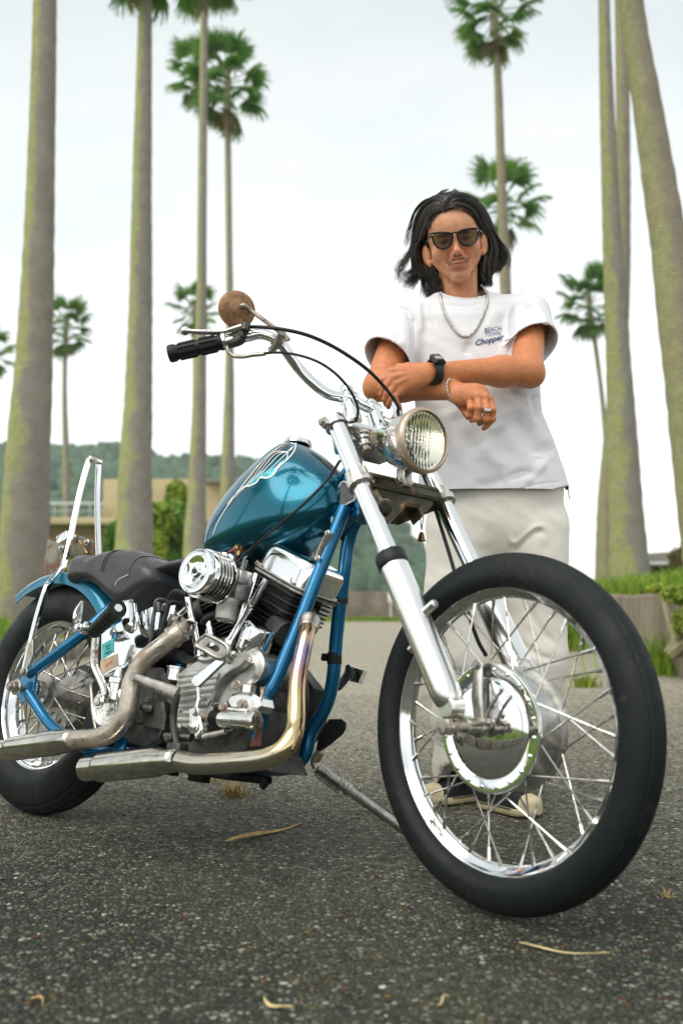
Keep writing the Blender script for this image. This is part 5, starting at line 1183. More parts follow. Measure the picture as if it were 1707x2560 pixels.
# brake anchor strap and lever over the plate
m = MB(); t0 = FWC - FY * .062 + FZ * .118 - FX * .018; t1 = FWC - FY * .072; m.tube([t0, t0.lerp(t1, .5) - FY * .006, t1], [.012, .014, .012], 12, flat=.35, ref=FX); m.hexbolt(t0 - FY * .004, -FY, .008, .008); m.build('brake_anchor', STEEL, BIKE)
m = MB(); m.tube(smooth([FWC - FY * .080 + FX * .01, FWC - FY * .078 + FX * .03 + FZ * .04, FWC - FY * .074 + FX * .055 + FZ * .075], 5), .0035, 8); m.build('brake_lever_arm', STEEL, BIKE)
m = MB(); m.box(FWC - FY * .09 + FZ * .012 + FX * .02, (.03, .02, .014), (FX, FY, FZ), bev=.003); m.build('anchor_block', RUSTY, BIKE)
# trees
m = MB(); tk = .024
def fpt(d, y): q = fxT + LD * d; return F2B((q.x, y, q.z))
for s in (-1, 1): m.lathe(fpt(-.002, .13 * s), fpt(1, 0) - fpt(0, 0), [(.0225, 0), (.028, .002), (.028, tk), (.0225, tk + .002)], 28)
bk = -FFW
m.prism([fpt(.002, -.13) + FFW * .016, fpt(.002, .13) + FFW * .016, fpt(.002, .13) + bk * .016, fpt(.002, .07) + bk * .085, fpt(.002, -.07) + bk * .085, fpt(.002, -.13) + bk * .016], LD_B * .018 if False else (fpt(.018, 0) - fpt(0, 0)), .003)
m.box(fpt(.012, -.13) - FY * .027 + bk * .004, (.022, .016, .022), (FFW, FY, FS), bev=.003); UT = m.build('upper_tree', CHROME_WORN, BIKE)
m = MB(); m.hexbolt(fpt(.012, -.13) - FY * .035 + bk * .004, -FY, .0085, .008); m.build('pinch_bolt', BOLT_R, UT)
dlo = .168
for s in (-1, 1):
    m = MB(); m.lathe(fpt(dlo, .13 * s), fpt(1, 0) - fpt(0, 0), [(.0215, -.012), (.026, -.010), (.0275, .012), (.031, .013), (.031, .030), (.026, .034)], 28); m.build('lower_clamp', CHROME_PIT, BIKE)
m = MB(); ext = (fpt(.030, 0) - fpt(0, 0))
m.prism([fpt(dlo + .008, -.12) + FFW * .020, fpt(dlo + .008, .12) + FFW * .020, fpt(dlo + .008, .12) + bk * .018, fpt(dlo + .008, .055) + bk * .095, fpt(dlo + .008, -.055) + bk * .095, fpt(dlo + .008, -.12) + bk * .018], ext, .005)
def FPL(px, off=0.0):
    o = BMI @ _C; d = BMI.to_3x3() @ ray(px); p = fpt(dlo, 0) + FFW * off; return o + d * ((p - o).dot(FFW) / d.dot(FFW))
m.prism([FPL(c6(*q), .012) for q in ((425, 815), (600, 890), (800, 965), (990, 1040), (1000, 1075), (955, 1100), (905, 1180), (870, 1105), (765, 1085), (705, 1150), (605, 1222), (575, 1180), (545, 1060), (480, 960))], FFW * -.045, .006)
m.box(fpt(dlo + .004, 0) + FFW * .012, (.016, .22, .012), (FFW, FY, FS), bev=.003)
m.cyl(FPL(c6(565, 1100), .024), FPL(c6(565, 1100), -.01), .017, 20, bev=.003); LT = m.build('lower_tree', RUST_PAINT, BIKE)
m = MB(); m.cyl(FPL(c6(565, 1100), .0245), FPL(c6(565, 1100), .027), .009, 14); m.build('lock_hole', DARKM, LT)
# risers with bushings under the tree
for s in (-1, 1):
    bs, tp = (FB(c6(292, 365), -.05), FB(c6(243, 160), -.05)) if s < 0 else (FB(c6(525, 465), .045), FB(c6(455, 262), .045)); d = (tp - bs).normalized()
    m = MB(); m.lathe(bs, d, [(.021, 0), (.0215, .012), (.0195, .04), (.0185, .075), (.0175, .092), (.014, .099), (.0001, .101)], 28); m.cyl(tp - FY * .0, tp + d * .022, .0075, 12); RS = m.build('riser', CHROME, BIKE)
    m = MB(); m.cyl(tp - FFW * .02 + d * .0, tp + FFW * .02, .018, 22, bev=.003) if False else m.lathe(tp - FY * .019, FY, [(.0195, 0), (.0205, .003), (.0205, .035), (.0195, .038)], 26); m.build('bar_clamp', CHROME, RS)
    ub = FB(c6(335, 440), -.05) if s < 0 else FB(c6(562, 545), .045); m = MB(); m.lathe(ub, -FS, [(.020, 0), (.023, .003), (.023, .022), (.018, .026), (.018, .034), (.013, .036), (.013, .05), (.0115, .052)], 24); m.build('riser_bushing', CHROME_PIT, RS)
    m = MB(); m.hexbolt(ub - FS * .05, -FS, .011, .013); m.build('riser_bolt', BOLT_R, RS)
m = MB(); m.cyl(SA + SD * .070, fpt(0, 0) + bk * .075 + FS * .004, .020, 24); m.lathe(fpt(0, 0) + bk * .075 + FS * .0, FS, [(.018, 0), (.018, .012), (.012, .014)], 6); m.build('stem_nut', CHROME_WORN, BIKE)
# handlebar
tpR = FB(c6(243, 160), -.05)
hb_px = [(c5(880, 597), -.09), (c5(795, 535), -.125), (c5(725, 462), -.155), (c5(672, 390), -.185), (c5(632, 330), -.205), (c5(585, 298), -.222), (c5(525, 283), -.240), (c5(460, 296), -.262), (c5(340, 322), -.295), (c5(62, 383), -.385)]
hR = [(tpR + FB(c6(455, 262), .045)) / 2, tpR] + [FB(p, y) for p, y in hb_px]; 
hL = [FB(c6(455, 262), .045)] + [FB(p, y) for p, y in ((c5(1150, 728), .10), (c5(1205, 748), .135), (c5(1236, 722), .165), (c5(1240, 680), .185), (c5(1232, 645), .205), (c5(1222, 612), .25), (c5(1200, 596), .31), (c5(1160, 590), .38), (c5(1115, 590), .46))]
full = list(reversed(hL)) + hR
hbp = smooth(full, 6); m = MB(); m.tube(hbp, .0127, 20); HBAR = m.build('handlebar', CHROME, BIKE)
def grip(g0, g1):
    d = (g1 - g0); L = d.length; d.normalize(); m = MB(); pth, rr = [], []
    for t, r in ((0, .0165), (.02, .0205), (.06, .0205), (.08, .0185), (.3, .0190), (.5, .0192), (.7, .0190), (.84, .0186), (.88, .0215), (.96, .0220), (.99, .0200), (1.0, .012)): pth.append(g0 + d * L * t); rr.append(r)
    m.tube(pth, rr, 24); u, v, _ = basis(d)
    for k in range(10):
        a = 2 * math.pi * k / 10; q = u * math.cos(a) + v * math.sin(a)
        for t0_, t1_ in ((.14, .42), (.5, .8)): m.tube([g0 + d * L * t0_ + q * .0185, g0 + d * L * t1_ + q * .0185], .0035, 6)
    return m.build('grip', RUBBER_SM, BIKE)
gR0, gR1 = FB(c5(335, 322), -.297), FB(c5(45, 388), -.39); grip(gR0, gR1); grip(hL[-2], hL[-1])
# right perch, lever, throttle sleeve
def lever_set(f, name):
    m = MB(); pc_ = f(FB(c5(415, 285), -.275)); m.box(pc_, (.055, .028, .032), bev=.006); m.tube(smooth([f(FB(c5(365, 330), -.285)), f(FB(c5(415, 315), -.278)), f(FB(c5(440, 280), -.27))], 4), .013, 10)
    m.lathe(f(FB(c5(448, 238), -.285)), Vector((0, 0, 1)), [(.011, -.012), (.011, .004), (.007, .007)], 16); m.build('lever_perch', CAST_DK, BIKE)
    m = MB(); lv_ = [f(FB(c5(455, 240), -.275)), f(FB(c5(390, 258), -.29)), f(FB(c5(330, 272), -.305)), f(FB(c5(220, 272), -.34)), f(FB(c5(160, 268), -.36)), f(FB(c5(132, 265), -.368))]
    m.tube(smooth(lv_, 5), smooth_s([.013, .011, .0085, .0080, .0075, .0085], 5), 14, flat=.75); m.ell(lv_[-1], .0115); m.build(name, CHROME_PIT, BIKE)
lever_set(lambda p: p, 'brake_lever'); 
m = MB(); m.tube(smooth([hL[-3], hL[-3] + Vector((.02, .02, -.01)), hL[-2] + Vector((.045, .02, -.01)), hL[-1] + Vector((.05, 0, -.01))], 5), smooth_s([.012, .009, .008, .007], 5), 12, flat=.75); m.ell(hL[-1] + Vector((.05, 0, -.01)), .011); m.build('clutch_lever', CHROME_PIT, BIKE)
m = MB(); th = FB(c5(335, 335), -.295); gd = (gR1 - gR0).normalized(); m.lathe(gR0 - gd * .008, gd, [(.017, 0), (.022, .002), (.022, .010), (.017, .012)], 24); m.build('throttle_collar', CHROME_WORN, BIKE)
m = MB(); m.tube(smooth([FB(c5(350, 345), -.295), FB(c5(358, 372), -.295), FB(c5(390, 398), -.285), FB(c5(440, 400), -.275), FB(c5(480, 392), -.265)], 5), .005, 10); m.build('cable_elbow', RUSTY, BIKE)
cb = [FB(c5(470, 394), -.267), FB(c5(520, 388), -.255), FB(c5(610, 379), -.24), FB(c5(720, 392), -.22), FB(c5(830, 430), -.19), FB(c5(920, 492), -.16), FB(c5(985, 565), -.13), FB(c5(1020, 630), -.10), FB(c5(1033, 700), -.08), fpt(.04, -.06) + bk * .05, fpt(.12, -.05) + bk * .05]
m = MB(); m.tube(smooth(cb, 6), .0032, 8); m.build('control_cable', RUBBER_SM, BIKE); m = MB(); m.tube([FB(c5(480, 392), -.265), FB(c5(548, 386), -.25)], .0052, 10); m.build('cable_adjuster', STEEL, BIKE)
cb = [FB(c5(470, 245), -.27), FB(c5(540, 247), -.26), FB(c5(640, 258), -.24), FB(c5(760, 285), -.20), FB(c5(880, 335), -.15), FB(c5(990, 400), -.10), FB(c5(1085, 470), -.05), FB(c5(1160, 545), 0), FB(c5(1215, 615), .05), FB(c5(1245, 665), .07), FB(c5(1250, 720), .08), FB(c6(850, 700), .10), FB(c6(930, 900), .115), FB(c6(975, 1050), .118), FB(c6(1020, 1180), .118), FB(c6(1120, 1500), .112), FB(c6(1180, 1700), .105), FB(c7(560, 460), .085), FB(c7(610, 560), .075)]
m = MB(); m.tube(smooth(cb, 6), .0044, 10); m.build('brake_cable', RUBBER_SM, BIKE)
# mirror
mc_ = FB(c5(408, 150), -.285); vd = (BMI @ _C - mc_).normalized(); mn = (vd * .55 + FX * .5 + Vector((0, 0, .12))).normalized()
m = MB(); m.lathe(mc_, mn, [(.0001, .016), (.014, .0155), (.021, .013), (.0225, .010), (.034, .006), (.043, .000), (.046, -.006), (.0465, -.010), (.044, -.012), (.043, -.009), (.0001, -.009)], 44); MIR = m.build('mirror', mat_simple('rusted_mirror_shell', (.26, .135, .065), .62, .25, 46, .5, .35, 120, .001), BIKE)
m = MB(); m.lathe(mc_, mn, [(.0001, -.0105), (.0425, -.0105)], 40); m.build('mirror_glass', CHROME, MIR)
m = MB(); m.tube(smooth([mc_ + mn * .013, mc_ + mn * .026 + (FB(c5(440, 140), -.27) - mc_) * .4, FB(c5(475, 160), -.262), FB(c5(560, 222), -.245), FB(c5(650, 290), -.225), FB(c5(672, 314), -.22)], 6), .0052, 12); m.build('mirror_stem', RUSTY, MIR)
m = MB(); cp = FB(c5(618, 325), -.21); m.lathe(cp - (FB(c5(672, 390), -.185) - cp).normalized() * .012, (FB(c5(672, 390), -.185) - FB(c5(585, 298), -.222)), [(.0135, 0), (.017, .002), (.017, .022), (.0135, .024)], 20); m.tube([FB(c5(640, 275), -.232), FB(c5(620, 320), -.225), FB(c5(590, 360), -.222)], [.010, .009, .009], 10); m.hexbolt(FB(c5(585, 362), -.222), Vector((0, -.3, -1)), .007, .006); m.build('mirror_clamp', RUSTY, MIR)
# headlight
HLc = FB(c6(905, 528), -.005); HLn = (FFW * .995 + FS * .02).normalized(); HLn = (FX * .99 + FZ * (-.03)).normalized()
m = MB(); m.lathe(HLc, HLn, [(.0001, -.105), (.022, -.103), (.045, -.092), (.060, -.070), (.068, -.045), (.071, -.020), (.071, -.004)], 56); HLB = m.build('headlight', CHROME_PIT, BIKE)
m = MB(); m.lathe(HLc, HLn, [(.0705, -.016), (.0745, -.014), (.0760, -.008), (.0755, .002), (.072, .007), (.068, .0085), (.0655, .006), (.0655, .001)], 64, cap=False); m.build('headlight_ring', mat_metal_rust('rusty_ring', (.60, .53, .44), (.24, .13, .07), .50, 28, .22, .6, .16), HLB)
REFL_M = mat_simple('silvered_bowl', (.95, .93, .86), .08, 1.0, None)
m = MB(); m.lathe(HLc, HLn, [(.066, .000), (.062, -.018), (.052, -.034), (.036, -.049), (.018, -.058), (.0001, -.061)], 48); m.build('reflector', REFL_M, HLB)
GLASS = NT('headlight_glass'); GLASS.set(color=(.97, .96, .90), rough=.0, trans=1.0, ior=1.30); GLASS = GLASS.m
gl = MB(); N1, N2 = 40, 22; gx, gy_, gz = HLn, FY, HLn.cross(FY)
rws = []
for i in range(N2 + 1):
    r = .066 * i / N2; row = []
    for k in range(161):
        a = 2 * math.pi * k / 160; y_, z_ = r * math.cos(a), r * math.sin(a); row.append(HLc + gy_ * y_ + gz * z_ + gx * (.003 + .011 * (1 - (r / .066) ** 2) + .0012 * abs(math.sin(y_ * 330)) * (r < .060)))
    rws.append(row)
gl.grid(rws); 
rws2 = []
for i in range(N2 + 1):
    r = .066 * i / N2; row = []
    for k in range(161):
        a = 2 * math.pi * k / 160; y_, z_ = r * math.cos(a), r * math.sin(a); fl = .0022 * abs(math.sin(y_ * 330)) * (1 if r < .061 else 0); row.append(HLc + gy_ * y_ + gz * z_ + gx * (-.0005 + .011 * (1 - (r / .066) ** 2) - fl))
    rws2.append(list(reversed(row)))
gl.grid(rws2); gl.build('lens', GLASS, HLB, 30)
m = MB(); m.cyl(HLc - HLn * .046, HLc - HLn * .02, .008, 14, bev=.002); m.ell(HLc - HLn * .018, .010, seg=14, rings=8); m.build('bulb', ALU, HLB)
m = MB(); hb0 = HLc - HLn * .05 - gz.normalized() * 0 - FZ * .066; m.box(hb0 - FZ * .014 - FX * .01, (.03, .026, .045), (FX, FY, FZ), bev=.005); m.cyl(hb0 - FZ * .024 - FY * .02 - FX * .01, hb0 - FZ * .024 + FY * .02 - FX * .01, .010, 14); m.box(hb0 - FZ * .045 - FX * .025, (.05, .035, .02), (FX, FY, FZ), bev=.005); m.hexbolt(hb0 - FZ * .024 - FY * .020 - FX * .01, -FY, .007, .006); m.build('headlight_bracket', STEEL, HLB)
# little bell on a cord
m = MB(); b0 = FB(c6(885, 1180), .085); b1 = FB(c6(883, 1310), .085); m.tube([b0 - FY * .006, b1], .0013, 6); m.tube([b0 + FY * .006, b1], .0013, 6); BL = m.build('bell_cord', RUBBER_SM, BIKE)
m = MB(); up_ = (b0 - b1).normalized(); m.lathe(b1 - up_ * .003, -up_, [(.0001, 0), (.003, .001), (.0065, .006), (.008, .016), (.0105, .022), (.0100, .0225), (.007, .017), (.0001, .01)], 22, cap=False); m.ell(b1 - up_ * .026, .0028, seg=10, rings=6); m.build('bell', BRASS, BIKE)
# ================================================================== the man
class Grid:
    """signed distance field on a box, primitives blended in one by one, meshed with surface nets"""
    def __init__(s, lo, hi, h):
        s.lo = np.array(lo, float); s.h = h; s.n = np.ceil((np.array(hi) - s.lo) / h).astype(int) + 1
        s.F = np.full(tuple(s.n), .2, np.float32); s.ax = [s.lo[i] + h * np.arange(s.n[i]) for i in range(3)]
    def sub(s, lo, hi):
        a = np.maximum(np.floor((np.array(lo) - s.lo) / s.h).astype(int), 0); b = np.minimum(np.ceil((np.array(hi) - s.lo) / s.h).astype(int) + 1, s.n)
        if np.any(b <= a): return None
        return tuple(slice(int(i), int(j)) for i, j in zip(a, b))
    def put(s, fn, lo, hi, k=.01, op='add'):
        pad = k + 3 * s.h; sl = s.sub(np.array(lo) - pad, np.array(hi) + pad)
        if sl is None: return
        X, Y, Z = np.meshgrid(s.ax[0][sl[0]], s.ax[1][sl[1]], s.ax[2][sl[2]], indexing='ij', sparse=True); d = fn(X, Y, Z).astype(np.float32); F = s.F[sl]
        kk = max(k, 1e-5)
        if op == 'add':
            h = np.maximum(kk - np.abs(F - d), 0) / kk; s.F[sl] = np.minimum(F, d) - h * h * kk * .25
        else:
            d = -d; h = np.maximum(kk - np.abs(F - d), 0) / kk; s.F[sl] = np.maximum(F, d) + h * h * kk * .25
    def mesh(s):
        F = s.F; ins = F < 0; c = np.zeros(tuple(s.n - 1), np.uint8)
        for i in (0, 1):
            for j in (0, 1):
                for k in (0, 1): c += ins[i:s.n[0] - 1 + i, j:s.n[1] - 1 + j, k:s.n[2] - 1 + k]
        act = (c > 0) & (c < 8); I = np.argwhere(act); idx = np.full(act.shape, -1, np.int32); idx[act] = np.arange(len(I))
        acc = np.zeros((len(I), 3)); cnt = np.zeros(len(I)); cor = [(i, j, k) for i in (0, 1) for j in (0, 1) for k in (0, 1)]
        val = {q: F[I[:, 0] + q[0], I[:, 1] + q[1], I[:, 2] + q[2]].astype(float) for q in cor}
        for q in cor:
            for a in range(3):
                if q[a] == 0:
                    r = list(q); r[a] = 1; r = tuple(r); v0, v1 = val[q], val[r]; m = (v0 < 0) != (v1 < 0); t = np.where(m, v0 / np.where(m, v0 - v1, 1), 0)
                    p = np.array(q, float)[None] + np.eye(3)[a][None] * t[:, None]; acc += p * m[:, None]; cnt += m
        V_ = s.lo + s.h * (I + acc / cnt[:, None]); faces = []
        for a in range(3):
            b, c2_ = (a + 1) % 3, (a + 2) % 3; sl0 = [slice(None)] * 3; sl1 = [slice(None)] * 3; sl0[a] = slice(0, -1); sl1[a] = slice(1, None)
            ch = ins[tuple(sl0)] != ins[tuple(sl1)]; E = np.argwhere(ch); E = E[(E[:, b] > 0) & (E[:, c2_] > 0) & (E[:, b] < s.n[b] - 1) & (E[:, c2_] < s.n[c2_] - 1)]
            q = []
            for db, dc in ((-1, -1), (0, -1), (0, 0), (-1, 0)):
                e = E.copy(); e[:, b] += db; e[:, c2_] += dc; q.append(idx[e[:, 0], e[:, 1], e[:, 2]])
            q = np.stack(q, 1); fl = ins[E[:, 0], E[:, 1], E[:, 2]]; q[~fl] = q[~fl][:, ::-1]; faces.append(q)
        return V_, np.concatenate(faces)
def A3(v): return np.array(v[:], float)
def P_caps(a, b, ra, rb):
    a, b = A3(a), A3(b); ab = b - a; L2 = max(ab @ ab, 1e-9)
    def fn(X, Y, Z):
        t = np.clip(((X - a[0]) * ab[0] + (Y - a[1]) * ab[1] + (Z - a[2]) * ab[2]) / L2, 0, 1)
        return np.sqrt((X - a[0] - t * ab[0]) ** 2 + (Y - a[1] - t * ab[1]) ** 2 + (Z - a[2] - t * ab[2]) ** 2) - (ra + (rb - ra) * t)
    r = max(ra, rb); return fn, np.minimum(a, b) - r, np.maximum(a, b) + r
def P_ell(c, r, ax=None):
    c = A3(c); r = np.array(r, float); M = np.eye(3) if ax is None else np.array([A3(q) for q in ax]); m = r.max()
    def fn(X, Y, Z):
        x, y, z = X - c[0], Y - c[1], Z - c[2]; u = M[0, 0] * x + M[0, 1] * y + M[0, 2] * z; v = M[1, 0] * x + M[1, 1] * y + M[1, 2] * z; w = M[2, 0] * x + M[2, 1] * y + M[2, 2] * z
        k0 = np.sqrt((u / r[0]) ** 2 + (v / r[1]) ** 2 + (w / r[2]) ** 2) + 1e-9; k1 = np.sqrt((u / r[0] ** 2) ** 2 + (v / r[1] ** 2) ** 2 + (w / r[2] ** 2) ** 2) + 1e-9
        return k0 * (k0 - 1) / k1
    return fn, c - m, c + m

MAN = empty('person', (.40, 2.98, 0)); tag(MAN, 'man in white t-shirt and cream trousers standing behind the front wheel with folded arms', 'person')
MO = np.array(MAN.location[:])
def man_mesh(name, v, f, mat, parent=None, sh=True): return mesh_np(name, np.asarray(v) - MO, f, mat, parent or MAN, sh)
def man_build(mb, name, mat, parent=None, sharp=40): mb.v = [Vector(p) - Vector(MO) for p in mb.v]; return mb.build(name, mat, parent or MAN, sharp)

# ---- head frame
HO = at_y(m1(735, 600), 2.865); hf = Vector((-.075, -.95, -.27)).normalized(); roll = R(7.7)
_hz = Vector((-math.sin(roll), 0, math.cos(roll))); hz = (_hz - hf * _hz.dot(hf)).normalized(); hx = hz.cross(hf)
KH = .2551 / _F * ((HO - _C).dot(_fw))
def hl(x, f, z): return HO + hx * x + hf * f + hz * z
def hp(u, v, f=0.0):
    """face crop pixel -> head point at depth f in front of the eyes"""
    p = HO + hf * f; d = ray(m1(u, v)); t = (p - _C).dot(hf) / d.dot(hf); return _C + d * t
HAX = (hx, hf, hz); BODY = []
def add(pr, k=.012, op='add'): BODY.append((pr, k, op))
def he(x, f, z, r, k=.012, op='add', ax=None): add(P_ell(hl(x, f, z), r, ax or HAX), k, op)
def hc(a, b, ra, rb, k=.012, op='add'): add(P_caps(hl(*a), hl(*b), ra, rb), k, op)
# ---- arms, hands, torso (world points from the photograph)
def wp(p, y): return at_y(p, y)
shR, shL = wp((1008, 808), 2.99), wp((1320, 794), 2.99)
elR, elL = wp((950, 962), 2.845), wp((1318, 928), 2.815)
wrR, wrL = wp(m3(1010, 555), 2.70), wp(m3(770, 350), 2.695)
nkB = wp((1156, 752), 3.0)
add(P_ell(wp((1165, 900), 3.01), (.165, .105, .19)), .05); add(P_ell(wp((1190, 1150), 3.01), (.15, .10, .17)), .05)
add(P_caps(shR, wp((1090, 822), 3.0), .058, .06), .05); add(P_caps(shL, wp((1240, 812), 3.0), .058, .06), .05)
add(P_caps(shR, elR, .051, .044), .03); add(P_caps(elR, elR + (wrR - elR) * .30, .040, .0425), .025); add(P_caps(elR + (wrR - elR) * .28, wrR, .0425, .0255), .02)
add(P_caps(shL, elL, .051, .0445), .03); add(P_caps(elL, elL + (wrL - elL) * .28, .0395, .0425), .025); add(P_caps(elL + (wrL - elL) * .26, wrL, .0425, .0255), .02)
add(P_ell(elL + Vector((.016, .004, -.012)), (.03, .03, .03)), .02); add(P_ell(elR + Vector((-.016, .0, -.014)), (.03, .03, .03)), .02)
# left hand lying on the other arm (fingers curl down over it)
def hand(knk, fingers, wrist, pal_r, y0):
    pass
def fpts(l): return [wp(m3(u, v), y) for u, v, y in l]
LK = fpts([(335, 352, 2.672), (345, 420, 2.664), (378, 492, 2.664), (425, 556, 2.668)])
for q, r in zip(LK, (.0125, .0125, .012, .011)): add(P_caps(wrL.lerp(q, .12), q, .0215, r), .012)
add(P_ell(wrL.lerp((LK[1] + LK[2]) / 2, .55), (.045, .016, .030), (( (LK[1] + LK[2]) / 2 - wrL).normalized(), Vector((0, 1, 0)), Vector((0, 0, 1)))), .014)
LF = [[(335, 352, 2.672), (262, 430, 2.664), (222, 520, 2.674), (218, 590, 2.69)], [(345, 420, 2.664), (268, 505, 2.655), (240, 585, 2.668), (244, 645, 2.684)], [(378, 492, 2.664), (300, 580, 2.653), (272, 645, 2.664), (282, 700, 2.68)], [(425, 556, 2.668), (345, 640, 2.655), (312, 690, 2.664), (308, 728, 2.676)]]
for fg, r in zip(LF, (.0094, .0097, .0094, .0087)):
    P_ = fpts(fg)
    for i in range(3): add(P_caps(P_[i], P_[i + 1], r * (1.06, 1.0, .93)[i], r * (1.0, .93, .80)[i]), .0016)
    add(P_ell(P_[1], (r * 1.1,) * 3), .003); add(P_ell(P_[0], (r * 1.28,) * 3), .006)
for q in LK[:3]: add(P_caps(wrL.lerp(q, .35) + Vector((0, -.0165, .004)), q + Vector((.006, -.010, .004)), .0028, .0030), .006)
th = [wrL + Vector((-.02, .012, .012)), wp(m3(520, 300), 2.70), wp(m3(420, 300), 2.705), wp(m3(385, 318), 2.71)]
add(P_caps(th[0], th[1], .018, .014), .012); add(P_caps(th[1], th[2], .013, .011), .006); add(P_caps(th[2], th[3], .011, .009), .005)
# right hand hanging loosely closed
RK = fpts([(1190, 640, 2.668), (1272, 618, 2.660), (1350, 628, 2.660), (1412, 655, 2.668)])
for q, r in zip(RK, (.0130, .0130, .0125, .0115)): add(P_caps(wrR.lerp(q, .10), q, .0225, r), .012)
add(P_ell(wrR.lerp((RK[1] + RK[2]) / 2, .6), (.042, .019, .032), (((RK[1] + RK[2]) / 2 - wrR).normalized(), Vector((0, 1, 0)), Vector((0, 0, 1)))), .014)
RF = [[(1190, 640, 2.668), (1205, 740, 2.652), (1195, 815, 2.664), (1160, 800, 2.684)], [(1272, 618, 2.660), (1290, 740, 2.643), (1278, 852, 2.654), (1215, 870, 2.676)], [(1350, 628, 2.660), (1375, 750, 2.643), (1372, 860, 2.654), (1300, 905, 2.676)], [(1412, 655, 2.668), (1444, 760, 2.652), (1438, 862, 2.660), (1385, 930, 2.672), (1345, 962, 2.68)]]
for fg, r in zip(RF, (.0100, .0103, .0099, .0090)):
    P_ = fpts(fg); n = len(P_) - 1
    for i in range(n): add(P_caps(P_[i], P_[i + 1], r * (1.06, 1.0, .95, .85)[i], r * (1.0, .95, .84, .78)[i]), .0016)
    add(P_ell(P_[1], (r * 1.06,) * 3), .003); add(P_ell(P_[0], (r * 1.26,) * 3), .006); add(P_ell(P_[2], (r * 1.05,) * 3), .004)
th = [wrR + Vector((.015, .012, -.018)), wp(m3(1110, 700), 2.705), wp(m3(1155, 790), 2.70), wp(m3(1175, 835), 2.695)]
add(P_caps(th[0], th[1], .019, .0155), .012); add(P_caps(th[1], th[2], .0135, .0115), .006); add(P_caps(th[2], th[3], .0112, .0095), .005)
# ---- head
add(P_caps(hl(0, -.100, -.06), nkB + Vector((0, .022, -.04)), .050, .058), .014); add(P_caps(hl(-.045, -.085, -.085), nkB + Vector((-.018, -.030, -.012)), .013, .012), .02); add(P_caps(hl(.045, -.085, -.085), nkB + Vector((.022, -.030, -.012)), .013, .012), .02)
he(0, -.090, .042, (.0785, .100, .098), .02); he(0, -.052, -.012, (.0690, .056, .078), .03); he(0, -.036, .052, (.066, .045, .048), .02)
for s in (-1, 1):
    hc((.053 * s, -.066, -.044), (.015 * s, -.018, -.102), .0175, .0120, .024); he(.045 * s, -.020, -.026, (.026, .024, .022), .022); hc((.012 * s, -.004, .020), (.046 * s, -.014, .021), .0085, .0075, .012)
    he(.033 * s, .014, .004, (.021, .014, .012), .012, 'sub'); he(.033 * s, -.0125, .004, (.0150, .0145, .0145), .002)
    hc((.018 * s, -.001, .0095), (.048 * s, -.006, .0085), .0040, .0035, .004)     # upper lid
    he(.0130 * s, .0090, -.0365, (.0085, .0085, .0068), .005)
    he(.0885 * s, -.082, -.018 + .004 * s, (.0085, .020, .031), .006, ax=((hx * .86 + hf * .5 * s).normalized(), (hf * .86 - hx * .5 * s).normalized(), hz)); he(.0935 * s, -.062, -.014 + .004 * s, (.008, .010, .019), .005, 'sub', ax=((hx * .86 + hf * .5 * s).normalized(), (hf * .86 - hx * .5 * s).normalized(), hz)); he(.082 * s, -.070, -.044 + .004 * s, (.008, .010, .010), .006)
he(0, -.0125, -.104, (.022, .017, .0145), .016); he(0, -.008, -.062, (.036, .020, .027), .022)
hc((0, .001, .014), (0, .0195, -.027), .0080, .0098, .012); he(.0, .0205, -.0315, (.0112, .0112, .0105), .008)
for s in (-1, 1): he(.0066 * s, .0165, -.0425, (.0038, .0048, .0028), .002, 'sub')
LIPU = [(-.0295, -.003, -.0612), (-.014, .0080, -.0628), (-.004, .0110, -.0612), (0, .0105, -.0617), (.004, .0110, -.0610), (.014, .0080, -.0618), (.0285, -.002, -.0592)]
LIPL = [(-.022, .0005, -.0668), (-.010, .0080, -.0708), (0, .0094, -.0714), (.010, .0080, -.0702), (.021, .001, -.0652)]
for a, b_ in zip(LIPU, LIPU[1:]): hc(a, b_, .0027, .0027, .004)
for a, b_ in zip(LIPL, LIPL[1:]): hc(a, b_, .0036, .0036, .005)
for a, b_ in zip(LIPU, LIPU[1:]): hc((a[0], a[1] + .0036, a[2] - .0036), (b_[0], b_[1] + .0036, b_[2] - .0036), .0011, .0011, .0015, 'sub')
for s in (-1, 1): hc((.021 * s, .004, -.036), (.034 * s, -.002, -.058), .0012, .0012, .014, 'sub')
he(0, .004, -.0850, (.016, .004, .0035), .012, 'sub')

def run_grid(lo, hi, h):
    g = Grid(lo, hi, h)
    for (fn, a, b_), k, op in BODY: g.put(fn, a, b_, k, op)
    return g.mesh()
hb0 = (np.array(HO[:]) - [.125, .06, .185], np.array(HO[:]) + [.125, .24, .165])
hands = []
for pts, pad in ((LF, .03), (RF, .03)):
    P_ = np.array([A3(q) for fg in pts for q in fpts(fg)]); w_ = A3(wrL if pts is LF else wrR); P_ = np.concatenate([P_, w_[None]]); hands.append((P_.min(0) - pad, P_.max(0) + pad))
allP = [run_grid(*hb0, .0019), run_grid(*hands[0], .0019), run_grid(*hands[1], .0019)]
bv, bf = run_grid((-.02, 2.60, .93), (.74, 3.16, 1.56), .0034)
cen = bv[bf].mean(1); drop = np.zeros(len(bf), bool)
for lo, hi in [hb0] + hands: drop |= np.all((cen > np.array(lo) + .006) & (cen < np.array(hi) - .006), 1)
allP.append((bv, bf[~drop])); V_, F_, off = [], [], 0
for v, f in allP: V_.append(v); F_.append(f + off); off += len(v)
V_ = np.concatenate(V_); F_ = np.concatenate(F_)
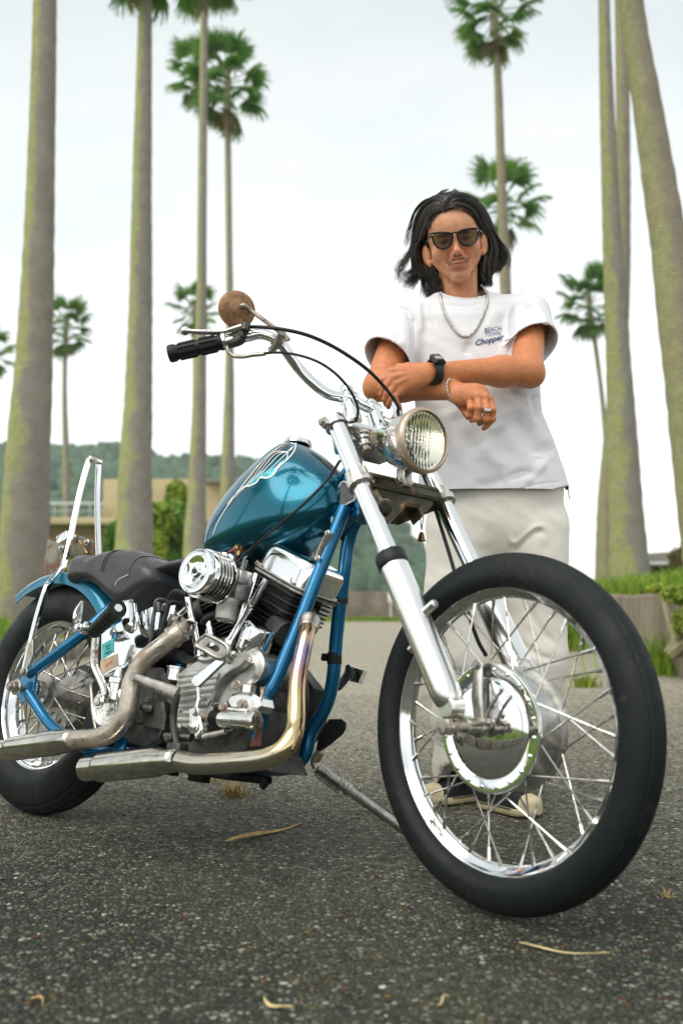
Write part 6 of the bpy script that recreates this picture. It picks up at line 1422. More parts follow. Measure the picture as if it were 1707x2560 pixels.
# ---- skin
SKIN = NT('skin'); at = SKIN.n('ShaderNodeAttribute'); at.attribute_name = 'tint'
mo = SKIN.ramp(SKIN.noise(60, 5, .6), [(.3, .86), (.7, 1.10)]); SKIN.set(color=SKIN.mix(1, at.outputs['Color'], mo, 'MULTIPLY'), rough=SKIN.ramp(SKIN.noise(90, 3), [(.3, .40), (.7, .56)]), sss=.08, spec=.4)
SKIN.b.inputs['Subsurface Radius'].default_value = (1, .35, .2); SKIN.b.inputs['Subsurface Scale'].default_value = .008; SKIN.bump(SKIN.noise(420, 3, .6), .10, .001); SKIN = SKIN.m
BODYO = man_mesh('body', V_, F_, SKIN)
L_ = (V_ - np.array(HO[:])) @ np.array([A3(hx), A3(hf), A3(hz)]).T; nhead = len(allP[0][0])
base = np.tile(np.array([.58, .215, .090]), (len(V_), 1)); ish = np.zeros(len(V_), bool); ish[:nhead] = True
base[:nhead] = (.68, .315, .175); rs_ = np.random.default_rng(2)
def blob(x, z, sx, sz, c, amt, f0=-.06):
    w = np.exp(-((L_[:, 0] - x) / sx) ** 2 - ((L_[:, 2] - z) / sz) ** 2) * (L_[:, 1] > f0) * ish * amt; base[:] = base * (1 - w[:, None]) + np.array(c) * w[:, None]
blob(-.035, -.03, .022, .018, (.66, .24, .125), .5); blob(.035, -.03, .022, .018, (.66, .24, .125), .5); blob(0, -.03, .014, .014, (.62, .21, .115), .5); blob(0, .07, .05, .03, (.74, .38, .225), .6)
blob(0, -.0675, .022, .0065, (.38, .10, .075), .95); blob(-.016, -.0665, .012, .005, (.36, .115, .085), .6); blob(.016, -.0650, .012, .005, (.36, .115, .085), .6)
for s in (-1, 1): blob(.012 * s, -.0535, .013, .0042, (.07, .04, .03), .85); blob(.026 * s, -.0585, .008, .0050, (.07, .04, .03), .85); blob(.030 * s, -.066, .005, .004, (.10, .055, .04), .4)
blob(0, -.098, .018, .010, (.13, .075, .055), .65); blob(0, -.0655, .026, .0013, (.10, .03, .025), .85); blob(0, -.080, .010, .003, (.2, .11, .08), .4); blob(0, -.10, .045, .02, (.40, .20, .13), .35)  # chin stubble; lip line is crease shade put into the skin colour
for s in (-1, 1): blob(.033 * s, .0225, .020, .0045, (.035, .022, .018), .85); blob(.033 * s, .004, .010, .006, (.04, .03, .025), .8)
for s in (-1, 1): blob(.0066 * s, -.0425, .0042, .0030, (.07, .025, .018), .9)  # shade of the nostril hollows put into the skin colour
for fg in LF + RF:       # knuckles a little redder
    for q in fpts(fg)[:2]:
        d = np.linalg.norm(V_ - A3(q), axis=1); w = np.exp(-(d / .014) ** 2) * .45; base[:] = base * (1 - w[:, None]) + np.array((.46, .15, .085)) * w[:, None]
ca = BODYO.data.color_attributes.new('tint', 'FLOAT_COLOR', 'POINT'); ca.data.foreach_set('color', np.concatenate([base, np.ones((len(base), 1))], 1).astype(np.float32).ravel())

# ---- t-shirt
def lin(zs, vs): zs, vs = np.array(zs), np.array(vs); o = np.argsort(zs); return lambda z: np.interp(z, zs[o], vs[o])
def sx_at(u, v, y): return at_y((u, v), y).x
def sz_at(v, y): return at_y((1200, v), y).z
yc = 3.0
rowsT = [(752, 1085, 1232, .055), (772, 1020, 1312, .090), (810, 1012, 1332, .115), (870, 1022, 1336, .130), (950, 1034, 1343, .136), (1040, 1040, 1350, .136), (1110, 1044, 1380, .140), (1180, 1047, 1404, .146), (1236, 1047, 1422, .150), (1300, 1047, 1430, .150)]
zT = [sz_at(r[0], yc) for r in rowsT]; aL = lin(zT, [sx_at(r[1], r[0], yc) for r in rowsT]); aR_ = lin(zT, [sx_at(r[2], r[0], yc) for r in rowsT]); aD = lin(zT, [r[3] for r in rowsT])
def torso(inset=0.0):
    def fn(X, Y, Z):
        l, r, d = aL(Z), aR_(Z), aD(Z); cx_, a = (l + r) / 2, (r - l) / 2 - inset; dd = d - inset; p = 2.6
        k = (np.abs((X - cx_) / a) ** p + np.abs((Y - yc) / dd) ** p) ** (1 / p); return (k - 1) * np.minimum(a, dd) * .9
    return fn
G = Grid((-.03, 2.70, .92), (.78, 3.22, 1.62), .0030)
G.put(torso(), (-.03, 2.7, .92), (.78, 3.22, sz_at(748, yc)), .001)
cuR, cuL = wp(m2(235, 545), 2.90), wp(m2(1245, 452), 2.90)
dR, dL = (cuR - shR).normalized(), (cuL - shL).normalized()
slv = {0: (shR + Vector((.012, 0, .006)), cuR + dR * .07, .066, .086), 1: (shL + Vector((-.004, 0, .004)), cuL + dL * .07, .066, .089)}
G.put(*P_caps(*slv[0]), .03); G.put(*P_caps(*slv[1]), .03)
G.put(*P_caps(shR + Vector((.01, 0, .008)), wp((1085, 806), 3.0), .062, .066), .04); G.put(*P_caps(shL + Vector((-.01, 0, .006)), wp((1232, 797), 3.0), .062, .066), .04)
# open cuffs, hem and neck
def cone_cut(c, d, n_out):
    c_, d_ = A3(c), A3(d)
    def fn(X, Y, Z): return -((X - c_[0]) * d_[0] + (Y - c_[1]) * d_[1] + (Z - c_[2]) * d_[2])
    return fn
for sh_, cu, d, r_in, tilt in ((shR, cuR, dR, .074, Vector((-.28, 0, .0))), (shL, cuL, dL, .077, Vector((.34, 0, .0)))):
    cd = (d + tilt).normalized()
    G.put(cone_cut(cu, cd, 1), A3(cu) - .16, A3(cu) + np.array([.16, .16, .07]), .001, 'sub') if False else None
    c_, d_ = A3(cu), A3(cd); sl = G.sub(c_ - .24, c_ + np.array([.24, .24, .12])); X, Y, Z = np.meshgrid(G.ax[0][sl[0]], G.ax[1][sl[1]], G.ax[2][sl[2]], indexing='ij', sparse=True)
    half = -((X - c_[0]) * d_[0] + (Y - c_[1]) * d_[1] + (Z - c_[2]) * d_[2]); cut = np.maximum(half, .003 - torso()(X, Y, Z)); G.F[sl] = np.maximum(G.F[sl], -cut.astype(np.float32))
    q_ = slv[0 if cu is cuR else 1]; fn, lo, hi = P_caps(q_[0] + d * .02, q_[1] + d * .05, q_[2] - .006, q_[3] + .003 - .006 + .003); tq = torso(); G.put(lambda X, Y, Z, fn=fn: np.maximum(fn(X, Y, Z), .007 - tq(X, Y, Z)), lo, hi, .002, 'sub')
hemL, hemR = at_y(m2(600, 1530), 2.87), at_y(m2(1490, 1420), 2.95); hemM = at_y(m2(1060, 1506), 2.86)
def hem_z(X, Y): return np.interp(X, [hemL.x - .1, hemL.x, hemM.x, (hemM.x + hemR.x) / 2, hemR.x, hemR.x + .1], [hemL.z + .004, hemL.z, hemM.z, hemM.z + .018, hemR.z, hemR.z + .01]) + .02 * (Y - 2.87)
X, Y, Z = np.meshgrid(*G.ax, indexing='ij', sparse=True); G.F = np.maximum(G.F, (hem_z(X, Y) - Z).astype(np.float32)); hz0 = float(max(hemL.z, hemR.z))
fi = torso(.007); sl = G.sub((-.03, 2.7, .92), (.78, 3.22, hz0 + .08)); X, Y, Z = np.meshgrid(G.ax[0][sl[0]], G.ax[1][sl[1]], G.ax[2][sl[2]], indexing='ij', sparse=True); G.F[sl] = np.maximum(G.F[sl], -fi(X, Y, Z).astype(np.float32))
colC = wp((1158, 742), 2.965); colN = Vector((.0, -.40, .92)).normalized()
G.put(*P_ell(nkB + Vector((.004, -.010, .030)), (.0745, .072, .085)), .004, 'sub'); G.put(*P_caps(nkB + Vector((.004, -.02, .0)), hl(.01, -.07, -.12), .066, .075), .004, 'sub')
sv, sf = G.mesh()
def project(v):
    q = np.asarray(v) - np.array(_C[:]); z = q @ A3(_fw); return np.stack([853.5 + _F * (q @ A3(_rt)) / z, 1280 - _F * (q @ A3(_up)) / z], 1)
def vnormals(v, f):
    n = np.zeros_like(v); a = np.cross(v[f[:, 2]] - v[f[:, 0]], v[f[:, 3]] - v[f[:, 1]])
    for k in range(4): np.add.at(n, f[:, k], a)
    return n / (np.linalg.norm(n, axis=1)[:, None] + 1e-12)
def strokes(v, f, st, jit=.0015, front=-.05, gain=1.0):
    """press folds into cloth: st = (pixel polyline, half width px, depth m); negative depth raises a ridge"""
    n = vnormals(v, f); uv = project(v); w8 = np.clip((-n[:, 1] - front) * 3, 0, 1); disp = np.zeros(len(v))
    for pl_, wd, dp in st:
        P_ = np.array([(q.x, q.y) for q in smooth([Vector((*p, 0)) for p in pl_], 6)]); best = np.full(len(v), 1e9); tt_ = np.zeros(len(v)); m = (uv[:, 0] > P_[:, 0].min() - 3 * wd) & (uv[:, 0] < P_[:, 0].max() + 3 * wd) & (uv[:, 1] > P_[:, 1].min() - 3 * wd) & (uv[:, 1] < P_[:, 1].max() + 3 * wd); ix = np.where(m)[0]
        for i in range(len(P_) - 1):
            a, b_ = P_[i], P_[i + 1]; ab = b_ - a; t = np.clip(((uv[ix] - a) @ ab) / (ab @ ab + 1e-9), 0, 1); d = np.linalg.norm(uv[ix] - a - t[:, None] * ab, axis=1); u = d < best[ix]; best[ix[u]] = d[u]; tt_[ix[u]] = (i + t[u]) / (len(P_) - 1)
        disp -= gain * dp * np.exp(-(best / wd) ** 2) * np.clip(np.sin(np.pi * np.clip(tt_, .02, .98)) * 1.6, 0, 1) * m
    x, y, z = v[:, 0], v[:, 1], v[:, 2]
    disp += jit * (np.sin(x * 31 + z * 17 + 2 * np.sin(z * 23)) * np.sin(z * 29 - x * 11 + 1.3 * np.sin(x * 41)) + .5 * np.sin(x * 83 + 31 * z + 3 * np.sin(z * 37)))
    return v + n * (disp * np.where(disp < 0, w8, w8))[:, None]
def lap(v, f, it=2, lam=.5):
    for _ in range(it):
        s = np.zeros_like(v); c = np.zeros(len(v))
        for k in range(4):
            np.add.at(s, f[:, k], v[f[:, (k + 1) % 4]]); np.add.at(c, f[:, k], 1); np.add.at(s, f[:, k], v[f[:, (k + 3) % 4]]); np.add.at(c, f[:, k], 1)
        v = v * (1 - lam) + lam * s / c[:, None]
    return v
sv = lap(sv, sf, 2)
T = lambda *l: [m2(*p) for p in l]
SH = [(T((422, 250), (424, 400), (420, 590)), 5, .014), (T((1120, 165), (1095, 260), (1085, 380), (1083, 520)), 5, .012), (T((300, 180), (380, 220), (415, 330)), 6, .005), (T((480, 150), (505, 230), (540, 330)), 5, .004), (T((530, 150), (560, 240), (580, 330)), 4, .003), (T((450, 170), (470, 260), (475, 380)), 6, -.004),
      (T((560, 175), (660, 260), (760, 380), (800, 470)), 16, -.004), (T((1000, 170), (960, 260), (860, 400)), 14, -.003), (T((1050, 200), (1035, 320), (1060, 480)), 9, .004), (T((800, 420), (790, 520)), 10, .004),
      (T((1130, 880), (1180, 1000), (1260, 1130), (1330, 1250)), 26, .012), (T((1180, 860), (1260, 1010), (1360, 1180)), 18, -.008), (T((990, 1010), (1040, 1130), (1090, 1330)), 20, .006), (T((700, 900), (760, 1050), (860, 1230)), 26, .006), (T((620, 880), (660, 1040), (760, 1260)), 20, -.005), (T((880, 1120), (960, 1220), (1100, 1280)), 16, -.005),
      (T((1050, 1370), (1180, 1330), (1300, 1340)), 12, .006), (T((1180, 1400), (1260, 1330), (1340, 1240)), 10, -.005), (T((830, 1420), (960, 1400), (1060, 1350)), 14, .004), (T((1230, 780), (1245, 880), (1262, 980)), 8, .006), (T((1200, 790), (1215, 900), (1230, 1040)), 8, -.004),
      (T((160, 430), (230, 455), (330, 500), (400, 560)), 4, .0025), (T((180, 390), (270, 420), (370, 470)), 14, -.004), (T((1120, 360), (1220, 370), (1330, 410)), 4, .0025), (T((1180, 180), (1260, 240), (1300, 360)), 10, .006), (T((1230, 160), (1300, 240), (1340, 380)), 8, -.004), (T((240, 260), (300, 330), (330, 440)), 12, .005),
      (T((610, 1495), (800, 1497), (1060, 1465), (1280, 1405), (1480, 1385)), 2.2, .0018), (T((600, 165), (700, 175), (800, 180), (910, 150)), 2.5, .0016)]
sv = strokes(sv, sf, SH, .0009, gain=1.5); sv = lap(sv, sf, 1, .4)
CLOTH = NT('white_jersey'); CLOTH.set(color=CLOTH.ramp(CLOTH.noise(9, 4, .6), [(.3, (.70, .695, .72)), (.7, (.76, .755, .775))]), rough=.9, sheen=.15, spec=.2)
_b = CLOTH.bump(CLOTH.noise(28, 5, .62, None, .6), .30, .006); CLOTH.bump(CLOTH.noise(900, 2, .5), .06, .0006, _b); CLOTH = CLOTH.m
SHIRT = man_mesh('t_shirt', sv, sf, CLOTH)
shb = BVHTree.FromPolygons([tuple(v) for v in sv], [tuple(int(i) for i in f) for f in sf])
def shit(p, off=.001):
    d = ray(p).normalized(); h = shb.ray_cast(_C, d); return (h[0] + h[1] * (off if h[1].dot(d) < 0 else -off)) if h[0] is not None else None
# collar rib
cp = []
for i in range(48):
    a = 2 * math.pi * i / 48; q = nkB + Vector((.004 + .0735 * math.cos(a), -.012 + .070 * math.sin(a), .0)); t = .5 - .5 * math.sin(a); q.z += .046 - .074 * t + .006 * abs(math.cos(a)) ** 2; cp.append(q)
b = MB(); b.tube(cp, .0115, 10, closed=True, flat=.45, ref=(0, 0, 1)); man_build(b, 'collar', CLOTH, SHIRT)
# chest print
NAVY = mat_simple('navy_print', (.02, .05, .16), .8); NAVYL = mat_simple('faded_navy_print', (.06, .11, .24), .8)
def print_text(body, c, w, h, rot, mat, shear=0.0, off=0.0):
    me = text_mesh(body, 1.0, shear, off, 0.0); co = [v.co.copy() for v in me.vertices]; x0, x1 = min(v.x for v in co), max(v.x for v in co); y0, y1 = min(v.y for v in co), max(v.y for v in co)
    ca_, sa_ = math.cos(rot), math.sin(rot)
    for v in me.vertices:
        x = ((v.co.x - x0) / (x1 - x0) - .5) * w; y = ((v.co.y - y0) / (y1 - y0) - .5) * h
        p = shit(m2(c[0] + x * ca_ + y * sa_, c[1] + x * sa_ * 1.0 - y * ca_), .0016); v.co = p - Vector(MO)
    me.materials.append(mat); return link_mesh('lettering', me, None, SHIRT)
print_text('BEACH', (966, 340), 112, 32, R(-7), NAVYL, 0, .0); print_text('TOWN', (966, 372), 106, 26, R(-5), NAVYL, 0, .0); print_text('Chopper', (946, 418), 200, 52, R(-13), NAVY, .45, .022)

# ---- trousers
CREAM = NT('cream_twill'); CREAM.set(color=CREAM.ramp(CREAM.noise(7, 4, .6), [(.3, (.80, .755, .665)), (.7, (.88, .84, .755))]), rough=.92, spec=.2); _b = CREAM.bump(CREAM.noise(20, 5, .6, None, .5), .3, .006); CREAM.bump(CREAM.noise(1100, 2, .5), .08, .0006, _b); CREAM = CREAM.m
G = Grid((-.0, 2.75, .03), (.78, 3.25, 1.08), .0042)
yt = 3.01
def pt(u, v, y=yt): return at_y((u, v), y)
hipC = pt(1240, 1290); G.put(*P_ell(hipC, (.205, .135, .16)), .01); G.put(*P_ell(pt(1242, 1225), (.200, .132, .10)), .03)
def leg(kp):
    P_ = [pt(u, v, y) for u, v, w, y in kp]; rr = [w * .5 / _F * 3.02 for u, v, w, y in kp]
    for i in range(len(P_) - 1): G.put(*P_caps(P_[i], P_[i + 1], rr[i], rr[i + 1]), .03)
leg([(1158, 1330, 186, yt), (1152, 1480, 172, yt), (1148, 1650, 146, yt - .01), (1142, 1800, 116, yt + .01), (1134, 1915, 96, yt + .02), (1133, 1950, 92, yt + .02)])
leg([(1328, 1330, 184, yt), (1330, 1480, 172, yt), (1338, 1650, 150, yt - .01), (1326, 1800, 126, yt), (1316, 1920, 100, yt), (1314, 1960, 96, yt)])
# flat hems
X, Y, Z = np.meshgrid(*G.ax, indexing='ij', sparse=True); G.F = np.maximum(G.F, (.062 - Z + 0 * X + 0 * Y).astype(np.float32))
for u, v, w in ((1133, 1950, 84), (1314, 1965, 88)): q = pt(u, v); G.put(*P_caps(q + Vector((0, 0, -.08)), q + Vector((0, 0, .03)), w * .5 / _F * 3.02 - .004, w * .5 / _F * 3.02 - .004), .002, 'sub')
tv, tf = G.mesh(); tv = lap(tv, tf, 3)
PX = crop(1050, 1200, .24872); Tq = lambda *l: [PX(*p) for p in l]
TR = [(Tq((862, 190), (875, 330), (885, 480), (882, 700), (850, 790)), 2.2, .003), (Tq((890, 560), (930, 620), (980, 620), (1080, 540), (1170, 470), (1260, 480)), 7, -.008), (Tq((900, 760), (960, 690), (1060, 590), (1160, 520), (1260, 520)), 8, .010), (Tq((1180, 330), (1300, 260), (1420, 200)), 18, .005), (Tq((250, 330), (420, 420), (620, 520)), 26, .005), (Tq((700, 330), (640, 500), (600, 700)), 24, -.004), (Tq((1250, 540), (1180, 680), (1160, 900)), 18, -.005),
      ([(1300, 1480), (1340, 1560), (1400, 1620)], 10, .006), ([(1290, 1600), (1350, 1640), (1405, 1650)], 8, .006), ([(1300, 1680), (1360, 1710), (1400, 1735)], 7, .007), ([(1290, 1780), (1340, 1800), (1380, 1840)], 7, .006), ([(1085, 1640), (1130, 1680), (1200, 1690)], 9, .006), ([(1090, 1760), (1140, 1770), (1190, 1800)], 7, .006), ([(1098, 1850), (1130, 1870), (1170, 1860)], 6, .006), ([(1100, 1480), (1160, 1530), (1210, 1640)], 14, .006), ([(1290, 1840), (1330, 1880), (1370, 1890)], 6, .006)]
tv = strokes(tv, tf, TR, .0012, gain=.9); tv = lap(tv, tf, 1, .4); man_mesh('trousers', tv, tf, CREAM)
# key clip at the hip
b = MB(); k0 = at_y(PX(1472, 75), 2.97); b.box(k0, (.010, .010, .014), bev=.002); b.tube([k0 + Vector((.003, 0, -.005)), at_y(PX(1500, 195), 2.97)], .0014, 5); man_build(b, 'key_clip', IRON_BLK)

# ---- shoes: black canvas, cream rubber
CANVAS = mat_simple('black_canvas', (.012, .013, .017), .85, 0, 40, .4, .5, 500, .0008); RUBC = mat_simple('cream_rubber', (.62, .53, .32), .55, 0, 25, .12, .1, 200, .0006); LACE = mat_simple('black_lace', (.016, .016, .02), .8)
def shoe(heel, toe, label=None):
    d = (toe - heel); L = d.length; d.normalize(); s = Vector((-d.y, d.x, 0)); up = Vector((0, 0, 1))
    def sec(t): return np.interp(t, [0, .04, .15, .35, .55, .72, .86, .95, 1.0], [.018, .030, .036, .035, .041, .047, .043, .029, .008])
    ts = [0, .02, .05, .1, .18, .28, .4, .52, .62, .7, .78, .84, .9, .94, .97, .99, 1.0]
    def spring(t): return .012 * max(0, (t - .72) / .28) ** 1.6
    b = MB(); rings = []
    for t in ts:
        w = sec(t); z = spring(t); r = []
        for k in range(24):
            a = 2 * math.pi * k / 24; ca, sa = math.cos(a), math.sin(a); r.append(heel + d * L * t + s * w * math.copysign(abs(ca) ** .7, ca) + up * (z + .016 + .015 * math.copysign(abs(sa) ** .45, sa)))
        rings.append(r + [r[0]])
    b.grid(rings); b._face(tuple(range(24))); b._face(tuple((len(rings) - 1) * 25 + k for k in range(24)))
    # upper
    ub = MB(); rings = []
    hts = lambda t: np.interp(t, [0, .05, .15, .30, .42, .55, .68, .80, .92, 1.0], [.055, .080, .085, .078, .082, .074, .056, .044, .034, .024])
    for t in [q for q in ts if q <= .97]:
        w = sec(t) * .95; h = hts(t); z = spring(t); r = []
        for k in range(17):
            a = math.pi * k / 16; r.append(heel + d * L * t + s * w * math.copysign(abs(math.cos(a)) ** .8, math.cos(a)) * (1 - .25 * math.sin(a) * (h > .06)) + up * (z + .022 + (h - .006) * math.sin(a) ** .85))
        rings.append(r)
    ub.grid(rings); ub._face(tuple(range(17))); ub._face(tuple(reversed([(len(rings) - 1) * 17 + k for k in range(17)])))
    SHO = man_build(ub, 'shoe', CANVAS, None, 60); man_build(b, 'sole', RUBC, SHO, 50)
    tb_ = MB(); rings = []
    for t in (.80, .84, .9, .94, .97, .985, .998):
        w = sec(t) * .975; h = hts(min(t, .97)) * (1.03 if t < .98 else .8); z = spring(t); r = []
        for k in range(17):
            a = math.pi * k / 16; r.append(heel + d * L * t + s * w * math.copysign(abs(math.cos(a)) ** .8, math.cos(a)) + up * (z + .022 + (h - .005) * math.sin(a) ** .8))
        rings.append(r)
    tb_.grid(rings); tb_._face(tuple((len(rings) - 1) * 17 + k for k in range(17))); man_build(tb_, 'toe_cap', RUBC, SHO, 60)
    st_ = MB(); pts = []
    for t in list(np.linspace(.02, .985, 40)): pts.append((t, 1))
    line = [heel + d * L * t + s * (sec(t) * 1.012 + .0006) + up * (spring(t) + .024) for t in np.linspace(.02, .70, 24)]; st_.tube(line, .0016, 5); man_build(st_, 'foxing_stripe', CANVAS, SHO)
    st_ = MB(); line = [heel + d * L * t - s * (sec(t) * 1.012 + .0006) + up * (spring(t) + .024) for t in np.linspace(.02, .70, 24)]; st_.tube(line, .0016, 5); man_build(st_, 'foxing_stripe', CANVAS, SHO)
    for i in range(4):
        t = .50 + .065 * i; h = hts(t); lb = MB(); lb.tube(smooth([heel + d * L * t + s * .022 + up * (h + .006), heel + d * L * (t + .03) + up * (h + .017), heel + d * L * (t + .06) - s * .022 + up * (h + .004)], 3), .0032, 6); man_build(lb, 'lace', LACE, SHO)
g0, g1 = ground_at(s4(835, 515)), ground_at(s4(170, 588)); shoe(Vector((g0.x + .02, g0.y + .02, 0)), Vector((g1.x, g1.y + .015, 0)))
g1 = ground_at(s4(1190, 700)); shoe(Vector((.405, 2.965, 0)), Vector((g1.x + .01, g1.y + .01, 0)))

# ---- sunglasses
BLKP = mat_simple('black_acetate', (.004, .004, .005), .25, 0, None, spec=.35)
LENSM = NT('smoked_lens'); LENSM.t.nodes.remove(LENSM.b); _g = LENSM.n('ShaderNodeBsdfTransparent'); _g.inputs[0].default_value = (.30, .315, .29, 1); _gl = LENSM.n('ShaderNodeBsdfGlossy'); _gl.inputs['Roughness'].default_value = .03; _gl.inputs[0].default_value = (1, 1, 1, 1); _mx = LENSM.n('ShaderNodeMixShader'); _mx.inputs[0].default_value = .07; LENSM.l(_g.outputs[0], _mx.inputs[1]); LENSM.l(_gl.outputs[0], _mx.inputs[2]); LENSM.l(_mx.outputs[0], LENSM.out.inputs[0]); LENSM = LENSM.m
def gp(u, v, o=0.0):
    dx = (u - 735) * KH; return hp(u, v, .0235 - 2.2 * dx * dx + o)
LL_ = [(505, 528), (560, 517), (630, 515), (690, 524), (708, 550), (702, 600), (676, 648), (622, 674), (572, 666), (533, 626), (514, 575)]
LR_ = [(757, 524), (795, 497), (865, 481), (938, 477), (962, 500), (952, 556), (930, 606), (884, 636), (832, 638), (787, 614), (762, 570)]
b = MB()
for L__ in (LL_, LR_): b.tube(smooth([gp(*p) for p in L__], 5, True), .0032, 8, closed=True, flat=1.0)
b.tube(smooth([gp(690, 530), gp(710, 518, .002), gp(730, 514, .003), gp(750, 516, .002), gp(765, 524)], 4), .0028, 8)
for side, u, v, x in ((-1, 500, 534, -.078), (1, 964, 490, .078)):
    q0 = gp(u, v); q1 = hl(.0815 * side, -.020, .0125); q2 = hl(.0835 * side, -.085, .004); b.tube(smooth([q0, q1, q2], 6), .0026, 8, flat=1.4)
    b.box(gp(u - side * 2, v + 4, -.001), (.010, .006, .012), HAX, bev=.0015)
GLS = man_build(b, 'sunglasses', BLKP)
for L__ in (LL_, LR_):
    P_ = smooth([gp(*p) for p in L__], 5, True); c_ = sum(P_, Vector()) / len(P_) + hf * .0015; m = MB(); n = len(P_)
    for i in range(n): m.v += [P_[i]]
    m.v += [c_]; 
    for i in range(n): m._face((i, (i + 1) % n, n))
    man_build(m, 'lens', LENSM, GLS)
for u, v in ((508, 540), (956, 494)):
    m = MB(); m.ell(gp(u, v, .0035), (.0022, .0012, .0022), HAX, 10, 6); man_build(m, 'rivet', ALU, GLS)

# ---- necklace, bracelet, ring, watch
SILVER = mat_simple('oxidised_silver', (.50, .49, .46), .25, 1.0, 220, .5)
def rope(path, r, pitch, amp=.42, seg=8):
    P_ = smooth(path, 10); L = [0]
    for a, c in zip(P_, P_[1:]): L.append(L[-1] + (c - a).length)
    n = int(L[-1] / (pitch / 6)); Q, RR = [], []; j = 0
    for i in range(n + 1):
        s_ = L[-1] * i / n
        while j < len(L) - 2 and L[j + 1] < s_: j += 1
        Q.append(P_[j].lerp(P_[j + 1], (s_ - L[j]) / max(1e-9, L[j + 1] - L[j]))); RR.append(r * (1 - amp + amp * abs(math.sin(math.pi * s_ / pitch)) * 1.3))
    return Q, RR
nk = [(588, 1142), (600, 1215), (640, 1325), (712, 1445), (775, 1515), (830, 1537), (885, 1522), (955, 1440), (1010, 1320), (1045, 1210), (1050, 1150)]
pts = [shit(m1(*p), .0035) for p in nk]; pts = [p for p in pts if p is not None]
top = [hp(1042, 1110, -.06), hp(1020, 1065, -.075), hp(988, 1028, -.09)]; pts = pts + top; pts.insert(0, hp(580, 1110, -.075)) ; pts.insert(0, hp(570, 1080, -.10))
Q, RR = rope(pts, .0042, .0078); b = MB(); b.tube(Q, RR, 8); man_build(b, 'necklace', SILVER)
def around(c, axis, rx, ry, refv, n=40, a0=0, a1=360):
    a = axis.normalized(); u = (refv - a * refv.dot(a)).normalized(); w = a.cross(u); return [c + u * rx * math.cos(R(a0 + (a1 - a0) * i / n)) + w * ry * math.sin(R(a0 + (a1 - a0) * i / n)) for i in range(n + 1)]
fa = (wrR - elR).normalized(); q = around(wrR + fa * (-.002), (fa + Vector((.25, 0, .35))).normalized(), .036, .033, Vector((0, -1, 0)), 24); Q, RR = rope(q, .0036, .0062); b = MB(); b.tube(Q, RR, 8); man_build(b, 'bracelet', SILVER)
rp0, rp1 = wp(m3(1362, 690), 2.652), wp(m3(1375, 850), 2.648); rc = wp(m3(1374, 772), 2.646); b = MB(); b.lathe(rc - (rp1 - rp0).normalized() * .004, rp1 - rp0, [(.0105, 0), (.0128, .0005), (.0128, .0075), (.0105, .008)], 24, cap=False); b.box(rc + Vector((.002, -.0115, 0)), (.017, .005, .0095), bev=.001); man_build(b, 'ring', SILVER)
fl_ = (wrL - elL).normalized(); wc = wrL - fl_ * .010; wn_ = Vector((-.05, -.72, .69)); wn_ = (wn_ - fl_ * wn_.dot(fl_)).normalized(); wv = fl_.cross(wn_)
STRAP = mat_simple('black_resin', (.012, .013, .015), .42, 0, 60, .3); b = MB()
ring = around(wc, fl_, .0345, .0325, wn_, 44)
n = len(ring) - 1; rows = []
for i in range(n):
    ang = 360 * i / n; d = (ring[i] - wc).normalized(); bump_ = .0012 if (i % 2) else 0; hwid = .012 if 40 < ang < 320 else .0145
    rows.append([ring[i] + fl_ * a + d * t for a, t in ((-hwid, -.001), (-hwid, .0022), (-hwid * .7, .0032 + bump_), (hwid * .7, .0032 + bump_), (hwid, .0022), (hwid, -.001), (-hwid, -.001))])
rows.append(rows[0]); b.grid(rows); WAT = man_build(b, 'watch', STRAP)
AXW = (fl_, wv, wn_); fc = wc + wn_ * .038
b = MB(); b.box(fc, (.036, .040, .012), AXW, bev=.005); b.box(fc + wn_ * .005, (.030, .033, .006), AXW, bev=.003)
for s in (-1, 1): b.tube([fc + wv * .021 * s - fl_ * .014 + wn_ * .004, fc + wv * .017 * s - fl_ * .010 + wn_ * .0085, fc + wv * .017 * s + fl_ * .010 + wn_ * .0085, fc + wv * .021 * s + fl_ * .014 + wn_ * .004], .0012, 6); b.ell(fc + fl_ * .018 * s + wv * .008, .003, seg=8, rings=6); b.ell(fc + fl_ * .018 * s - wv * .008, .003, seg=8, rings=6)
man_build(b, 'watch_case', STRAP, WAT)
b = MB(); b.box(fc + wn_ * .0082, (.020, .015, .0012), AXW, bev=.0004); man_build(b, 'display', mat_simple('lcd', (.36, .37, .36), .3), WAT)

# ---- hair
HAIRM = NT('black_hair'); inf = HAIRM.n('ShaderNodeNewGeometry'); HAIRM.set(color=HAIRM.ramp(inf.outputs['Random Per Island'], [(0, (.004, .004, .005)), (.5, (.012, .011, .011)), (.85, (.034, .024, .018)), (1, (.14, .075, .03))]), rough=.32, spec=.9); HAIRM = HAIRM.m
HC = mat_simple('hair_core', (.007, .007, .008), .6)
G = Grid(np.array(HO[:]) - [.16, .05, .20], np.array(HO[:]) + [.16, .27, .18], .0032)
def ge(x, f, z, r, k=.02, op='add'): fn, lo, hi = P_ell(hl(x, f, z), r, HAX); G.put(fn, lo, hi, k, op)
def gcp(a, b_, ra, rb, k=.02): fn, lo, hi = P_caps(hl(*a), hl(*b_), ra, rb); G.put(fn, lo, hi, k)
ge(0, -.100, .044, (.084, .098, .088)); gcp((-.084, -.11, .02), (-.088, -.125, -.075), .022, .017); gcp((-.086, -.125, -.06), (-.062, -.122, -.125), .020, .012); gcp((.082, -.115, .02), (.088, -.13, -.06), .020, .017); gcp((.086, -.13, -.05), (.072, -.127, -.105), .018, .010); gcp((-.05, -.15, -.02), (-.04, -.14, -.13), .05, .035); gcp((.05, -.15, -.02), (.05, -.14, -.12), .05, .035)
ge(0, .030, .010, (.0775, .105, .092), .010, 'sub')
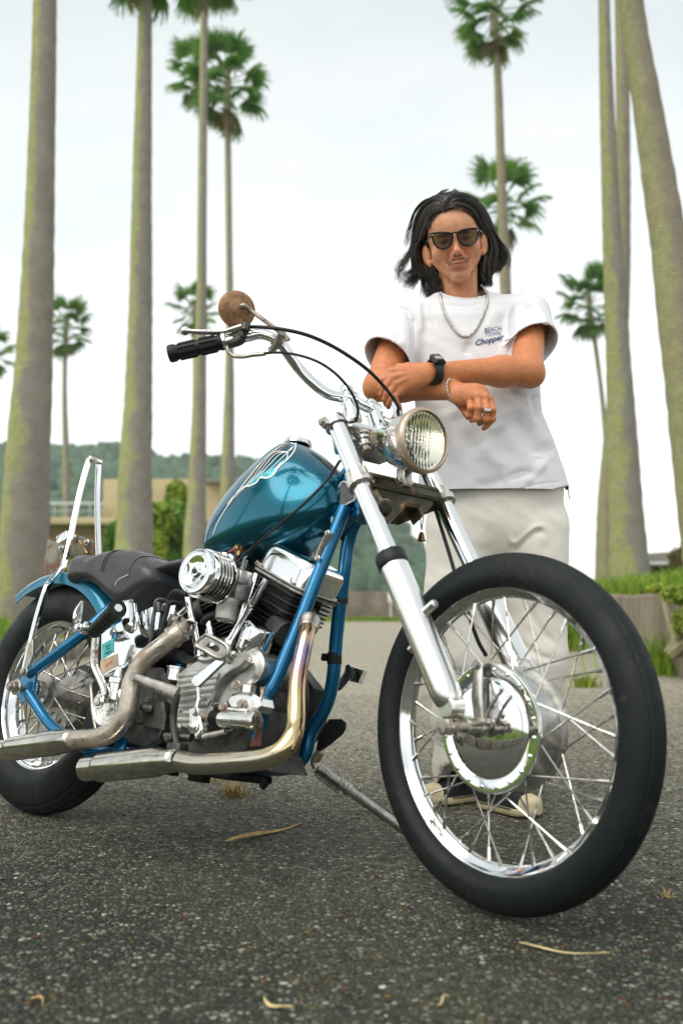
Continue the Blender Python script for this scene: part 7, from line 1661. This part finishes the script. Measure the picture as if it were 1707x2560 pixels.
hv, hfc = G.mesh(); hv = lap(hv, hfc, 2); HAIR = man_mesh('hair', hv, hfc, HC)
hr_ = random.Random(5); SV, SFc = [], []
def strand(ctrl, r0, wav=0.0, ph=0.0, frq=3.0, taper=.25):
    P_ = smooth(ctrl, 4); n = len(P_); b0 = len(SV)
    L = sum((a - c).length for a, c in zip(P_, P_[1:]))
    for i, p in enumerate(P_):
        t = i / (n - 1); tg = (P_[min(i + 1, n - 1)] - P_[max(i - 1, 0)]).normalized(); u, v, _ = basis(tg); ww = wav * max(0, t - .35) ** 1.3
        p = p + u * ww * math.sin(frq * 6.283 * t + ph) + v * ww * math.cos(frq * 5.1 * t + ph * 1.7); rr = r0 * (1 - (1 - taper) * t)
        for k in range(3): a = 2.0944 * k; SV.append(p + u * rr * math.cos(a) + v * rr * math.sin(a))
    for i in range(n - 1):
        for k in range(3): SFc.append((b0 + 3 * i + k, b0 + 3 * i + (k + 1) % 3, b0 + 3 * i + 3 + (k + 1) % 3, b0 + 3 * i + 3 + k))
def lock(Ag, Bg, n, jit=.004, r0=.0011, wav=.004, frq=2.5, ends=.0, power=1.0):
    """strands between two guide lines of (u, v, depth) in the face crop"""
    nc = max(5, n // 22); cl_ = [(hr_.random() ** power, hr_.uniform(0, 6.3), Vector((hr_.gauss(0, jit), hr_.gauss(0, jit), hr_.gauss(0, jit))) * 1.3, hr_.uniform(.75, 1.25)) for _ in range(nc)]
    for _ in range(n):
        s0, ph, oc_, fq = hr_.choice(cl_); s = min(1.05, max(-.05, s0 + hr_.gauss(0, .035))); ph += hr_.gauss(0, .35)
        o = oc_ + Vector((hr_.gauss(0, jit), hr_.gauss(0, jit), hr_.gauss(0, jit))) * .55; c = []
        for i, (a, b_) in enumerate(zip(Ag, Bg)):
            t = i / (len(Ag) - 1); q = [a[k] + (b_[k] - a[k]) * s for k in range(3)]; g = ends * t * t
            c.append(hp(q[0] + hr_.gauss(0, 1) * g, q[1] + hr_.gauss(0, 1) * g, q[2]) + o * (.35 + .9 * t))
        cut = hr_.uniform(.7, 1.0); c[-1] = c[-2].lerp(c[-1], cut); strand(c, r0 * hr_.uniform(.55, 1.25), wav, ph, frq * fq)
# swept back from the forehead over the crown, to both sides
lock([(622, 300, -.002), (560, 300, .0), (490, 360, -.008), (448, 460, -.030), (415, 560, -.062), (372, 640, -.095), (352, 760, -.105)], [(640, 270, .0), (560, 215, -.006), (450, 270, -.03), (375, 400, -.07), (335, 540, -.10), (318, 660, -.115), (318, 780, -.115)], 430, .0022, .0012, .003, 2)
lock([(640, 280, .0), (600, 220, -.004), (500, 205, -.03), (400, 310, -.075), (345, 460, -.11), (322, 600, -.125)], [(660, 255, -.002), (640, 165, -.03), (545, 155, -.065), (430, 235, -.10), (350, 390, -.13), (315, 560, -.14)], 340, .0022, .0012, .003, 2)
lock([(650, 290, .002), (690, 235, .006), (780, 225, .0), (890, 280, -.015), (955, 380, -.035), (985, 470, -.062), (1010, 530, -.090), (1060, 660, -.11)], [(650, 265, .0), (690, 190, -.012), (800, 180, -.02), (930, 250, -.04), (1010, 370, -.07), (1050, 480, -.095), (1080, 560, -.11), (1105, 690, -.12)], 480, .0022, .0012, .003, 2)
lock([(655, 265, -.004), (690, 165, -.03), (800, 150, -.05), (930, 205, -.075), (1030, 340, -.10), (1080, 480, -.12), (1110, 620, -.13)], [(660, 240, -.01), (680, 136, -.06), (790, 136, -.08), (930, 190, -.105), (1040, 320, -.13), (1100, 460, -.14), (1130, 600, -.14)], 380, .0022, .0012, .003, 2)
lock([(640, 300, .004), (700, 262, .012), (780, 262, .010), (860, 300, .0), (920, 360, -.012), (950, 440, -.03)], [(650, 285, .004), (700, 235, .008), (790, 240, .004), (880, 285, -.006), (945, 370, -.022), (975, 460, -.04)], 150, .0018, .0011, .002, 2)
lock([(560, 320, -.004), (560, 240, -.012), (600, 165, -.05), (660, 132, -.09), (720, 150, -.14)], [(700, 275, .004), (720, 215, -.004), (740, 150, -.045), (760, 128, -.09), (760, 160, -.14)], 260, .004, .0012, .005, 2, 6)
lock([(470, 470, -.02), (455, 400, -.022), (470, 290, -.04), (540, 190, -.075), (640, 150, -.12)], [(600, 300, -.002), (570, 240, -.012), (590, 170, -.05), (650, 135, -.09), (720, 150, -.13)], 220, .004, .0012, .005, 2, 6)
lock([(600, 280, .0), (640, 190, -.02), (760, 150, -.05), (900, 190, -.08), (1010, 320, -.105), (1070, 450, -.12)], [(640, 285, .004), (700, 200, .002), (820, 190, -.01), (940, 270, -.035), (1010, 390, -.07), (1050, 520, -.10)], 160, .007, .0010, .007, 3, 10)
lock([(560, 200, -.05), (450, 240, -.07), (370, 340, -.09), (325, 470, -.11), (300, 600, -.12), (280, 700, -.12)], [(620, 170, -.05), (480, 200, -.07), (390, 290, -.10), (340, 420, -.12), (315, 560, -.13), (310, 680, -.12)], 90, .006, .0008, .007, 3, 10)
lock([(452, 470, -.045), (420, 560, -.075), (368, 640, -.082), (352, 740, -.082), (380, 850, -.082), (440, 950, -.082)], [(400, 470, -.07), (360, 580, -.09), (335, 680, -.092), (325, 780, -.09), (345, 880, -.088), (390, 980, -.085)], 260, .003, .0012, .005, 2, 6)
lock([(500, 830, -.078), (520, 900, -.076), (555, 970, -.074), (585, 1040, -.074), (590, 1110, -.074)], [(380, 830, -.085), (420, 920, -.08), (470, 1000, -.08), (520, 1080, -.078), (540, 1140, -.074)], 260, .003, .0012, .006, 2, 8)
lock([(985, 470, -.055), (1020, 500, -.078), (1085, 560, -.084), (1100, 660, -.085), (1070, 760, -.085), (1020, 850, -.085)], [(1020, 430, -.07), (1075, 500, -.09), (1115, 600, -.095), (1130, 700, -.095), (1120, 800, -.09), (1090, 900, -.09)], 260, .003, .0012, .005, 2, 6)
lock([(1000, 740, -.078), (985, 820, -.078), (972, 900, -.078), (985, 970, -.078)], [(1085, 740, -.085), (1080, 840, -.085), (1070, 920, -.085), (1075, 1010, -.085)], 240, .003, .0012, .006, 2, 8)
# left lengths: behind the ear to the shoulder, flipping out
lock([(352, 640, -.10), (345, 760, -.11), (375, 880, -.11), (420, 980, -.105), (440, 1060, -.10), (430, 1110, -.095)], [(440, 640, -.11), (470, 800, -.11), (520, 930, -.11), (560, 1040, -.105), (560, 1110, -.10), (500, 1150, -.09)], 420, .005, .0012, .010, 2.2, 10)
lock([(400, 640, -.11), (480, 820, -.10), (555, 930, -.095), (590, 1020, -.09), (590, 1090, -.085), (560, 1140, -.08)], [(460, 680, -.11), (500, 850, -.09), (570, 950, -.085), (600, 1040, -.085), (602, 1100, -.085), (590, 1150, -.08)], 260, .004, .0012, .005, 3, 6)
lock([(322, 560, -.12), (310, 680, -.12), (322, 790, -.115), (335, 880, -.11), (290, 940, -.105), (235, 960, -.10)], [(345, 600, -.115), (340, 740, -.11), (365, 860, -.11), (380, 940, -.105), (330, 1000, -.10), (260, 1015, -.095)], 320, .006, .0011, .012, 2.2, 16)
lock([(318, 560, -.12), (285, 650, -.12), (235, 720, -.115), (190, 780, -.11), (170, 860, -.105), (215, 910, -.10)], [(330, 640, -.12), (310, 740, -.12), (270, 800, -.11), (235, 850, -.11), (230, 900, -.105), (290, 950, -.10)], 110, .009, .0007, .014, 2.2, 28)
# right lengths
lock([(1085, 560, -.115), (1090, 680, -.12), (1050, 800, -.115), (1000, 880, -.11), (985, 950, -.105), (1010, 1000, -.10)], [(1110, 600, -.12), (1130, 740, -.12), (1120, 860, -.115), (1090, 940, -.11), (1080, 1000, -.105), (1075, 1050, -.10)], 440, .005, .0012, .010, 2.2, 10)
lock([(1090, 540, -.12), (1140, 660, -.12), (1170, 740, -.12), (1150, 810, -.115), (1100, 830, -.11), (1060, 800, -.105)], [(1110, 560, -.12), (1190, 690, -.12), (1205, 770, -.12), (1175, 850, -.115), (1120, 880, -.11), (1070, 860, -.105)], 240, .006, .0011, .012, 2.2, 14)
lock([(1060, 420, -.11), (1110, 520, -.12), (1170, 620, -.12), (1205, 720, -.12), (1190, 790, -.115)], [(1090, 470, -.11), (1140, 560, -.12), (1195, 640, -.12), (1225, 740, -.12), (1200, 820, -.115)], 110, .007, .0008, .012, 2.2, 18)
lock([(995, 760, -.10), (985, 850, -.10), (975, 930, -.10), (985, 985, -.10)], [(1040, 760, -.11), (1050, 870, -.11), (1080, 960, -.11), (1085, 1030, -.11)], 220, .004, .0012, .005, 3, 8)
man_mesh('hair_strands', [tuple(p) for p in SV], SFc, HAIRM, HAIR);
